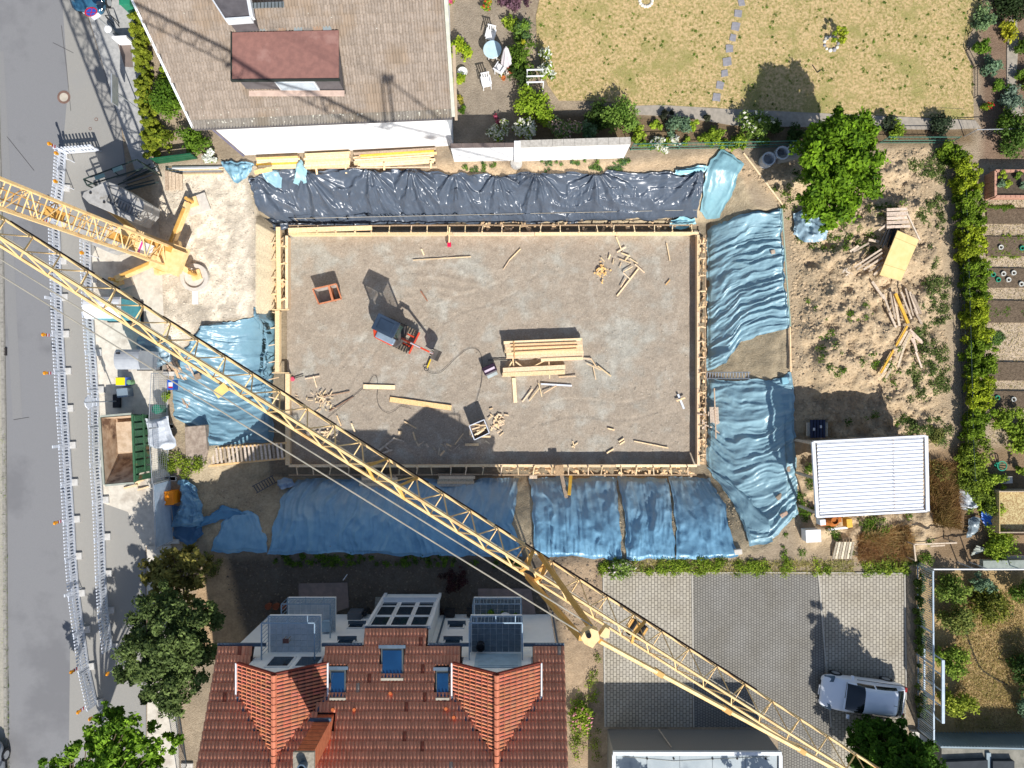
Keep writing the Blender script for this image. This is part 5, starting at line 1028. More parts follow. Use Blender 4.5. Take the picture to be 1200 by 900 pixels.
# long hedge between the site and the allotment
hp2 = [(1102, 172), (1118, 190), (1126, 230), (1128, 270), (1132, 310), (1136, 350), (1138, 400), (1140, 440), (1138, 480), (1136, 512)]
for i in range(9):
    strip('green hedge between the spoil heaps and the allotment, section %s from the top' % ['first', 'second', 'third', 'fourth', 'fifth', 'sixth', 'seventh', 'eighth', 'ninth'][i], [hp2[i], hp2[i + 1]], [1.0, 1.3, 1.3, 1.4, 1.3, 1.3, 1.4, 1.4, 1.3][i], 1.1, S(52, 80, 20), S(196, 208, 56) if i % 2 else S(146, 172, 52), seed=90 + i, dens=.95, clump=.2, group='sections of the long hedge')
strip('untidy green bushes at the lower end of the long hedge', [(1136, 512), (1128, 550), (1150, 575), (1146, 600)], 1.6, .8, g_dk1, g_lt2, seed=100, dens=.8)
for i, (x, y, r_, lab) in enumerate(((1185, 500, .8, 'bushy yellow-green plant at the right edge, above the green basket'), (1168, 490, .6, 'green bush right of the hedge'), (1195, 520, .8, 'dark green bush at the right edge beside the green basket'), (1160, 562, .6, 'green bush left of the green basket'), (1190, 548, .4, 'small green bush right of the green basket'), (1168, 636, 1.0, 'round yellow-green bush beside the blue sheeting'))):
    shrub(lab, x, y, r_, .9, g_md1, g_lt2, seed=110 + i)
# weeds on the spoil heaps
def weeds(label, poly, n, c1, c2, seed, leaf=.06, s0=.08, s1=.3, name='weeds', h=.12):
    r = np.random.default_rng(seed); q = PP(poly); xs = [p[0] for p in q]; ys = [p[1] for p in q]; cs, rd = [], []
    X = r.uniform(min(xs), max(xs), n * 4); Y = r.uniform(min(ys), max(ys), n * 4); k = inside(X, Y, q) & (fbm(X * .8 + seed, Y * .8, 3) > .46); X, Y = X[k][:n], Y[k][:n]; Z = hz(X, Y)
    cs = [(x, y, z + h * .5) for x, y, z in zip(X, Y, Z)]; rd = r.uniform(s0, s1, len(cs)) ; V, F, C = leaves(cs, rd, int(len(cs) * 40), leaf, c1, c2, .5, seed); zz = hz(V[:, 0], V[:, 1]) + .015; V[:, 2] = np.maximum(V[:, 2], zz)
    return np_mesh(name, V, F, leafm, C, smooth=False, kind='stuff', label=label)
weeds('green weeds on the east edge of the spoil heaps', [(1040, 180), (1105, 180), (1115, 520), (1050, 520), (1060, 400), (1090, 300)], 340, g_dk1, S(130, 146, 80), 1)
weeds('sparse weeds on the spoil heap left of the plank pile', [(930, 300), (1040, 380), (1060, 500), (960, 500)], 60, g_md1, g_md2, 2)
weeds('weeds around the foot of the big tree', [(890, 190), (1050, 240), (1060, 300), (940, 290)], 90, g_dk1, g_md2, 3)
weeds('weeds along the foot of the white garden wall', [(530, 190), (740, 188), (740, 200), (530, 202)], 45, g_bl1, g_md2, 4, s1=.18)
weeds('weeds along the north edge of the car park', [(705, 656), (1060, 656), (1065, 672), (705, 672)], 260, g_md1, g_lt2, 5, h=.2)
weeds('green strip along the south tarpaulins', [(320, 650), (610, 653), (610, 664), (320, 662)], 110, g_dk1, g_md2, 6, s1=.2)
weeds('mixed weeds below the metal shed', [(960, 610), (1085, 600), (1090, 660), (1000, 655)], 160, g_dk1, g_md2, 7, h=.3)
weeds('weeds between the shed and the hedge', [(1088, 500), (1120, 500), (1125, 560), (1090, 560)], 80, g_dk1, g_ol2, 8, h=.25)
weeds('weeds left of the metal shed', [(925, 560), (955, 540), (958, 650), (915, 655)], 50, g_md1, g_md2, 9)
weeds('red flowering weeds by the walkway end', [(185, 530), (240, 535), (242, 560), (200, 565)], 60, g_dk1, g_lt2, 10, h=.3)
weeds('garden plants at the foot of the red-tiled house wall', [(668, 780), (700, 770), (703, 890), (672, 890)], 40, g_dk1, g_lt2, 12, h=.3, s1=.35)
weeds('dark ground plants in the shaded garden', [(515, 665), (545, 660), (545, 730), (512, 740)], 45, S(50, 34, 36), S(96, 60, 62), 13, h=.3)
weeds('weeds in the pale earth corner left of the tiled house', [(215, 640), (262, 650), (240, 760), (220, 740)], 40, g_dk1, g_ol2, 14)
shrub('dense green bush beside the white drain cap by the car park', 730, 665, 1.0, .6, g_md1, S(168, 190, 100), seed=120, ry=.6, flowers=(S(236, 220, 226), .05))
shrub('thick yellow-green groundcover at the car park corner', 1040, 663, 1.2, .4, g_md1, S(170, 186, 70), seed=121, ry=.4)
shrub('green bush with small flowers right of the red-tiled house', 680, 835, .7, .9, g_md1, g_lt2, seed=122, ry=.9, flowers=(S(230, 150, 170), .06))
# dry grass tufts
def grass(label, poly, n, h, c1, c2, seed, w_=.02, lean=.6):
    r = np.random.default_rng(seed); q = PP(poly); xs = [p[0] for p in q]; ys = [p[1] for p in q]; X = r.uniform(min(xs), max(xs), n * 3); Y = r.uniform(min(ys), max(ys), n * 3); k = inside(X, Y, q); X, Y = X[k][:n], Y[k][:n]; n = len(X); Z = np.maximum(hz(X, Y), .0) + .02
    p = np.stack([X, Y, Z], -1); d = r.normal(size=(n, 3)) * lean; d[:, 2] = 1; L_ = h * r.uniform(.5, 1.3, n)[:, None]; s = r.normal(size=(n, 3)); s[:, 2] = 0; s /= np.linalg.norm(s, axis=1)[:, None]; s *= w_
    V = np.stack([p - s, p + s, p + d * L_], 1).reshape(-1, 3); F = np.arange(3 * n).reshape(-1, 3); m = (fbm(X * 1.3 + seed, Y * 1.3, 4) * 1.6 - .4 + .3 * r.normal(size=n)).clip(0, 1)[:, None]
    C = (np.array(c1) * (1 - m) + np.array(c2) * m) * r.uniform(.75, 1.2, (n, 1)); return np_mesh('grass', V, F, leafm, C, smooth=False, kind='stuff', label=label)
grass('short sun-dried grass of the big lawn', LAWN, 60000, .035, S(236, 204, 160), S(140, 140, 76), 1, w_=.022, lean=1.2)
weeds('green weed rosettes scattered over the dry lawn', LAWN, 520, g_md1, g_md2, 21, leaf=.045, s0=.03, s1=.11, h=.03)
grass('tall dry straw-coloured grass below the metal shed', [(1005, 625), (1060, 615), (1068, 652), (1005, 655)], 5000, .45, S(206, 176, 124), S(170, 124, 92), 2, w_=.015)
grass('dry reddish brush right of the metal shed', [(1088, 540), (1122, 545), (1125, 620), (1088, 612)], 6000, .35, S(176, 136, 96), S(140, 120, 70), 3, w_=.015)
grass('dry grass patch in the right-hand garden', [(1120, 700), (1200, 690), (1200, 855), (1120, 855)], 14000, .08, S(216, 190, 140), S(170, 156, 96), 4, w_=.02, lean=1)
grass('dry grass on the strip north of the car park', [(740, 657), (1000, 656), (1000, 672), (740, 672)], 4000, .12, S(206, 190, 120), S(150, 156, 80), 5, w_=.015, lean=1)
grass('grass in the gutter on the far side of the street', [(3, 500), (7, 500), (12, 900), (8, 900)], 700, .1, g_md1, g_lt2, 6)
grass('dry moss and straw between the allotment beds', [(1150, 230), (1200, 230), (1200, 520), (1160, 520)], 5000, .05, S(216, 196, 160), S(160, 150, 100), 7, lean=1.2)
# shrubs east of the bar fence
for i, (x, y, r_, ry, h, a_, b_, lab) in enumerate(((1110, 685, 1.0, .9, 1.4, g_md1, S(160, 176, 84), 'tall pale green shrub at the top of the bar fence'), (1110, 722, 1.05, .9, 1.4, S(80, 100, 50), S(160, 164, 84), 'second pale green shrub behind the bar fence'), (1108, 770, .9, 1.0, 1.3, g_md1, S(164, 186, 74), 'third green shrub behind the bar fence'), (1110, 818, .9, .9, 1.3, S(110, 130, 40), S(190, 196, 76), 'yellow-green shrub behind the steel gate frame'), (1150, 705, 1.1, 1.1, 1.4, g_dk1, S(150, 150, 60), 'dark green and orange-tipped shrub in the right garden'), (1140, 680, .8, .5, 1.5, g_bl1, g_bl2, 'blue-green shrub under the white fence rail'), (1195, 690, 1.0, .9, 1.6, g_dk1, g_md2, 'dark green shrub at the right edge below the fence rail'), (1192, 780, .9, 1.3, 1.6, S(34, 52, 26), S(90, 120, 56), 'large dark shrub at the right edge beside the dry grass'), (1197, 825, .6, .6, 1.2, g_bl1, g_bl2, 'silvery shrub at the right edge near the low building'))):
    shrub(lab, x, y, r_, h, a_, b_, seed=130 + i, ry=ry, k=1.2)
strip('narrow ivy hedge at the foot of the bar fence', [(1072, 672), (1075, 730), (1076, 800), (1077, 840)], .45, .6, g_dk1, S(120, 140, 60), seed=150, clump=.16)
# ================================================================ STREET SIDE
white = MC['white_paint']; wpl = M('white_plastic', S(226, 230, 238), S(212, 218, 228), rough=.45, spec=.4); oran = M('lamp_orange', S(246, 160, 30), rough=.4); redp = M('signal_red', S(190, 30, 50), rough=.5); blk = M('black_plastic', S(34, 36, 40), rough=.6)
def make_panel():
    t_ = thing('barrier', 'white plastic street barrier panel standing in a row along the parking lane', 'barrier', group='white barrier panels along the street'); Lp = 1.93
    m = MB()
    for z0, z1 in ((.10, .24), (.56, .72)): m.box((0, 0, (z0 + z1) / 2), (Lp, .05, z1 - z0))
    xs = []; x = -Lp / 2 + .05
    for gx_ in (-Lp / 4, Lp / 4):
        for k in range(5): m.box((gx_ + (k - 2) * .17, 0, .4), (.08, .046, .32))
    m.box((0, 0, .4), (.14, .046, .32))
    for x_ in (-Lp / 2 + .03, Lp / 2 - .03): m.box((x_, 0, .5), (.06, .054, .96))
    m.build('frame', wpl, t_)
    for k in range(11): MB().box((-Lp / 2 + .11 + k * .171, 0, .86), (.085, .044, .28)).build('slat', wpl, t_)
    MB().beam((-Lp / 2 + .02, .034, 1.0), (-Lp / 2 + .02, .034, .1), .05, .03).build('joint', M('joint_grey', S(150, 158, 166)), t_)
    f_ = MB().box((-Lp / 2 + .02, -.16, .06), (.34, .30, .12)).build('foot', M('foot_white', S(206, 204, 200), S(180, 178, 174), rough=.8), t_)
    return t_
proto = make_panel(); first = [True]
XT1 = ([178, 221, 264, 306, 349, 392, 436, 479, 522, 566, 608, 652, 695, 738, 781, 824], [(178, 79), (222, 76), (262, 71), (400, 75.5), (520, 83), (665, 91), (700, 94.5), (740, 100), (785, 106), (826, 116)])
XT2 = ([285, 328, 371, 414, 457, 500, 543, 586, 629, 672, 715, 758], [(285, 107), (347, 109), (400, 111), (430, 115.5), (540, 118.5), (600, 122.5), (670, 125), (720, 128), (758, 133)])
def near(x, y):
    for (yy, d) in ((178, 'beside the crane mast'), (0, '')):
        return d
cnt = 0
def put_panel(a, b, label):
    global cnt
    A_, B_ = P(*a), P(*b); c = (A_ + B_) / 2; an = math.atan2(B_.y - A_.y, B_.x - A_.x)
    o = proto if first[0] else dup(proto); first[0] = False; o.location = c; o.rotation_euler = (0, 0, an + random.uniform(-.01, .01)); o['label'] = label; cnt += 1; return o
put_panel((75, 181), (120, 177), 'white barrier panel set crosswise at the top end of the outer barrier row')
def rowlab(y, row):
    w1 = 'outer' if row == 1 else 'inner'
    marks = [(200, 'level with the crane ballast'), (243, 'right under the crane mast'), (285, 'between the crane mast and the jib'), (328, 'beside the white and teal toilet'), (370, 'just above the grey toilet level'), (395, 'beside the toilet shadow'), (432, 'level with the grey portable toilet'), (457, 'level with the yellow-lidded crate'), (500, 'level with the top end of the skip'), (543, 'level with the dark inside of the skip'), (587, 'just below the skip'), (630, 'level with the silver fence panel'), (673, 'in the first shade of the street trees'), (716, 'in the deepest tree shade'), (760, 'beside the dark street tree crown'), (803, 'last one at the maple crown')]
    return 'white barrier panel of the %s row, %s' % (w1, min(marks, key=lambda k: abs(k[0] - y))[1])
for row, (ys, tb) in ((1, XT1), (2, XT2)):
    X_ = lambda y: float(np.interp(y, [t[0] for t in tb], [t[1] for t in tb]))
    for y0, y1 in zip(ys[:-1], ys[1:]): put_panel((X_(y1), y1), (X_(y0), y0), rowlab((y0 + y1) / 2, row))
# flip so that the feet stand on the site side is handled by panel direction
def beacon(tip, lab, kind):
    q = P(*tip, 1.55); b = Vector((q.x, q.y, 0)); t_ = thing('warning_beacon', lab, 'warning beacon', b, group='warning lamps on the barrier rows')
    MB().tube((0, 0, 0), (0, 0, 1.35), .022, 6).build('pole', wpl, t_)
    if kind != 'lamp':
        m = MB().box((0, 0, 1.2), (.05, .14, .5)).build('plate', wpl, t_)
        for z in (1.1, 1.3): MB().box((0, 0, z), (.055, .145, .09)).build('stripe', redp if kind != 'white' else wpl, m)
    if kind != 'white': MB().tube((-.04, 0, 1.52), (.04, 0, 1.52), .095, 10).build('lamp', oran, t_); MB().box((0, 0, 1.4), (.07, .12, .1)).build('battery_box', M('lamp_yellow', S(240, 190, 40)), t_)
    return t_
for tip, lab, k in (((57, 168), 'orange lamp on a leaning white post at the top barrier corner', 'pole'), ((65, 179), 'round orange lamp just below the top barrier corner', 'lamp'), ((64, 212), 'round orange lamp on the outer barrier row above the crane mast', 'lamp'), ((47, 257), 'orange lamp with red collar just under the crane mast', 'pole'), ((51, 348), 'plain white post sticking out of the outer row under the jib', 'white'), ((50, 392), 'orange lamp level with the portable toilet shadow', 'pole'), ((52, 437), 'orange lamp level with the yellow-lidded crate', 'pole'), ((60, 524), 'plain white post on the outer row beside the skip', 'white'), ((64, 613), 'orange lamp on the outer row below the skip', 'pole'), ((74, 699), 'plain white post on the outer row in the tree shade', 'white'), ((83, 788), 'red and white striped beacon with orange lamp', 'pole'), ((91, 835), 'orange lamp near the lower end of the outer row', 'pole'), ((95, 296), 'round orange lamp at the top of the inner row', 'lamp'), ((125, 790), 'orange lamp at the lower end of the inner row', 'lamp'), ((105, 843), 'round orange lamp at the end of the outer row', 'lamp'), ((109, 861), 'orange lamp half hidden in the maple leaves', 'lamp'), ((107, 880), 'lowest orange lamp among the maple leaves', 'lamp')):
    beacon(tip, lab, k)
# road furniture
def disc(name, lab, cat, px, py, r, mats, z=.012):
    p = P(px, py); t_ = thing(name, lab, cat, (p.x, p.y, 0))
    MB().lathe((0, 0, z), [(r, 0), (r, .012), (r * .68, .012), (r * .68, 0)], 24).build('rim', mats[0], t_); MB().lathe((0, 0, z), [(r * .66, 0), (r * .66, .008), (0, .008)], 20).build('lid', mats[1], t_); return t_
rustc = M('rusty_iron', S(132, 104, 92), S(112, 88, 78), rough=.9); lid = M('lid_concrete', S(196, 186, 170), rough=.9)
disc('manhole_cover', 'round manhole cover with rusty rim and pale lid in the road', 'manhole cover', 75, 114, .34, (rustc, lid))
disc('valve_cover', 'small round valve cover on the parking lane', 'valve cover', 113, 140, .09, (rustc, asph2)); disc('valve_cover', 'smaller valve cover left of the crosswise barrier', 'valve cover', 106, 151, .08, (rustc, asph2))
disc('drain_cap', 'white round drain cap beside the car park bush', 'drain cap', 729, 664, .16, (white, white), .06)
gt_ = thing('gully_grate', 'black iron gully grate in the far gutter', 'gully', P(6, 412)); MB().box((0, 0, .03), (.24, .42, .05)).build('frame', blk, gt_)
for i in range(5): MB().box((0, -.16 + i * .08, .06), (.2, .03, .02)).build('bar', M('iron', S(70, 60, 56)), gt_)
# signs
def sign_post(name, lab, tip, h, r, label_face):
    q = P(*tip, h); t_ = thing(name, lab, 'sign', (q.x, q.y, 0)); MB().tube((0, 0, 0), (0, 0, h + .2), .035, 8).build('pole', M('galvanised', S(190, 194, 198), rough=.4, metal=.4), t_); return t_
t_ = sign_post('no_stopping_sign', 'round no-stopping sign with white plate on a leaning-looking grey pole at the top left', (105, 12), 2.4, .3, 0)
fx = R(-48); F_ = Matrix.Rotation(fx, 3, 'Z')
nrm = Vector((math.sin(.6), -math.cos(.6), 0)) ; nrm = Vector((.55, -.83, 0)).normalized()
c = Vector((0, 0, 2.35)) + nrm * .06
MB().tube(c - nrm * .01, c + nrm * .01, .30, 24).build('sign_rim', redp, t_)
MB().tube(c, c + nrm * .016, .24, 24).build('sign_face', M('sign_blue', S(30, 80, 180), rough=.5), t_)
sx_ = nrm.cross(Vector((0, 0, 1)))
for s in (-1, 1): MB().beam(c + nrm * .02 + sx_ * .17 + Vector((0, 0, .17 * s)), c + nrm * .02 - sx_ * .17 - Vector((0, 0, .17 * s)), .06, .012).build('cross_bar', redp, t_)
c2 = Vector((0, 0, 1.9)) + nrm * .05; MB().beam(c2 - sx_ * .21, c2 + sx_ * .21, .02, .28, up=(0, 0, 1)).build('text_plate', wpl, t_)
q = P(133, 106, 2.6); t_ = thing('street_sign', 'sign board seen edge-on upon a slanting-looking pole beside the hedge', 'sign', (q.x, q.y, 0))
MB().tube((0, 0, 0), (0, 0, 2.75), .03, 8).build('pole', MC['galvanised'], t_)
MB().box((0, .05, 2.5), (.06, 1.4, .55)).build('board', MC['galvanised'], t_)
q = P(137, 42, 0); t_ = thing('litter_bin', 'small grey bin with white lid at the foot of the no-stopping sign', 'bin', q); MB().lathe((0, -.05, .1), [(.15, 0), (.18, .7), (0, .72)], 14).build('body', MC['galvanised'], t_); MB().lathe((0, -.05, .82), [(.2, 0), (.16, .05), (0, .07)], 14).build('lid', white, t_)
q = P(138, 33, 0); t_ = thing('cycle_stand', 'small dark hoop stand above the grey bin on the pavement', 'cycle stand', q)
for a_, b_ in (((-.15, .2, .11), (-.15, .2, .9)), ((-.15, .2, .9), (.15, .2, .9)), ((.15, .2, .9), (.15, .2, .11)), ((-.15, 0, .11), (-.15, .2, .9)), ((.15, 0, .11), (.15, .2, .9))): MB().tube(a_, b_, .02, 6).build('tube', blk, t_)
MB().prism(PP([(138, 51), (153, 49), (156, 79), (146, 78)], .12), .10, .125).build('pavement_patch', M('brown_patch', S(128, 114, 106), S(116, 104, 98), rough=.95), kind='structure')
MB().beam(P(136, 48, .5), P(153, 47, .5), .10, .8).build('white_board', white, at=tuple(P(144, 48, 0)), world=True, label='low white board standing across the pavement above the brown patch', cat='board')
t_ = thing('green_bin', 'green wheelie bin at the top end of the clipped hedge', 'bin', P(158, 11, 0)); gp2 = M('bin_green', S(46, 140, 108), S(38, 124, 94), rough=.5)
MB().box((0, 0, .5), (.5, .55, .95)).build('body', gp2, t_, bev=.03); MB().box((0, .02, 1.0), (.55, .62, .07), rz=.05).build('lid', gp2, t_, bev=.02)
for s in (-1, 1): MB().tube((s * .2, .3, .12), (s * .26, .3, .12), .12, 10).build('wheel', blk, t_)
t_ = thing('green_fence', 'low green metal fence below the clipped hedge', 'fence', P(208, 190, 0)); gfe = M('fence_green', S(30, 96, 66), S(24, 84, 56), rough=.5)
for z in (.75, .45, .15): MB().beam(P(186, 192, 0) + Vector((0, 0, z)), P(232, 186, 0) + Vector((0, 0, z)), .05, .22).build('board', gfe, t_, world=True)
# portable toilets
def toilet(lab, px, py, z, sx, sy, rz, body, roof):
    q = P(px, py, z); t_ = thing('portable_toilet', lab, 'portable toilet', (q.x, q.y, 0), rz)
    MB().box((0, 0, .06), (sx * 1.05, sy * 1.05, .12)).build('base', blk, t_); MB().box((0, 0, 1.1), (sx * .94, sy * .94, 2.0)).build('body', body, t_, bev=.04)
    m = MB(); n_ = 8
    v = []; f_ = []
    for i in range(n_ + 1):
        y = -sy / 2 + sy * i / n_; zz = 2.12 + .22 * math.sin(math.pi * i / n_) ** .7; v += [(-sx / 2, y, zz), (sx / 2, y, zz)]
    for i in range(n_): f_.append((2 * i, 2 * i + 1, 2 * i + 3, 2 * i + 2))
    v += [(-sx / 2, -sy / 2, 2.08), (sx / 2, -sy / 2, 2.08), (sx / 2, sy / 2, 2.08), (-sx / 2, sy / 2, 2.08)]; b = 2 * (n_ + 1)
    f_ += [(b, b + 1, 1, 0), tuple([b + 3] + [2 * i for i in range(n_, -1, -1)] + [b])[:], tuple([b + 1] + [2 * i + 1 for i in range(n_ + 1)] + [b + 2]), (b + 2, b + 3, 2 * n_, 2 * n_ + 1)]
    m.add(v, f_); r_ = m.build('roof', roof, t_); MB().tube((-sx * .3, sy * .3, 2.2), (-sx * .3, sy * .3, 2.5), .05, 8).build('vent_pipe', blk, r_)
    MB().box((0, 0, 2.335), (sx * .98, .03, .02)).build('roof_rib', roof, r_)
    d_ = MB().box((-sx * .48, 0, 1.08), (.04, sy * .7, 1.85)).build('door', M('door_teal', S(60, 150, 170), rough=.5) if 'teal' in lab else wpl, t_); MB().box((-sx * .51, sy * .25, 1.1), (.04, .06, .16)).build('handle', blk, d_)
    for s in (-.25, .25): MB().box((-sx * .505, s * sy, 1.8), (.02, .2, .12)).build('vent', blk, d_)
    return t_
greyp = M('grey_plastic', S(172, 176, 180), S(160, 164, 170), rough=.5)
toilet('grey portable toilet with pale ribbed roof beside the crumpled tarpaulin', 148, 421, 2.3, 1.2, .98, 0, greyp, greyp)
toilet('white and teal portable toilet half under the crane jib', 118, 360, 2.3, 1.75, 1.05, 0, M('teal_body', S(70, 160, 176), rough=.5), white)
# crate, tub, sign foot
t_ = thing('crate', 'blue crate with bright yellow lid on the concrete yard', 'crate', P(148, 447, 0)); MB().box((0, 0, .28), (.52, .44, .5)).build('body', M('crate_blue', S(70, 110, 200), rough=.5), t_, bev=.02); MB().box((0, 0, .56), (.46, .4, .06)).build('lid', M('lid_yellow', S(250, 226, 30), rough=.5), t_, bev=.01)
MB().lathe((0, 0, 0), [(.12, 0), (.13, .45), (0, .47)], 12).build('canister', M('canister_green', S(110, 150, 110)), at=tuple(P(156, 448, 0)), label='small green canister right of the yellow-lidded crate', cat='canister')
t_ = thing('tub', 'grey translucent tub with buckled lid below the yellow-lidded crate', 'tub', P(151, 460, 0), .1); MB().box((0, 0, .3), (.5, .42, .6)).build('body', M('tub_grey', S(110, 126, 140), S(90, 106, 122), rough=.4), t_, bev=.03); MB().box((.0, 0, .62), (.56, .46, .05)).build('lid', M('tub_lid', S(130, 146, 158), rough=.4), t_, bev=.01)
q = P(138, 470, 0); t_ = thing('traffic_sign', 'road sign seen edge-on, standing on a black rubber foot in the dark shadow patch', 'sign', q)
MB().box((0, 0, .07), (.4, .7, .14)).build('rubber_foot', blk, t_, bev=.03)
for s in (-.25, .25): MB().box((0, s, .16), (.3, .08, .06)).build('foot_grip', blk, t_)
MB().tube((0, 0, .1), (0, 0, 2.9), .03, 8).build('pole', MC['galvanised'], t_); MB().tube((-.02, 0, 2.55), (.02, 0, 2.55), .3, 20).build('disc', wpl, t_)
for z in (2.1, 1.8): MB().box((0, 0, z), (.03, .42, .22)).build('text_plate', wpl, t_)
# skip
gr_ = M('skip_green', S(62, 104, 74), S(54, 88, 62), rough=.5, c3=S(120, 84, 54), s3=1.2, t3=.66); sk_in = M('skip_inside', S(206, 184, 158), S(170, 142, 116), rough=.9, scale=2, c3=S(120, 96, 80), s3=1, t3=.6)
t_ = thing('skip_container', 'open green skip with dusty inside standing beside the inner barrier row', 'skip', P(146, 530, 0))
T4 = [P(118, 489, 1.5), P(154, 486, 1.5), P(157, 565, 1.5), P(123, 568, 1.5)]; B4 = [Vector((v.x, v.y, .15)) for v in (T4[0].lerp(T4[3], .04), T4[1].lerp(T4[2], .04), T4[2].lerp(T4[1], .32), T4[3].lerp(T4[0], .32))]
nm_ = [('end_panel', 0, 1), ('side_panel', 1, 2), ('ramp_panel', 2, 3), ('side_panel', 3, 0)]
cen = sum(T4, Vector()) / 4
for nm, i, j in nm_:
    a_, b_, c_, d_ = T4[i], T4[j], B4[j], B4[i]; n_ = (b_ - a_).cross(d_ - a_).normalized(); n_ = n_ if n_.dot(a_ - cen) > 0 else -n_; n_ *= .05
    MB().add([a_, b_, c_, d_, a_ + n_, b_ + n_, c_ + n_, d_ + n_], [(0, 1, 2, 3), (4, 7, 6, 5), (0, 4, 5, 1), (1, 5, 6, 2), (2, 6, 7, 3), (3, 7, 4, 0)]).build(nm, gr_, t_, world=True)
    ii = [v + (cen - v) * .012 for v in (a_, b_, c_, d_)]; MB().add([v - n_ * .3 for v in ii], [(0, 1, 2, 3)]).build('inner_face', sk_in, t_, world=True)
    MB().beam(a_ + n_, b_ + n_, .10, .09).build('rim', gr_ if i == 1 else M('rim_grey', S(168, 172, 160)), t_, world=True)
MB().add([v + Vector((0, 0, .02)) for v in B4], [(0, 1, 2, 3)]).build('floor', sk_in, t_, world=True)
for k in range(9):
    e = T4[1].lerp(T4[2], (k + .5) / 9); b = e + Vector((.14, 0, 0)); MB().beam(e + Vector((.1, 0, -.05)), Vector((b.x + .05, b.y, .2)), .28, .10).build('rib', gr_, t_, world=True)
MB().beam(T4[1] + Vector((.17, 0, -.75)), T4[2] + Vector((.17, .5, -.75)), .1, .14).build('stiffener', gr_, t_, world=True)
m = MB().beam(B4[0].lerp(B4[1], .5) + Vector((0, -.2, .25)), B4[2].lerp(B4[3], .5) + Vector((0, .4, .25)), 1.1, .3).build('load', M('dusty_load', S(204, 184, 160), S(180, 158, 132), scale=3, bump=.8, bscale=12), t_, world=True)
# site fences
def mesh_fence(lab, a, b, h, name='fence_panel', nv=26, mat=None, sheet_=None, group=None):
    A_, B_ = P(*a), P(*b); t2 = thing(name, lab, 'fence', (A_ + B_) / 2, group=group); mat = mat or MC['galvanised']; d = B_ - A_; Z = Vector((0, 0, 1))
    for z in (.15, h): MB().tube(A_ + Z * z, B_ + Z * z, .02, 6).build('rail', mat, t2, world=True)
    for p in (A_, B_): MB().tube(p, p + Z * h, .022, 6).build('post', mat, t2, world=True); MB().box(p + Z * .06, (.6, .22, .12)).build('foot', pcn, t2, world=True)
    m = MB()
    for i in range(1, nv): p = A_ + d * (i / nv); m.beam(p + Z * .15, p + Z * h, .008, .008)
    for i in range(1, 9): m.beam(A_ + Z * (.15 + (h - .15) * i / 9), B_ + Z * (.15 + (h - .15) * i / 9), .008, .008)
    m.build('wire_mesh', mat, t2, world=True, kind='stuff')
    if sheet_: MB().beam(A_.lerp(B_, sheet_[0]) + Z * (h * .52), A_.lerp(B_, sheet_[1]) + Z * (h * .52), .012, h * .86).build('sheet', sheet_[2], t2, world=True)
    return t2
psheet = M('silver_film', S(178, 196, 214), S(160, 180, 200), rough=.5, bump=.3, bscale=6)
mesh_fence('mesh fence panel covered with silver film, right of the footway', (201, 561), (204, 634), 1.9, sheet_=(.02, .98, psheet))
mesh_fence('bare mesh fence panel between the skip and the stone block', (196, 500), (200, 560), 1.9)
mesh_fence('bare mesh fence panel beside the blue notice board', (199, 438), (196, 499), 1.9)
q = P(199, 451, 1.8); t_ = thing('notice_board', 'small blue and white notice board on the fence above the silver sheet', 'notice board', (q.x, q.y, 1.2)); MB().box((0, 0, .3), (.30, .5, .5)).build('board', M('board_blue', S(30, 90, 190), rough=.5), t_); MB().box((.02, .02, .56), (.2, .2, .02)).build('white_print', wpl, t_); MB().box((.02, -.12, .56), (.2, .08, .02)).build('red_print', redp, t_)
MB().lathe((0, 0, 0), [(.2, 0), (.24, .8), (0, .82)], 14).build('rain_barrel', gp2, at=tuple(P(192, 479, 0)), label='green barrel behind the mesh fence under the yellow-green plant', cat='barrel')
shrub('yellow-green plant above the green barrel at the mesh fence', 197, 465, .4, .5, g_lt1, g_lt2, seed=160)
t_ = thing('orange_box', 'orange plastic box with lid on the edge of the dark tarpaulin', 'box', P(204, 581, 0), .04); orb = M('orange_plastic', S(250, 150, 20), S(240, 136, 16), rough=.5)
MB().box((0, 0, .4), (.66, .66, .8)).build('body', orb, t_, bev=.03); MB().box((0, 0, .82), (.7, .7, .06)).build('lid', orb, t_, bev=.02); MB().box((-.1, -.2, .86), (.14, .12, .01)).build('sticker', wpl, t_)
# stone block by the walkway
MB().prism(PP([(216, 500), (240, 498), (243, 528), (238, 547), (218, 548)], .12), -.6, .12).build('stone_block', M('weathered_concrete', S(176, 160, 144), S(144, 128, 114), rough=.95, scale=5, bump=.5, bscale=25), at=tuple(P(228, 524, 0)), world=True, label='weathered grey-brown concrete block at the left end of the timber walkway', cat='concrete block', bev=.04)
mesh_fence('dark railing along the footway at the bottom left, below the street tree', (206, 800), (220, 896), 1.1, name='railing', nv=44, mat=M('railing_grey', S(70, 80, 90), rough=.5))
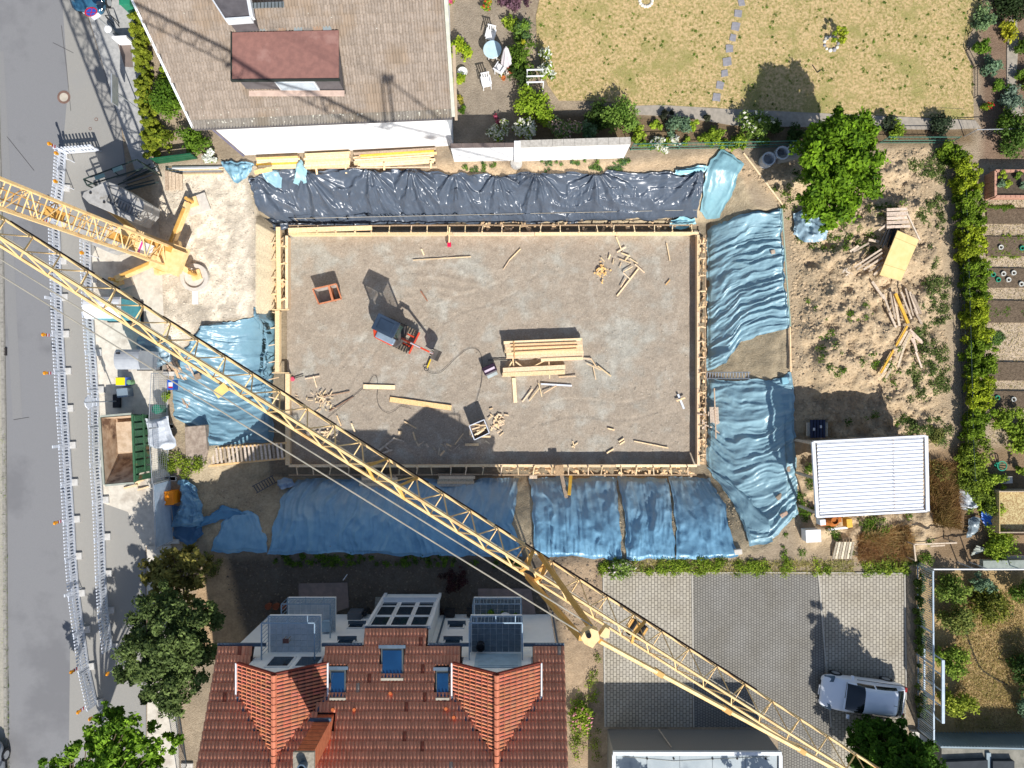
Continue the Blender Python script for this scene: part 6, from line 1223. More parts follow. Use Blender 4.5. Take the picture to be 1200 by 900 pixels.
# loose sticks beside the toilets and skip debris
def scatter(lab, name, cat, pts, w0, h0, mat, cols=None, zf=G, z=.06, group=None):
    t2 = thing(name, lab, cat, zf(*pts[0][:2]), group=group)
    for k, (a, b, c, d) in enumerate(pts):
        p, q = zf(a, b) + Vector((0, 0, z + .03 * (k % 4))), zf(c, d) + Vector((0, 0, z + .03 * ((k + 1) % 4))); cc_ = (cols[k % len(cols)] if cols else fwood())
        MB().beam(p, q, w0 * random.uniform(.8, 1.3), h0, cc_).build('piece', mat, t2, world=True)
    return t2
scatter('fan of long old battens spilling onto the west tarpaulin', 'batten_pile', 'batten pile', [(196, 428, 221, 478), (200, 424, 226, 470), (203, 422, 224, 458), (208, 424, 228, 462), (213, 420, 232, 450), (199, 432, 218, 474), (218, 418, 238, 460), (206, 430, 222, 474), (223, 430, 240, 463), (222, 468, 240, 450)], .11, .05, oldw, [(1.05, .9, .85), (.8, .7, .65), (1.15, 1.05, 1), (1.2, .95, .7)])
scatter('small brown offcut on the west tarpaulin under the jib', 'offcut', 'offcut', [(231, 443, 238, 440)], .3, .05, oldw, [(.7, .62, .55)], z=.3)
scatter('splintered white offcuts beside the lower corner of the skip', 'offcuts', 'offcuts', [(160, 570, 172, 555), (158, 566, 170, 562), (150, 571, 163, 568), (163, 574, 175, 570), (146, 572, 150, 571)], .08, .04, wood, [(1, .98, .95)], zf=P)
# timber stacks along the grey house
def lumber(lab, x0, y0, x1, y1, n, wid, z0, layers=1, skew=0, mats=None, th=.10, jit=3, name='timber_stack', zf=None, tilt=0):
    c = P((x0 + x1) / 2, (y0 + y1) / 2, z0); t2 = thing(name, lab, 'timber stack', c); H_ = z0 + th * layers
    for ly in range(layers):
        z = z0 + th * (ly + .5); k_n = n if ly < layers - 1 else n
        for i in range(k_n):
            yy = y0 + (y1 - y0) * (i + .5) / k_n; a_, b_ = P(x0 + random.uniform(0, jit), yy + tilt / 2, z), P(x1 - random.uniform(0, jit), yy - tilt / 2, z); mt = wood; cc_ = fwood()
            if mats and ly == layers - 1 and i in mats: mt, cc_ = mats[i]
            MB().beam(a_, b_, wid, th * .92, cc_).build('board', mt, t2, world=True)
    return t2
ye = (yelw, (1, 1, 1)); wt_ = (white, (1, 1, 1)); od = (oldw, (.8, .72, .66))
lumber('left timber stack at the foot of the grey house wall, with yellow beam', 300, 184, 352, 198, 6, .11, .0, 3, mats={3: ye, 0: (wood, (1, .8, .5))}, tilt=2)
lumber('middle timber stack at the foot of the grey house wall', 356, 179, 411, 197, 7, .12, .0, 4, tilt=2.5)
lumber('right timber stack at the foot of the grey house wall, with long yellow beams', 414, 176, 512, 194, 7, .12, .0, 3, mats={0: od, 1: ye, 2: (wood, (1, .9, .7))}, jit=9, tilt=6)
stick('small plank resting on the black foil left end', [(304, 207), (324, 203)], .2, .05, c=(1.1, .9, .65), lift=.7)
lumber('bundle of steel strips and boards by the green fence', 196, 195, 262, 205, 6, .06, .0, 2, mats={0: (MC['galvanised'], (1, 1, 1)), 1: (white, (1, 1, 1)), 3: (MC['galvanised'], (1, 1, 1)), 4: od}, th=.06, jit=8, tilt=1)
t_ = thing('board_row', 'row of short boards standing beside the steel strips', 'boards', P(205, 212, 0))
for i in range(5): MB().beam(P(195 + i * 4.2, 200 + i, .35), P(195.5 + i * 4.2, 223 + random.uniform(-1, 1), .1), .16, .04, (1.05, .98, .9) if i else (.8, .72, .66)).build('board', oldw, t_, world=True)
for k, (a, b) in enumerate((((373, 199), (374, 207)), ((407, 196), (408, 206)), ((452, 194), (452, 202)), ((506, 192), (506, 200)))):
    stick('short pale cleat bridging the timber rail and the foil, %s' % ['leftmost one', 'second from the left', 'third from the left', 'rightmost one'][k], [a, b], .09, .05, c=(1.15, 1.1, 1), lift=.4, group='cleats along the foil edge')
stick('thin timber rail above the black foil', [(375, 199), (513, 198)], .06, .06, lift=.3)
# vehicles
def make_car(lab, loc, rz, paint, name='parked_car'):
    t2 = thing(name, lab, 'car', loc, rz)
    st = [(2.12, .62, .40, .52), (2.05, .72, .30, .62), (1.9, .80, .24, .70), (1.5, .87, .20, .82), (1.0, .89, .2, .91), (.5, .89, .2, .95), (-.3, .89, .2, .96), (-1.2, .89, .2, .98), (-1.75, .87, .22, .98), (-2.0, .82, .28, .93), (-2.12, .72, .36, .80), (-2.14, .66, .42, .68)]
    V, Fc = [], []; prof = [(0, 0, 'b'), (.86, 0, 'b'), (1, .25, 'm'), (1.01, .55, 'm'), (.97, .8, 'm'), (.90, .96, 'm'), (.7, 1, 't'), (.35, 1.03, 't'), (0, 1.04, 't')]
    for x, w2, zb, zt in st:
        ring = [(w2 * a, zb + (zt - zb) * b) for a, b, _ in prof]; full = ring + [(-a, b) for a, b in ring[-2:0:-1]]; V += [(x, a, b) for a, b in full]
    k = len(prof) * 2 - 2
    for i in range(len(st) - 1):
        for j in range(k): Fc.append((i * k + j, (i + 1) * k + j, (i + 1) * k + (j + 1) % k, i * k + (j + 1) % k))
    Fc += [tuple(range(k)), tuple(range(len(st) * k - 1, (len(st) - 1) * k - 1, -1))]
    body = MB().add(V, Fc).build('body', paint, t2, smooth=True); sb = body.modifiers.new('s', 'SUBSURF'); sb.levels = sb.render_levels = 2
    # glasshouse: one smooth shell cut into windows, roof and pillars
    xs = np.linspace(1.05, -1.98, 37); zt = np.interp(xs, [-1.98, -1.9, -1.6, -1.3, -.8, -.2, .1, .4, .75, 1.05], [.93, 1.02, 1.27, 1.39, 1.45, 1.46, 1.43, 1.32, 1.12, .93]); th = np.linspace(0, math.pi, 25)
    hb = np.interp(xs, [-1.98, -1.5, .4, 1.05], [.70, .79, .80, .72]); Vg = []
    for x, z, h in zip(xs, zt, hb):
        for a_ in th:
            c_, s_ = math.cos(a_), math.sin(a_); zz = .90 + (z - .90) * max(0, s_) ** .62; ins_ = (zz - .90) * .30; Vg.append((x, (h - ins_) * (abs(c_) ** .5) * (1 if c_ > 0 else -1), zz))
    cells = {}
    for i in range(36):
        for j in range(24):
            x = (xs[i] + xs[i + 1]) / 2; mid = 4 <= j < 20; side = 1 <= j < 4 or 20 <= j < 23
            if mid and x > .22 and x < 1.0: k = 'windscreen'
            elif mid and -1.9 < x < -1.48: k = 'rear_window'
            elif side and -1.45 < x < .55 and not -.42 < x < -.30: k = 'side_window' if j < 12 else 'side_window '
            else: k = 'roof'
            cells.setdefault(k, []).append((i * 25 + j, i * 25 + j + 1, (i + 1) * 25 + j + 1, (i + 1) * 25 + j))
    for k, fs in cells.items():
        us = sorted({v for f in fs for v in f}); ix = {v: n for n, v in enumerate(us)}; MB().add([Vg[v] for v in us], [tuple(ix[v] for v in f) for f in fs]).build(k.strip(), paint if k == 'roof' else glass_c, t2, smooth=True)
    L_ = None
    for s in (1, -1):
        MB().beam((.5, s * .885, .92), (-1.9, s * .86, .95), .02, .03).build('window_trim', blk, t2)
        mi = MB().box((.78, s * 1.0, .98), (.14, .2, .13)).build('mirror', paint, t2, bev=.03)
        MB().add([(2.02, s * .46, .60), (1.96, s * .76, .58), (1.55, s * .85, .80), (1.62, s * .60, .83), (2.04, s * .46, .55), (1.98, s * .80, .52), (1.57, s * .895, .76), (1.62, s * .62, .80)], [(0, 1, 2, 3), (4, 7, 6, 5), (0, 4, 5, 1), (1, 5, 6, 2), (2, 6, 7, 3), (3, 7, 4, 0)]).build('headlight', M('headlight_glass', S(90, 110, 124), S(70, 88, 100), rough=.1, spec=.9), t2)
        MB().box((-2.06, s * .66, .80), (.12, .24, .2)).build('tail_light', M('tail_red', S(150, 24, 24), rough=.3), t2, bev=.02)
        for x in (1.32, -1.3):
            w5 = MB().tube((x, s * .70, .31), (x, s * .905, .31), .315, 20).build('wheel', blk, t2); MB().tube((x, s * .88, .31), (x, s * .915, .31), .2, 14).build('rim', MC['galvanised'], w5)
    MB().box((2.10, 0, .44), (.08, 1.0, .16)).build('grille', blk, t2, bev=.02); MB().box((2.145, 0, .46), (.02, .5, .11)).build('number_plate', wpl, t2)
    MB().beam((1.0, -.7, .95), (1.02, .1, .96), .02, .03).build('wiper', blk, t2)
    MB().tube((-1.2, 0, 1.45), (-1.38, 0, 1.55), .012, 5).build('aerial', blk, t2)
    return t2
glass_c = M('car_glass', S(20, 30, 38), S(16, 24, 30), rough=.05, spec=.9)
silverp = M('car_pale_silver', S(240, 244, 250), S(236, 241, 248), rough=.25, metal=0, spec=.6, coat=.8)
c = P(1013, 818, .9); make_car('pale silver-blue hatchback parked in tree shade on the car park', (c.x, c.y, .012), R(180 - 7), silverp)
c = P(104, -38, .9); make_car('dark teal car at the top edge beside the pavement, only its end showing', (c.x, c.y, .012), R(-98), M('car_teal', S(60, 110, 140), S(50, 96, 124), rough=.25, coat=.8, metal=.2))
c = P(-21, 922, .9); make_car('grey and black car at the lower left corner, only a wing showing', (c.x, c.y, .06), R(92), M('car_grey', S(150, 156, 164), S(130, 136, 144), rough=.3, coat=.6))
# ================================================================ THINGS IN THE PIT
q = B(463, 391); xr = R(-26)
t_ = thing('mini_excavator', 'orange-red mini excavator with dark blue cab roof, arm raised over the gravel', 'excavator', (q.x, q.y, BZ + .02), xr)
orr = M('excavator_orange', S(214, 74, 42), S(190, 62, 36), rough=.4, coat=.3); dkb = M('cab_blue', S(52, 66, 84), S(42, 54, 70), rough=.3, spec=.6); rub = M('track_rubber', S(104, 94, 82), S(140, 126, 108), rough=.9, scale=8)
for s in (1, -1):
    m = MB(); n_ = 14; pr = []
    for i in range(n_): a = math.pi * 2 * i / n_; pr.append((max(-.62, min(.62, .62 * (1 if math.cos(a) > 0 else -1))) + .2 * math.cos(a), .2 + .2 * math.sin(a)))
    v = [(x + .12, s * .46 + w2, z) for w2 in (-.14, .14) for x, z in pr]; m.add(v, [tuple(range(n_ - 1, -1, -1)), tuple(range(n_, 2 * n_))] + [(i, (i + 1) % n_, n_ + (i + 1) % n_, n_ + i) for i in range(n_)])
    tr_ = m.build('track', rub, t_)
    for i in range(12): MB().box((-.62 + i * .135 + .1, s * .46, .41), (.05, .29, .03)).build('tread', blk, tr_)
MB().box((.1, 0, .28), (.9, .66, .2)).build('undercarriage', rub, t_)
MB().box((1.08, 0, .25), (.08, 1.15, .34), rot=Matrix.Rotation(.2, 3, 'Y')).build('dozer_blade', orr, t_)
for s in (-.25, .25): MB().beam((.5, s, .25), (1.06, s, .22), .07, .08).build('blade_arm', orr, t_)
m = MB(); pts = [(-.55, -.56), (.5, -.56), (.62, -.3), (.62, .3), (.5, .56), (-.45, .56)] + [(-.45 - .42 * math.cos(a), .0 + .56 * math.sin(a)) for a in (1.2, .8, .4, 0, -.4, -.8, -1.2)]
m.prism(pts, .5, .86); m.build('house', M('machine_grey', S(62, 60, 60), S(90, 84, 80), rough=.6), t_, bev=.04)
m = MB(); m.prism([(-.80, .2), (-.86, 0), (-.80, -.3), (-.62, -.58), (.3, -.60), (.3, -.36), (-.5, -.3)], .86, 1.25); m.build('counterweight', orr, t_, bev=.04)
MB().box((-.1, -.38, 1.22), (.95, .32, .22)).build('engine_cover', M('cover_grey', S(140, 156, 172), S(124, 140, 158), rough=.35, spec=.6), t_, bev=.05)
cabm = M('cab_black', S(30, 34, 38), rough=.5)
for x, y in ((-.62, .52), (.38, .50), (-.62, -.2), (.38, -.2)): MB().beam((x, y, .86), (x * .96, y * .96 + .01, 2.36), .06, .06).build('cab_post', cabm, t_)
MB().box((-.12, .16, 2.39), (1.12, .80, .07)).build('cab_roof', dkb, t_, bev=.03)
MB().box((-.12, .15, 2.44), (.7, .5, .03)).build('roof_hatch', M('hatch_blue', S(48, 62, 80), rough=.3), t_, bev=.01)
for c_, d_ in (((.40, .16, 1.7), (.015, .62, 1.2)), ((-.64, .16, 1.8), (.015, .62, .9)), ((-.12, -.19, 1.8), (.9, .015, .9))): MB().box(c_, d_).build('cab_window', M('cab_glass', S(90, 120, 110), S(80, 110, 100), rough=.1), t_)
MC['cab_glass'].node_tree.nodes['Principled BSDF'].inputs['Alpha'].default_value = .35
MB().box((-.3, .16, 1.15), (.4, .42, .5)).build('seat', blk, t_, bev=.05)
for y in (-.02, .34): MB().tube((.1, y, .9), (.12, y, 1.35), .02, 6).build('control_lever', blk, t_)
bo = [Vector((.55, -.05, .75)), Vector((.85, -.05, 1.6)), Vector((1.25, -.05, 2.05)), Vector((1.65, -.05, 1.95))]
MB().box((.68, -.05, .72), (.3, .26, .4)).build('swing_bracket', MC['machine_grey'], t_, bev=.03)
m = MB()
for a, b in zip(bo[:-1], bo[1:]): m.beam(a, b, .10, .14)
m.build('boom', orr, t_, bev=.02)
ae = Vector((2.2, -.05, 1.0)); MB().beam(bo[-1] + Vector((-.12, 0, .1)), ae, .085, .12).build('arm', orr, t_, bev=.02)
MB().tube((.72, -.05, .95), (1.2, -.05, 1.75), .04, 8).build('boom_cylinder', blk, t_); MB().tube((1.2, -.05, 2.17), (1.7, -.05, 2.12), .035, 8).build('arm_cylinder', MC['galvanised'], t_)
MB().tube(ae + Vector((-.45, 0, .62)), ae + Vector((.02, 0, .12)), .03, 8).build('bucket_cylinder', MC['galvanised'], t_)
m = MB(); bk = M('bucket_steel', S(70, 66, 64), S(90, 84, 78), rough=.6, metal=.4)
pr = [(0, .05), (.22, -.02), (.34, -.2), (.30, -.4), (.12, -.52), (-.06, -.5)]
for (x0, z0), (x1, z1) in zip(pr[:-1], pr[1:]): m.beam(ae + Vector((x0, 0, z0)), ae + Vector((x1, 0, z1)), .5, .035, up=(0, 0, 1) if abs(z1 - z0) < abs(x1 - x0) else (1, 0, 0))
for s in (-.25, .25): m.add([tuple(ae + Vector((x, s, z))) for x, z in pr], [tuple(range(6))])
bu = m.build('bucket', bk, t_)
for k in range(5): MB().box(ae + Vector((-.11, -.2 + k * .1, -.51)), (.12, .05, .04)).build('tooth', bk, bu)
t_.scale = (1.13, 1.13, 1.1)
# mortar tub with divider
tb = thing('mortar_tub', 'open steel tub with orange rim and divider on the gravel', 'tub', B(387, 346), R(0)); inn = M('tub_inside', S(186, 176, 168), S(150, 142, 134), rough=.8); orm = M('rim_orange', S(206, 136, 98), S(188, 116, 80), rough=.7)
Tt = [B(371, 341, .75), B(398, 335, .75), B(404, 352, .75), B(378, 358, .75)]; Bt = [v.lerp(sum(Tt, Vector()) / 4, .18) - Vector((0, 0, .7)) for v in Tt]; cen = sum(Tt, Vector()) / 4
for i in range(4):
    j = (i + 1) % 4; MB().add([Tt[i], Tt[j], Bt[j], Bt[i]], [(0, 1, 2, 3)]).build('side', inn, tb, world=True); MB().beam(Tt[i], Tt[j], .07, .06).build('rim', orm, tb, world=True)
MB().add(Bt, [(0, 1, 2, 3)]).build('floor', inn, tb, world=True)
a, b = Tt[0].lerp(Tt[1], .68), Tt[3].lerp(Tt[2], .62); MB().beam(a, b, .12, .08).build('divider', orm, tb, world=True); MB().add([a + Vector((0, 0, -.03)), b + Vector((0, 0, -.03)), b + Vector((.05, 0, -.6)), a + Vector((.05, 0, -.6))], [(0, 1, 2, 3)]).build('divider_plate', orm, tb, world=True)
# rubbish bin box with offcuts
tb = thing('rubbish_box', 'white plastic box full of rubbish beside a heap of wood scraps', 'box', B(562, 503), R(0)); Tt = [B(551, 498, .95), B(568, 491, .95), B(574, 506, .95), B(557, 514, .95)]; cen = sum(Tt, Vector()) / 4
for i in range(4):
    j = (i + 1) % 4; MB().beam((Tt[i] + Tt[j]) / 2 + (Tt[i] - Tt[j]) / 2 - Vector((0, 0, .48)), (Tt[i] + Tt[j]) / 2 - (Tt[i] - Tt[j]) / 2 - Vector((0, 0, .48)), .04, .95).build('side', wpl, tb, world=True)
MB().prism([tuple(v.lerp(cen, .05)[:2]) for v in Tt], BZ + .04, BZ + .6).build('load', M('dark_load', S(60, 60, 76), S(130, 110, 84), scale=6), tb, world=True)
for i in range(7): p = cen + Vector((random.uniform(-.25, .25), random.uniform(-.2, .2), -.1)); MB().beam(p - Vector((.2, .05 * i - .1, 0)), p + Vector((.2, .08, .1)), .08, .04, fwood()).build('offcut', wood, tb, world=True)
def scraps(lab, cx, cy, rx, ry, n, L0, L1, mat, zf=B, w_=.05, cols=None, z=.03):
    c = zf(cx, cy); t2 = thing('scrap_heap', lab, 'wood scraps', c)
    for i in range(n):
        p = c + Vector((random.gauss(0, rx), random.gauss(0, ry), z + random.random() * .08)); a = random.uniform(0, 3.14); v = Vector((math.cos(a), math.sin(a), random.uniform(-.08, .08))) * random.uniform(L0, L1) / 2
        MB().beam(p - v, p + v, random.uniform(.6, 1.8) * w_, .025, (cols and random.choice(cols)) or fwood()).build('scrap', mat, t2, world=True)
    return t2
scraps('heap of short pale wood scraps right of the white rubbish box', 582, 494, .22, .26, 40, .08, .3, wood)
scraps('heap of splinters and offcuts beside the west formwork', 372, 470, .5, .33, 44, .06, .3, wood, w_=.035)
scraps('wood scraps in the shadow near the west formwork', 385, 508, .4, .25, 22, .08, .35, wood, w_=.05)
scraps('yellow wood shavings on the gravel at the upper right', 706, 318, .2, .22, 40, .05, .16, wood, cols=[(1.1, .9, .55)])
scraps('few small offcuts in the shadow below the gable shadow', 520, 525, 1.0, .25, 14, .1, .45, oldw, w_=.06)
def bstick(pts, lab, w_=.05, h_=.04, mat=None, c=None, name='timber_batten', cat='batten', group=None, lift=.04): return stick(lab, pts, w_, h_, mat, c, name, cat, group, B, lift)
bstick([(484, 305), (518, 303), (552, 301)], 'long thin batten on the gravel near the north formwork', .05)
bstick([(494, 292), (497, 299)], 'short white stake near the north formwork', .07, c=(1.2, 1.2, 1.2))
bstick([(590, 316), (597, 305), (610, 292)], 'thin dark-edged batten on the upper middle of the gravel', .05)
scatter('loose group of battens at the upper right of the gravel', 'batten_group', 'battens', [(722, 278, 728, 293), (723, 296, 733, 290), (728, 297, 738, 301), (725, 304, 739, 308), (738, 303, 747, 309), (744, 310, 755, 320), (730, 319, 741, 313), (730, 320, 738, 327), (728, 308, 726, 314), (732, 306, 736, 301), (727, 337, 733, 327), (715, 299, 713, 304), (719, 304, 718, 310), (704, 302, 708, 307), (699, 320, 704, 315)], .055, .035, wood, zf=B, z=.04)
bstick([(723, 347), (748, 315)], 'longest pale batten of the upper right, lying aslant', .08)
bstick([(781, 285), (785, 306)], 'thin batten standing alone near the north-east corner', .05)
bstick([(780, 334), (785, 328)], 'short ochre batten below the thin one', .05, c=(.9, .7, .4))
lumber_ = lumber
def blumber(lab, quad, n, z, bw, extra=()):
    Q = [P(a_, b_, BZ + z) for a_, b_ in quad]; c = sum(Q, Vector()) / 4; t2 = thing('lumber_stack', lab, 'lumber', (c.x, c.y, BZ))
    for ly in range(int(round(z / .11))):
        for i in range(n):
            k = (i + .5) / n; a_ = Q[0].lerp(Q[3], k); b_ = Q[1].lerp(Q[2], k); dz = Vector((0, 0, -.11 * ly - .05)); j = Vector((random.uniform(-.06, .06), 0, 0)); MB().beam(a_ + dz + j, b_ + dz + j, bw, .1, fwood()).build('board', wood, t2, world=True)
    for (a_, b_, c_, d_, w5, cc_) in extra: MB().beam(P(a_, b_, BZ + z + .05), P(c_, d_, BZ + z + .05), w5, .06, cc_).build('top_board', wood, t2, world=True)
    return t2
blumber('largest lumber stack in the middle of the gravel, with battens on top', [(591, 400), (682, 396), (683, 418), (593, 420)], 6, .6, .165, [(598, 404, 676, 401, .06, (1, .85, .7)), (599, 408, 677, 405, .06, (1, .85, .7)), (600, 413, 676, 409, .06, (1, .88, .72)), (602, 400, 603, 420, .05, (.8, .6, .4)), (634, 422, 683, 420, .16, (1.15, 1.05, 1.0))])
blumber('smaller lumber stack of two beams below the largest stack', [(589, 431, ), (662, 427), (662, 439), (589, 442)], 2, .35, .24)
bstick([(602, 443), (604, 472)], 'white-painted board pointing down from the smaller stack', .2, c=(1.2, 1.15, 1.15))
bstick([(572, 422), (606, 421)], 'dark iron bar left of the lumber stacks', .05, mat=blk)
bstick([(634, 450), (670, 452)], 'long black-topped white strip below the lumber stacks', .09, mat=wpl)
scatter('slim battens fanned out below the lumber stacks', 'batten_group', 'battens', [(612, 471, 624, 456), (620, 470, 632, 455), (631, 449, 635, 465), (637, 461, 652, 452), (655, 442, 675, 441)], .05, .035, wood, zf=B)
scatter('slim battens crossing each other right of the lumber stacks', 'batten_group', 'battens', [(683, 420, 692, 421), (692, 420, 700, 432), (687, 426, 704, 434), (700, 429, 716, 441), (695, 430, 698, 445)], .06, .035, wood, zf=B)
scatter('sticks and laths between the two lumber stacks', 'batten_group', 'battens', [(600, 424, 596, 431), (604, 424, 612, 430), (624, 430, 638, 423), (643, 424, 644, 444), (601, 420, 602, 430)], .06, .04, wood, zf=B, z=.2)
p = B(574, 433); t_ = thing('power_generator', 'small purple-grey striped generator left of the lumber stacks', 'generator', p, R(25))
MB().box((0, 0, .3), (.74, .46, .5)).build('body', M('purple_black', S(52, 34, 52), rough=.4), t_, bev=.03); MB().box((0, -.02, .57), (.6, .12, .05)).build('handle', M('pale_pink', S(220, 200, 214)), t_)
for s in (-.3, .3): MB().box((s, 0, .2), (.05, .5, .4)).build('frame', blk, t_)
MB().box((0, -.34, .06), (.6, .18, .08)).build('tray', M('pale_tray', S(190, 200, 200)), t_)
bstick([(426, 453), (463, 454)], 'white plank with dark edge in the lower left of the gravel', .24, c=(1.2, 1.2, 1.15)); bstick([(457, 468), (529, 478)], 'long wide plank partly in the house shadow', .28, c=(1.05, .9, .68))
bstick([(386, 482), (414, 465)], 'dark thin rod lying aslant in the lower left of the gravel', .05, mat=oldw, c=(.5, .35, .3)); bstick([(373, 466), (410, 459)], 'long thin dark stick beside the heap of splinters', .05, mat=oldw, c=(.8, .6, .5))
scatter('t-shaped pair of laths beside the west formwork', 'lath_cross', 'laths', [(358, 444, 375, 441), (368, 441, 372, 454)], .07, .04, wood, zf=B); bstick([(395, 487), (400, 499)], 'short pale lath at the edge of the house shadow', .06, c=(1.1, 1, .9)); bstick([(412, 496), (416, 506)], 'short white lath at the edge of the house shadow, right of the other', .08, c=(1.2, 1.2, 1.2))
scatter('bent grey laths in the house shadow', 'lath_group', 'laths', [(444, 528, 463, 513), (463, 514, 474, 517), (427, 528, 432, 524), (436, 535, 460, 527), (452, 523, 457, 528)], .08, .04, oldw, [(1.1, 1.1, 1.1)], zf=B)
for i, (a_, b_, c_, d_, w5, lab) in enumerate(((474, 494, 488, 502, .07, 'narrow lath under the gable shadow point'), (484, 506, 487, 516, .09, 'short grey board in the gable shadow'), (533, 521, 543, 508, .06, 'thin lath right in the gable shadow'), (516, 534, 521, 528, .1, 'small grey board low in the gable shadow'), (545, 521, 561, 521, .14, 'pale grey board under the white box'), (553, 511, 575, 512, .12, 'brown board just under the white box'), (467, 507, 471, 507, .18, 'small tan block at the shadow step'), (523, 520, 529, 523, .08, 'tiny pale lath in the gable shadow'), (712, 502, 720, 504, .07, 'small pale stick at the lower right, upper one'), (711, 544 - 13, 719, 526, .07, 'two-tone stick at the lower right'), (725, 518, 731, 514, .07, 'upper of two short parallel sticks near the south formwork'), (726, 521, 732, 517, .07, 'lower of two short parallel sticks near the south formwork'), (743, 517, 783, 525, .05, 'long thin batten near the south-east corner'), (671, 517, 673, 525, .05, 'upright arm of the small cross by the south formwork'), (670, 524, 677, 519, .05, 'slanting arm of the small cross by the south formwork'), (428, 0, 0, 0, 0, ''))):
    if w5: bstick([(a_, b_), (c_, d_)], lab, w5, c=(1.15, 1.12, 1.05) if i > 7 else (.9, .88, .84))
t_ = thing('cross_marker', 'white cross of two boards at the right end of the gravel', 'marker', B(797, 470)); MB().beam(B(794, 462, .1), B(801, 479, .1), .11, .05).build('board', wpl, t_, world=True); MB().beam(B(792, 470, .17), B(802, 466, .17), .09, .05, (1.1, 1, .9)).build('board', wood, t_, world=True)
def cable(pts, lab, r=.011, c=(40, 42, 46), zf=B, name='cable'):
    q = [zf(a_, b_) + Vector((0, 0, .025)) for a_, b_ in pts]; out = []
    for i in range(len(q) - 1):
        p0, p1, p2, p3 = q[max(0, i - 1)], q[i], q[i + 1], q[min(len(q) - 1, i + 2)]
        for k in range(6): u = k / 6; out.append(.5 * ((2 * p1) + (p2 - p0) * u + (2 * p0 - 5 * p1 + 4 * p2 - p3) * u * u + (3 * p1 - p0 - 3 * p2 + p3) * u ** 3))
    out.append(q[-1]); return MB().path(out, r, 4).build(name, M('cable_%d' % c[0], S(*c), rough=.6), at=tuple(q[0]), world=True, label=lab, cat='cable')
cable([(384, 490), (405, 472), (423, 457), (432, 449), (437, 441), (441, 441), (443, 450), (442, 466), (445, 477), (454, 484), (463, 481), (470, 476), (482, 479)], 'dark cable looping across the lower left of the gravel')
cable([(500, 434), (505, 437), (515, 437), (523, 431), (533, 421), (545, 411), (555, 408), (563, 414), (565, 428), (564, 450), (557, 474)], 'dark cable looping from the yellow tool to the rubbish box')
t_ = thing('breaker_tool', 'yellow-handled tool with coiled dark cable below the excavator', 'tool', B(502, 428)); MB().beam(B(501, 431, .1), B(505, 421, .1), .07, .07).build('handle', M('tool_yellow', S(240, 204, 50), rough=.5), t_, world=True); MB().lathe(tuple(Vector((*B(500, 432)[:2], BZ + .05)) - B(502, 428) + Vector((0, 0, 0))), [(.12, 0), (.14, .04), (.1, .05)], 12).build('cable_coil', blk, t_)
t_ = thing('laser_level', 'small bright red device on a wooden arm by the north formwork', 'level', B(527, 288)); MB().box(B(527, 288, .3), (.2, .24, .18)).build('body', M('bright_red', S(230, 30, 80), rough=.4), t_, world=True, bev=.02); MB().beam(B(527, 286, .4), P(527, 266, -1.7), .06, .05, (1.1, 1, .9)).build('arm', wood, t_, world=True)
for s in (-.08, .08): MB().beam(B(527, 288, .22), B(527, 288, 0) + Vector((s, s, .02)), .03, .03).build('leg', blk, t_, world=True)
p = B(343, 444); t_ = thing('shovel', 'pink-bladed tool lying beside the west formwork', 'shovel', p); MB().lathe((0, 0, .04), [(.14, 0), (.1, .05), (0, .06)], 10).build('blade', M('pink_red', S(214, 84, 110)), t_); MB().beam(Vector((0, 0, .06)), B(356, 440, .06) - p, .04, .04).build('handle', blk, t_)
bstick([(493, 341), (499, 350), (501, 353)], 'rusty bent strip right of the excavator shadow', .05, mat=M('rust_strip', S(176, 116, 84))); 
# things on the south formwork
lumber('grey old board stack on the south formwork under the jib', 420, 556, 468, 573, 5, .15, -1.95, 2, mats={0: od, 2: (oldw, (1, .95, .85)), 4: (oldw, (.95, 1, 1.05))}, th=.06, jit=8, name='board_stack')
lumber('grey old board stack on the south formwork right of the jib', 512, 555, 557, 570, 5, .15, -1.95, 2, mats={0: od, 2: (oldw, (1, .95, .85)), 4: (oldw, (.95, 1, 1.05))}, th=.06, jit=6, name='board_stack')
def pst(lab, a, b, w5, mat, c, z0=-1.9, z1=-1.3): A_, B_ = P(*a, z0), P(*b, z1); MB().beam(A_, B_, w5, .05, c).build('plank', mat, at=tuple(A_), world=True, label=lab, cat='plank')
pst('weathered plank sloping down the south bank from the formwork', (658, 556), (665, 589), .2, oldw, (1, .9, .82)); pst('yellow plank beside the weathered plank on the south bank', (669, 556), (667, 580), .18, yelw, (1, 1, 1))
pst('brown box board under the two planks on the south formwork', (655, 545), (656, 557), .45, oldw, (.85, .68, .5), -1.6, -1.6)
pst('pair of short pale boards on the south rail', (625, 557), (625, 561), .42, oldw, (1.2, 1.1, 1), -1.8, -1.8)
t_ = thing('rubble_pallet', 'pile of white lath bundles and offcuts on the east formwork', 'laths', P(836, 488, -1.9))
for i in range(8): MB().beam(P(832 + i * 1.3, 477, -1.75), P(833 + i * 1.3, 496 + random.uniform(-2, 1), -1.7), .05, .04, (1.25, 1.2, 1.2)).build('lath', oldw, t_, world=True)
for i in range(14): a_, b_ = random.uniform(822, 840), random.uniform(478, 506); MB().beam(P(a_, b_, -1.75), P(a_ + random.uniform(-5, 5), b_ + random.uniform(-6, 6), -1.7), .07, .04, (1.2, 1.12, 1.1)).build('offcut', oldw, t_, world=True)
MB().beam(P(837, 455, -1.7), P(839, 514, -1.7), .06, .05, (1.1, .95, .85)).build('rail', oldw, t_, world=True)
p = G(864, 646); MB().box((0, 0, .08), (.42, .28, .2), rz=.1).build('stone', pcn, at=tuple(p), label='pale square stone at the right end of the south tarpaulins', cat='stone', bev=.03)
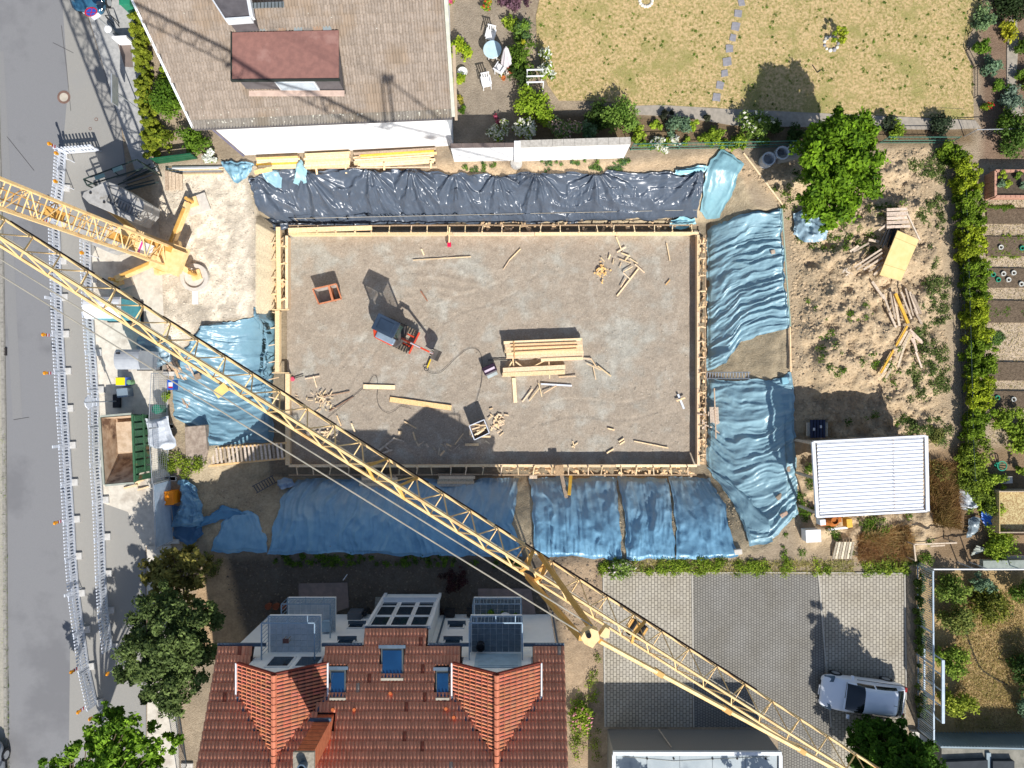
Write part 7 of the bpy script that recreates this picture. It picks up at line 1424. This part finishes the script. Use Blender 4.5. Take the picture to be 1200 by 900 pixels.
for i, (x, y, lab) in enumerate(((922, 549, 'brown stone weighing down the east tarpaulin edge'), (912, 581, 'brown paving slab on the lower east tarpaulin'), (917, 602, 'pinkish paving slab near the lowest tarpaulin corner'), (904, 296 - 0, 'small round stone on the upper east tarpaulin'), (919, 446, 'turquoise wrapped stone at the tarpaulin corner below the ladder'))):
    p = G(x, y); MB().box((0, 0, .2), ((.2, .4, .42, .22, .42)[i], (.32, .26, .24, .22, .36)[i], .14), rz=(0, .7, .5, .2, .1)[i]).build('stone', M('slab_%d' % i, (S(170, 148, 130), S(150, 136, 120), S(190, 160, 140), S(190, 170, 150), S(140, 190, 206))[i], rough=.9), at=tuple(p), label=lab, cat='stone', bev=.04)
# ================================================================ SPOIL HEAP SIDE
def gz(px, py, z): q = P(px, py, .5); return Vector((q.x, q.y, float(hz(q.x, q.y)) + z)) if False else P(px, py, z)
ZP = 1.0
t_ = thing('plywood_sheet', 'large pale yellow plywood sheet on top of the plank pile', 'plywood', P(1054, 300, ZP + .2)); Q = [P(a_, b_, ZP + .25) for a_, b_ in ((1052, 270), (1077, 281), (1056, 329), (1031, 322))]
m = MB(); m.prism([tuple(v[:2]) for v in Q], ZP + .19, ZP + .25); m.build('sheet', M('ply_yellow', S(242, 214, 152), S(234, 204, 138), rough=.6, scale=3), t_, world=True)
for k in (.16, .76): MB().beam(Q[0].lerp(Q[3], k) + Vector((0, 0, .002)), Q[1].lerp(Q[2], k) + Vector((0, 0, .002)), .02, .006).build('joint', M('ply_joint', S(206, 170, 110)), t_, world=True)
def pile(lab, items, mat, z, w_, cols, name='plank_pile', hh=.05):
    c = P(items[0][0], items[0][1], z); t2 = thing(name, lab, 'planks', (c.x, c.y, float(hz(c.x, c.y))))
    for k, (a_, b_, c_, d_) in enumerate(items): MB().beam(P(a_, b_, z + .04 * (k % 3)), P(c_, d_, z + .04 * ((k + 1) % 3)), w_ * random.uniform(.8, 1.25), hh, cols[k % len(cols)]).build('plank', mat, t2, world=True)
    return t2
gw = [(1.2, 1.15, 1.12), (.95, .9, .86), (1.3, 1.25, 1.22), (.8, .74, .7)]
pile('short white planks lying across the top end of the plank pile', [(1039, 246 + i * 5, 1063 + i * .8, 245 + i * 5) for i in range(5)], oldw, ZP, .17, [(1.35, 1.28, 1.3), (1.2, 1.14, 1.15)])
pile('white long lath right of the plywood sheet', [(1063, 250, 1078, 282)], oldw, ZP + .1, .08, [(1.4, 1.4, 1.4)], 'lath')
pile('dark bars left of the plywood sheet', [(1031 + i * 3.2, 287 + (i % 2) * 3, 1040 + i * 3.2, 266 - i) for i in range(6)], blk, ZP - .1, .07, [(1, 1, 1)], 'iron_bars')
pile('fan of grey laths pointing left from the plywood sheet', [(1001, 313, 1033, 292), (1004, 316, 1034, 296), (1012, 316, 1034, 302), (1018, 318, 1035, 307), (1024, 322, 1034, 312), (1000, 295, 1018, 285), (1030, 270, 1040, 262)], oldw, .9, .08, gw)
pile('grey and yellow planks below the plywood sheet', [(1035, 345, 1045, 372), (1043, 342, 1049, 374), (1047, 342, 1054, 382), (1050, 345, 1062, 378), (1056, 342, 1068, 374), (1061, 338, 1070, 370), (1066, 342, 1075, 368), (1069, 345, 1079, 368), (1042, 366, 1050, 384), (1071, 362, 1080, 380), (1022, 330, 1036, 350)], oldw, .75, .10, gw)
pile('bright yellow beam in the middle of the lower planks', [(1049, 344, 1064, 379)], yelw, .95, .12, [(1, 1, 1)], 'yellow_beam', .1)
pile('planks pointing down-left below the planks pile', [(1061, 384, 1029, 439), (1063, 388, 1033, 441), (1066, 390, 1038, 443), (1068, 392, 1046, 432), (1064, 392, 1052, 430)], oldw, .65, .12, [(1.2, 1.1, .8), (1.3, 1.25, 1.15), (1.0, .95, .85)])
pile('yellow edge beam of the lowest planks', [(1063, 382, 1032, 437)], yelw, .8, .07, [(1, 1, 1)], 'yellow_beam', .08)
pile('short pale planks at the right end of the planks', [(1063, 388, 1081, 402), (1066, 386, 1080, 400), (1073, 412, 1080, 431), (1070, 396, 1074, 412), (1066, 394, 1072, 404)], oldw, .6, .10, [(1.4, 1.3, 1.3)])
scraps('small broken pieces left of the fan of laths', 993, 319, .12, .12, 12, .06, .2, oldw, zf=G, cols=[(1.3, 1.3, 1.3)])
pile('two pale offcuts left of the plank pile', [(996, 295, 1006, 288), (1018, 281, 1030, 283)], oldw, .5, .12, [(1.35, 1.3, 1.25)])
t_ = thing('pallet', 'dark blue bars on two pale bearers north of the metal shed', 'pallet', P(958, 502, 0)); zz = float(hz(*P(958, 502)[:2])) + .15
for x in (947, 968): MB().beam(P(x, 495, zz), P(x, 511, zz), .16, .10, (1.0, 1.1, 1.15)).build('bearer', oldw, t_, world=True)
for i in range(5): MB().beam(P(951 + i * 3.6, 492, zz + .1), P(951 + i * 3.6, 513, zz + .1), .12, .12).build('bar', M('navy_bar', S(40, 50, 80), rough=.5), t_, world=True)
for x, y in ((954, 503), (962, 500)): MB().box(P(x, y, zz + .18), (.1, .14, .02)).build('tag', white, t_, world=True)
p = G(947, 625, .0); t_ = thing('white_box', 'small white box with dark seam left below the metal shed', 'box', p, .05); MB().box((0, 0, .32), (.74, .6, .62)).build('body', white, t_, bev=.02); MB().box((0, 0, .64), (.78, .64, .04)).build('lid', white, t_, bev=.01)
t_ = thing('lath_bundle', 'bundle of pale corrugated strips below the metal shed', 'strips', G(985, 643))
for i in range(7): MB().beam(G(975 + i * 3.4, 654, .12), G(979 + i * 3.2, 634, .18), .11, .04, (1.25, 1.3, 1.25) if i % 2 else (.7, .72, .7)).build('strip', oldw, t_, world=True)
t_ = thing('cement_mixer', 'yellow and rust-brown machine under the lower edge of the metal shed', 'machine', P(976, 610, 0))
for c_, d_, mt in (((962, 611), (.3, .3, .5), white), ((970, 613), (.9, .2, .3), M('rust_machine', S(180, 104, 40))), ((977, 608), (.6, .3, .5), MC['rust_machine']), ((993, 612), (.3, .45, .5), yelw), ((982, 619), (1.0, .12, .1), white)): MB().box(P(*c_, .6), d_, rz=.1).build('frame' if mt != yelw else 'drum_guard', mt, t_, world=True, bev=.03)
MB().lathe(tuple(P(975, 609, .6) - P(976, 610, 0)), [(.26, -.2), (.34, .1), (.2, .35), (.16, .35)], 14).build('drum', MC['rust_machine'], t_)
# concrete rings
rc2 = M('ring_concrete', S(196, 200, 204), S(176, 180, 184), rough=.85, scale=6)
for i, (x, y, h0, lab) in enumerate(((901, 186, .55, 'concrete shaft ring, leftmost of three under the big tree'), (917, 179, .62, 'concrete shaft ring, middle one of three under the big tree'), (928, 177, .5, 'concrete shaft ring, rightmost of three, half behind the middle one'))):
    p = P(x, y, h0); r_ = .35 if i < 2 else .3; MB().lathe((0, 0, 0), [(r_, 0), (r_, h0), (r_ * .80, h0), (r_ * .80, .04), (0, .03)], 28).build('concrete_ring', rc2, at=(p.x, p.y, 0.02), label=lab, cat='concrete ring', group='concrete rings')
p = P(922, 187, .2); MB().tube((-.6, -.1, .2), (.5, .15, .2), .2, 14).build('concrete_pipe', M('dark_pipe', S(140, 136, 128)), at=tuple(p), label='grey concrete pipe lying before the three rings', cat='pipe')
# ================================================================ GARDEN
ssm = M('stepping_stone', S(150, 148, 152), S(136, 134, 138), rough=.9, scale=8)
for i, (x, y) in enumerate(((869, 3), (865, 16), (862, 31), (859, 44), (855, 57), (852, 72), (849, 86), (844, 100), (840, 114))):
    p = P(x, y, .05); k = .17 + .02 * ((i * 7) % 3); m = MB(); m.prism([(random.uniform(.85, 1.1) * k * a_, random.uniform(.85, 1.1) * k * b_) for a_, b_ in ((-1, -1), (0, -1.05), (1, -1), (1, 1), (0, 1.06), (-1, 1))], -.03, .03)
    m.build('stepping_stone', ssm, at=(p.x, p.y, .035), rz=random.uniform(-.2, .2), label='grey stepping stone on the dry lawn, ' + ['cut by the top edge', 'second from the top', 'third from the top', 'fourth from the top', 'fifth from the top, tilted', 'sixth from the top', 'seventh from the top', 'second from the bottom', 'lowest, at the shadow of the border'][i], cat='stepping stone', group='stepping stones across the lawn')
t_ = thing('stone_ring', 'ring of white and grey stones around the small lawn shrub', 'stone ring', P(974, 51, .03))
for i in range(11): a = i * 2 * math.pi / 11; r_ = random.uniform(.07, .13); MB().lathe((.36 * math.cos(a), .36 * math.sin(a), -.02), [(r_, 0), (r_ * .9, r_ * .6), (r_ * .4, r_), (0, r_)], 7).build('stone', M('white_stone', S(226, 220, 206)) if i % 3 else ssm, t_, smooth=True)
t_ = thing('stone_ring', 'white stones at the top edge of the lawn', 'stone ring', P(757, 1, .03))
for i in range(8): a = math.pi + i * math.pi / 7; MB().lathe((.32 * math.cos(a), .3 * math.sin(a), -.02), [(.1, 0), (.09, .06), (.04, .1), (0, .1)], 7).build('stone', MC['white_stone'], t_, smooth=True)
t_ = thing('lawn_tool', 'thin dark forked stick lying on the lawn right of the tree shadow', 'stick', P(957, 84, .05)); MB().beam(P(952, 76, .06), P(958, 85, .06), .03, .03).build('handle', blk, t_, world=True); MB().beam(P(958, 85, .06), P(962, 82, .06), .03, .03).build('fork', blk, t_, world=True)
t_ = thing('garden_table', 'round pale blue garden table on the terrace', 'table', P(577, 58, .72)); t_.location.z = 0; MB().lathe((0, 0, .7), [(.46, 0), (.47, .03), (.45, .045), (0, .045)], 32).build('tabletop', M('table_blue', S(196, 222, 232), rough=.4), t_)
for a in (.8, 2.4, 3.9, 5.5): MB().beam((.3 * math.cos(a), .3 * math.sin(a), 0), (.2 * math.cos(a), .2 * math.sin(a), .7), .04, .04).build('leg', white, t_)
def chair(lab, px, py, rz):
    p = P(px, py, .42); t2 = thing('garden_chair', lab, 'chair', (p.x, p.y, 0), rz, 'white garden chairs on the terrace'); MB().box((0, 0, .43), (.46, .44, .04)).build('seat', white, t2, bev=.03)
    bk_ = MB()
    for k in range(4): bk_.beam((-.17 + k * .113, .22, .45), (-.17 + k * .113, .32, .88), .06, .02)
    bk_.beam((-.22, .32, .88), (.22, .32, .88), .05, .05); bk_.beam((-.22, .23, .5), (.22, .23, .5), .04, .04); bk_.build('backrest', white, t2)
    for sx in (-.2, .2):
        MB().beam((sx * 1.15, -.2, .64), (sx * 1.15, .26, .66), .05, .03).build('armrest', white, t2)
        for sy in (-.19, .2): MB().beam((sx, sy, 0), (sx, sy, .43), .04, .04).build('leg', white, t2)
    return t2
ch = chair('white garden chair above the round table', 575, 42, 0); ch.rotation_euler = (0, 0, -.25)
c2 = dup(ch, loc=tuple(Vector((*P(586, 81, .42)[:2], 0))), rz=2.6, label='white garden chair below the table, beside the terracotta pot'); c3 = dup(ch, loc=tuple(Vector((*P(570, 97, .42)[:2], 0))), rz=.2, label='white garden chair standing alone, lowest on the terrace')
t_ = thing('parasol', 'closed white parasol beside the round table', 'parasol', (*P(593, 56, 2.4)[:2], 0)); MB().tube((0, 0, 0), (0, 0, 2.5), .022, 8).build('pole', white, t_)
m = MB(); n_ = 16; prf = [(.03, 2.45), (.10, 2.2), (.17, 1.6), (.24, .95), (.20, .75)]; v = []
for r_, z in prf: v += [(r_ * (1 + .25 * (i % 2)) * math.cos(2 * math.pi * i / n_), r_ * (1 + .25 * (i % 2)) * math.sin(2 * math.pi * i / n_), z) for i in range(n_)]
m.add(v, [(k * n_ + i, k * n_ + (i + 1) % n_, (k + 1) * n_ + (i + 1) % n_, (k + 1) * n_ + i) for k in range(len(prf) - 1) for i in range(n_)]); m.build('canopy', M('parasol_white', S(226, 218, 220), S(206, 198, 204)), t_); MB().lathe((0, 0, 0), [(.25, 0), (.22, .1), (0, .12)], 16).build('base', pcn, t_)
def pot(lab, px, py, r, h, c, cat='pot'):
    p = P(px, py, h); return MB().lathe((0, 0, 0), [(r * .75, 0), (r, h), (r * .86, h), (r * .8, h - .06), (0, h - .06)], 18).build('plant_pot', M('pot_%d_%d' % (c[0], c[1]), S(*c), rough=.8), at=(p.x, p.y, 0), label=lab, cat=cat)
pot('terracotta pot at the foot of the closed parasol', 599, 80, .2, .35, (200, 110, 70)); pot('white bowl planter under the bright yellow-green bush', 542, 84, .26, .25, (236, 236, 232)); pot('small orange pot under the lower chair', 590, 91, .12, .2, (190, 110, 60))
shrub('small flowering plant in the orange pot', 589, 88, .14, .4, g_lt1, S(220, 170, 80), seed=170, cat='plant', name='plant')
t_ = thing('pergola', 'small white wooden trellis under the climbing rose', 'trellis', P(627, 90, 0))
for y in (82, 89.5, 96.5): MB().beam(P(617, y, 1.3), P(637, y - .5, 1.3), .06, .05).build('bar', white, t_, world=True)
for x, y in ((618, 82), (636, 81), (619, 97), (637, 96)): MB().beam(P(x, y, 1.3), Vector((*P(x, y, 1.3)[:2], 0)), .05, .05).build('post', white, t_, world=True)
# fences of wire
def wire_fence(lab, pts, h, n, mat, thick=.02, cat='fence', strands=(1.0, .5, .1)):
    q = [P(*a, 0) for a in pts]; t2 = thing('wire_fence', lab, cat, q[0]); Z = Vector((0, 0, 1))
    for a_, b_ in zip(q[:-1], q[1:]):
        for s in strands: MB().tube(a_ + Z * h * s, b_ + Z * h * s, thick, 5).build('wire', mat, t2, world=True)
        m = MB(); L_ = (b_ - a_).length; k = int(L_ / .25)
        for i in range(k): p = a_.lerp(b_, (i + .5) / k); m.beam(p + Z * .05, p + Z * h, .008, .008)
        m.build('mesh_wires', mat, t2, world=True, kind='stuff')
        for i in range(max(1, int(L_ / 2.2)) + 1): p = a_.lerp(b_, i / max(1, int(L_ / 2.2))); MB().tube(p, p + Z * (h + .08), .025, 6).build('post', mat, t2, world=True)
    return t2
gwm = M('wire_green', S(70, 120, 104), S(60, 108, 92), rough=.6)
wire_fence('green wire fence between garden border and pit, from white wall to big tree', [(739, 176), (850, 174), (940, 172)], .95, 6, gwm)
wire_fence('green wire fence right of the big tree along the lawn path', [(1030, 168), (1112, 168)], .95, 4, gwm)
wire_fence('dark wire fence inside the long hedge', [(1118, 185), (1122, 300), (1125, 400), (1128, 520), (1130, 560)], .9, 6, M('wire_dark', S(60, 76, 78), rough=.6), thick=.012)
wire_fence('grey tube rail with slanting strut at the top right garden corner', [(1130, 160), (1210, 158)], 1.0, 3, MC['galvanised'], strands=(1.0,))
wire_fence('thin dark garden edging fence at the right side of the lawn', [(1147, 5), (1134, 40), (1131, 60), (1141, 80), (1141, 115)], .3, 4, blk, thick=.015, strands=(1.0, .3))
cable([(1097, 126), (1115, 127), (1130, 128)], 'thin dark bar lying at the lower right corner of the lawn', .015, zf=P, name='thin_bar'); 
# allotment
brk = M('pink_brick', S(196, 150, 128), S(180, 134, 112), rough=.9, scale=12)
t_ = thing('raised_bed', 'brick raised bed with lettuces in the right-hand allotment', 'raised bed', P(1185, 212, 0)); Q = [P(1167, 200, .8), P(1225, 200, .8), P(1225, 230, .8), P(1167, 230, .8)]
for i in range(4):
    a_, b_ = Q[i], Q[(i + 1) % 4]; L_ = (b_ - a_).length; n_ = int(L_ / .24)
    for ly in range(7):
        for k in range(n_): u0, u1 = (k + .03) / n_, (k + .97) / n_; z = .06 + ly * .114; c_ = random.uniform(.85, 1.1); MB().beam(Vector((*a_.lerp(b_, u0)[:2], z)), Vector((*a_.lerp(b_, u1)[:2], z)), .12, .105, (c_, c_, c_)).build('brick', brk, t_, world=True) if ly >= 3 or i in (3,) else None
MB().prism([tuple(v.lerp(sum(Q, Vector()) / 4, .03)[:2]) for v in Q], 0, .68).build('soil', M('bed_soil', S(92, 80, 66), S(72, 62, 50), rough=.95, scale=10, bump=.8), t_, world=True)
MC['pink_brick']['attr'] = 1
for i, (x, y, c_, lab) in enumerate(((1172, 205, g_lt2, 'light green lettuce in the raised bed, uppermost'), (1172, 218, g_bl2, 'blue-green cabbage in the raised bed'), (1180, 217, g_lt2, 'light green lettuce in the middle of the raised bed'), (1196, 218, g_bl2, 'grey cabbage at the right of the raised bed'), (1193, 206, g_md2, 'green herb patch in the raised bed'))): shrub(lab, x, y, .26, .25, tuple(v * .6 for v in c_), c_, seed=180 + i, z0=.72, cat='lettuce', name='lettuce', leaf=.07)
soilb = M('dug_soil', S(116, 100, 82), S(92, 78, 62), rough=.95, scale=8, bump=1.0, bscale=18, bdist=.05)
for i, (y0, y1) in enumerate(((244, 262), (277, 300), (314, 337), (352, 378), (424, 446), (458, 478))): slab('planting_bed', [(1156, y0), (1230, y0 + 1), (1230, y1), (1157, y1)], -.02, .09 + .004 * i, soilb)
ringm = {'w': M('ring_white', S(214, 214, 206)), 'g': M('ring_green', S(40, 150, 120))}
for i, (x, y, c_, lab) in enumerate(((1172, 290, 'w', 'pale planting ring in the second bed'), (1197, 291, 'g', 'green planting ring in the second bed at the right edge'), (1163, 322, 'g', 'green planting ring, upper left of the ring bed'), (1175, 321, 'w', 'white planting ring, upper middle of the ring bed'), (1187, 320, 'w', 'white planting ring, upper right of the ring bed'), (1169, 328, 'g', 'green planting ring, lower left of the ring bed'), (1181, 328, 'w', 'white planting ring, lower middle of the ring bed'), (1196, 333, 'w', 'white planting ring, lower right of the ring bed'), (1154, 317, 'w', 'pale stone at the corner of the ring bed'), (1168, 466, 'g', 'pale green planting ring in the lowest bed'), (1187, 468, 'w', 'white planting ring in the lowest bed'))):
    p = P(x, y, .1); MB().lathe((0, 0, 0), [(.12, 0), (.125, .09), (.085, .09), (.08, 0)], 18).build('planting_ring', ringm[c_], at=tuple(p), label=lab, cat='ring', group='planting rings in the allotment beds'); 
weeds('rows of young vegetables in the allotment beds', [(1156, 242), (1200, 242), (1200, 262), (1156, 262)], 60, g_md1, g_md2, 31, leaf=.05, s1=.15); weeds('young green rows above and below the second bed', [(1160, 276), (1200, 276), (1200, 302), (1160, 302)], 60, g_md1, g_lt2, 32, leaf=.05, s1=.12); weeds('vegetable row in the fourth allotment bed', [(1156, 360), (1200, 360), (1200, 372), (1156, 372)], 50, g_md1, g_md2, 33, leaf=.05, s1=.15); weeds('sparse green row below the fourth bed', [(1158, 390), (1200, 388), (1200, 404), (1158, 404)], 45, g_bl1, g_md2, 34, leaf=.05, s1=.15)
# lower right garden clutter
t_ = thing('compost_box', 'wooden compost box with straw at the right edge', 'compost box', P(1190, 600, 0)); Q = [P(1171, 576, .9), P(1225, 576, .9), P(1225, 624, .9), P(1171, 624, .9)]
for i in range(4):
    a_, b_ = Q[i], Q[(i + 1) % 4]
    for k in range(5): MB().beam(Vector((*a_[:2], .1 + .19 * k)), Vector((*b_[:2], .1 + .19 * k)), .04, .16, (1.1, 1, .6) if i == 3 else (1, .95, .9)).build('board', oldw, t_, world=True)
    MB().beam(Vector((*a_[:2], 0)), Vector((*a_[:2], .95)), .08, .08, (1, .9, .8)).build('post', oldw, t_, world=True)
MB().prism([tuple(v.lerp(sum(Q, Vector()) / 4, .04)[:2]) for v in Q], 0, .6).build('straw', M('straw', S(206, 190, 140), S(150, 120, 80), rough=.95, scale=14, bump=1, bscale=30), t_, world=True)
t_ = thing('garden_trellis', 'grey timber corner frame left of the white bar fence top', 'frame', P(1072, 640, 0))
for a_, b_ in (((1071, 638), (1121, 636)), ((1071, 638), (1073, 657)), ((1090, 640), (1107, 639))): MB().beam(P(*a_, 1.1), P(*b_, 1.1), .07, .06, (1.2, 1.15, 1.1)).build('rail', oldw, t_, world=True)
for x, y in ((1071, 638), (1121, 636), (1073, 657)): MB().beam(P(x, y, 1.1), Vector((*P(x, y, 1.1)[:2], 0)), .06, .06).build('post', oldw, t_, world=True)
tarp('blue_sheet', 'crumpled bright blue sheet left of the compost box', [(1148, 594), (1153, 592), (1157, 595)], [(1153, 617), (1158, 618), (1162, 616)], [(1148, 594), (1150, 606), (1153, 617)], [(1157, 595), (1160, 606), (1162, 616)], blue, mode='c', A=.14, f=2.5, base=S(40, 110, 210), seed=91, cat='sheet', lift=.1)
tarp('grey_sheet', 'crumpled grey foil sheet left of the blue sheet', [(1124, 566), (1130, 570), (1136, 575)], [(1125, 594), (1133, 598), (1142, 592)], [(1124, 566), (1123, 580), (1125, 594)], [(1136, 575), (1140, 584), (1142, 592)], blue, mode='c', A=.15, f=2.2, base=S(190, 196, 200), seed=93, cat='sheet', lift=.1)
tarp('grey_cover', 'round grey cover under the grey foil sheet', [(1134, 606), (1140, 604), (1148, 607)], [(1128, 628), (1136, 630), (1142, 622)], [(1134, 606), (1128, 628)], [(1148, 607), (1142, 622)], blue, mode='c', A=.12, f=1.2, base=S(130, 144, 150), seed=95, cat='sheet', lift=.2)
t_ = thing('garden_basket', 'turquoise-green plastic basket between the bushes at the right', 'basket', P(1168, 545, 0))
for i in range(9): a = i * 2 * math.pi / 9; MB().beam((.14 * math.cos(a), .14 * math.sin(a), 0), (.24 * math.cos(a), .24 * math.sin(a), .4), .05, .02).build('slat', ringm['g'], t_)
MB().lathe((0, 0, .38), [(.25, 0), (.26, .04), (.22, .04), (.22, 0)], 18).build('rim', ringm['g'], t_); MB().lathe((0, 0, .02), [(.14, 0), (0, 0.01)], 14).build('bottom', ringm['g'], t_)
t_ = thing('reed_bundle', 'pale grey bundle of canes below the yellow-green bush', 'canes', P(1150, 648, 0))
for i in range(11): MB().tube(P(1138 + i * .6, 650 - i * 1.0 + random.uniform(-1, 1), .25 + .03 * (i % 3)), P(1162 + random.uniform(-3, 2), 644 + i * .4 - 2, .3), .035, 5).build('cane', M('cane', S(196, 200, 190), S(170, 174, 160)), t_, world=True)
for a_, b_, lab in (((1163, 563), (1185, 562), 'white-grey concrete slab above the compost box'), ((1175, 655), (1200, 655), 'grey slab in the shade under the compost box')): p0, p1 = P(*a_, .2), P(*b_, .2); MB().beam(p0, p1, .35, .2).build('slab', pcn, at=tuple((p0 + p1) / 2), world=True, label=lab, cat='slab')
MB().beam(P(1150, 662, .55), P(1215, 661, .55), .5, .3).build('timber_edge', M('pale_edge', S(150, 158, 150), S(130, 138, 130)), at=tuple(P(1180, 661)), world=True, label='grey-green long kerb board under the white rail at the right', cat='board')
# bar fence with gate frame
wf = M('fence_white', S(186, 200, 212), S(170, 186, 198), rough=.4, metal=.2)
t_ = thing('bar_fence', 'long pale steel bar fence on the right side of the car park', 'fence', P(1076, 760, 0)); H_ = 1.45; Fa, Fb = P(1074, 661, 0), P(1075, 853, 0); Z = Vector((0, 0, 1)); n_ = 76
for i in range(n_ + 1): p = Fa.lerp(Fb, i / n_); MB().beam(p + Z * .08, p + Z * H_, .022, .03).build('bar', wf, t_, world=True)
for z, w5 in ((H_, .07), (.1, .05)): MB().beam(Fa + Z * z, Fb + Z * z, w5, .05).build('rail', wf, t_, world=True)
for k in (0, .36, .55, .74, .93, 1): p = Fa.lerp(Fb, k); MB().beam(p, p + Z * (H_ + .04), .07, .07).build('post', wf, t_, world=True)
t_ = thing('gate_frame', 'taller steel frame fixed to the lower half of the bar fence', 'gate', P(1064, 800, 0)); Ga, Gb = P(1075, 756, 0), P(1075, 826, 0)
MB().beam(Vector((Ga.x + .12, Ga.y, 2.0)), Vector((Gb.x + .12, Gb.y, 2.0)), .14, .08).build('top_beam', wf, t_, world=True); MB().beam(Ga + Z * .45 + Vector((.1, 0, 0)), Gb + Z * .45 + Vector((.1, 0, 0)), .08, .06).build('rail', wf, t_, world=True)
for k in (0, .25, .5, .75, 1): p = Ga.lerp(Gb, k); MB().beam(p + Vector((.1, 0, .45)), p + Vector((.12, 0, 2.0)), .05, .05).build('strut', wf, t_, world=True)
for k in (0, 1): p = Ga.lerp(Gb, k); MB().beam(p + Vector((.1, 0, 0)), p + Vector((.1, 0, .45)), .05, .05).build('strut', wf, t_, world=True)
t_ = thing('tube_rail', 'white tube rail running right from the top of the bar fence', 'rail', P(1076, 661, 0))
MB().tube(P(1094, 667, H_), P(1240, 667, H_), .04, 8).build('rail', MC['white_paint'], t_, world=True)
for x in (1094, 1143, 1158, 1196): MB().tube(P(x, 667, H_), Vector((*P(x, 667, H_)[:2], 0)), .03, 6).build('post', wf, t_, world=True)
cable([(1127, 728), (1132, 742), (1140, 765), (1148, 782), (1158, 790), (1170, 797), (1180, 802)], 'dark thin pipe winding over the dry grass in the right-hand garden', .05, (50, 44, 40), zf=P)
# shaded garden of the tiled house
slab('terrace_slab', [(350, 684), (407, 683), (409, 712), (396, 716), (392, 724), (350, 724)], -.02, .05, M('terrace_brown', S(140, 124, 118), S(126, 112, 106), rough=.9))
slab('gravel_strip', [(440, 700), (512, 699), (512, 712), (439, 712)], -.02, .04, M('gravel_light', S(170, 168, 160), S(120, 118, 112), rough=.95, scale=30, bump=.6))
slab('terrace_slab', [(560, 690), (622, 690), (630, 730), (560, 730)], -.02, .05, MC['terrace_brown'])
t_ = thing('garden_grill', 'dark covered grill box against the white house wall', 'grill', P(417, 720, .5)); t_.location.z = 0; MB().box((0, 0, .5), (.72, .42, .8)).build('cover', M('cover_dark', S(90, 96, 104), rough=.6), t_, bev=.06); MB().tube((.5, .1, 0), (.5, .1, .7), .12, 10).build('gas_bottle', blk, t_)
for i, (x, y) in enumerate(((314, 711), (323, 711), (332, 711))): pot('terracotta plant pot against the dark garden soil, %s of three' % ['left', 'middle', 'right'][i], x, y, .17, .3, (150, 84, 56))
for i, (x, y, r_) in enumerate(((408, 722, .12), (568, 721, .2), (576, 718, .2), (589, 717, .18), (603, 722, .2))): shrub('small potted plant on the %s' % ['garden side of the grill', 'right lower balcony, leftmost', 'right lower balcony, second', 'right lower balcony, third', 'right lower balcony, rightmost'][i], x, y, r_, .35, g_md1, g_md2, seed=190 + i, z0=0 if i == 0 else 2.64, cat='plant', name='plant', leaf=.07)
p = P(592, 725, 3.35); MB().lathe((0, 0, -.72), [(.04, 0), (.04, .7), (.3, .7), (.3, .73), (0, .73)], 20).build('balcony_table', white, at=tuple(p), label='round white table on the right lower balcony', cat='table')
p = P(563, 759, 5.7); MB().lathe((0, 0, -.42), [(.16, 0), (.2, .42), (.16, .44), (.14, .3), (0, .3)], 16).build('dark_tub', blk, at=tuple(p), label='round dark tub in the corner of the right upper balcony', cat='tub')
p = P(336, 750, 5.5); t_ = thing('stool', 'small wooden stool on the left upper balcony', 'stool', (p.x, p.y, 5.28)); MB().box((0, 0, .35), (.26, .2, .04)).build('seat', M('stool_brown', S(130, 90, 80)), t_)
for x, y in ((-.1, -.07), (.1, -.07), (-.1, .07), (.1, .07)): MB().beam((x, y, 0), (x, y, .34), .03, .03).build('leg', oldw, t_)
for x, y, lab in ((381, 736, 'pale blue cushion box on the left lower balcony'), ): p = P(x, y, 3.1); MB().box((0, 0, 0), (.4, .5, .3)).build('cushion_box', M('cushion_blue', S(170, 196, 214)), at=(p.x, p.y, 2.8), label=lab, cat='box')
for i, (a_, b_, lab) in enumerate((((547, 717), (575, 717), 'dark bench at the garden wall under the right balcony'), ((521, 718), (533, 718), 'dark window box left of the bench'))): p0, p1 = P(*a_, .45), P(*b_, .45); MB().beam(p0, p1, .35, .4).build('garden_bench', blk, at=tuple((p0 + p1) / 2), world=True, label=lab, cat='bench')
bs_ = P(406, 674, 0); MB().beam(P(402, 680, .05), P(407, 673, .05), .04, .03).build('white_stick', white, at=tuple(bs_), world=True, label='small white stick on the dark garden soil', cat='stick')
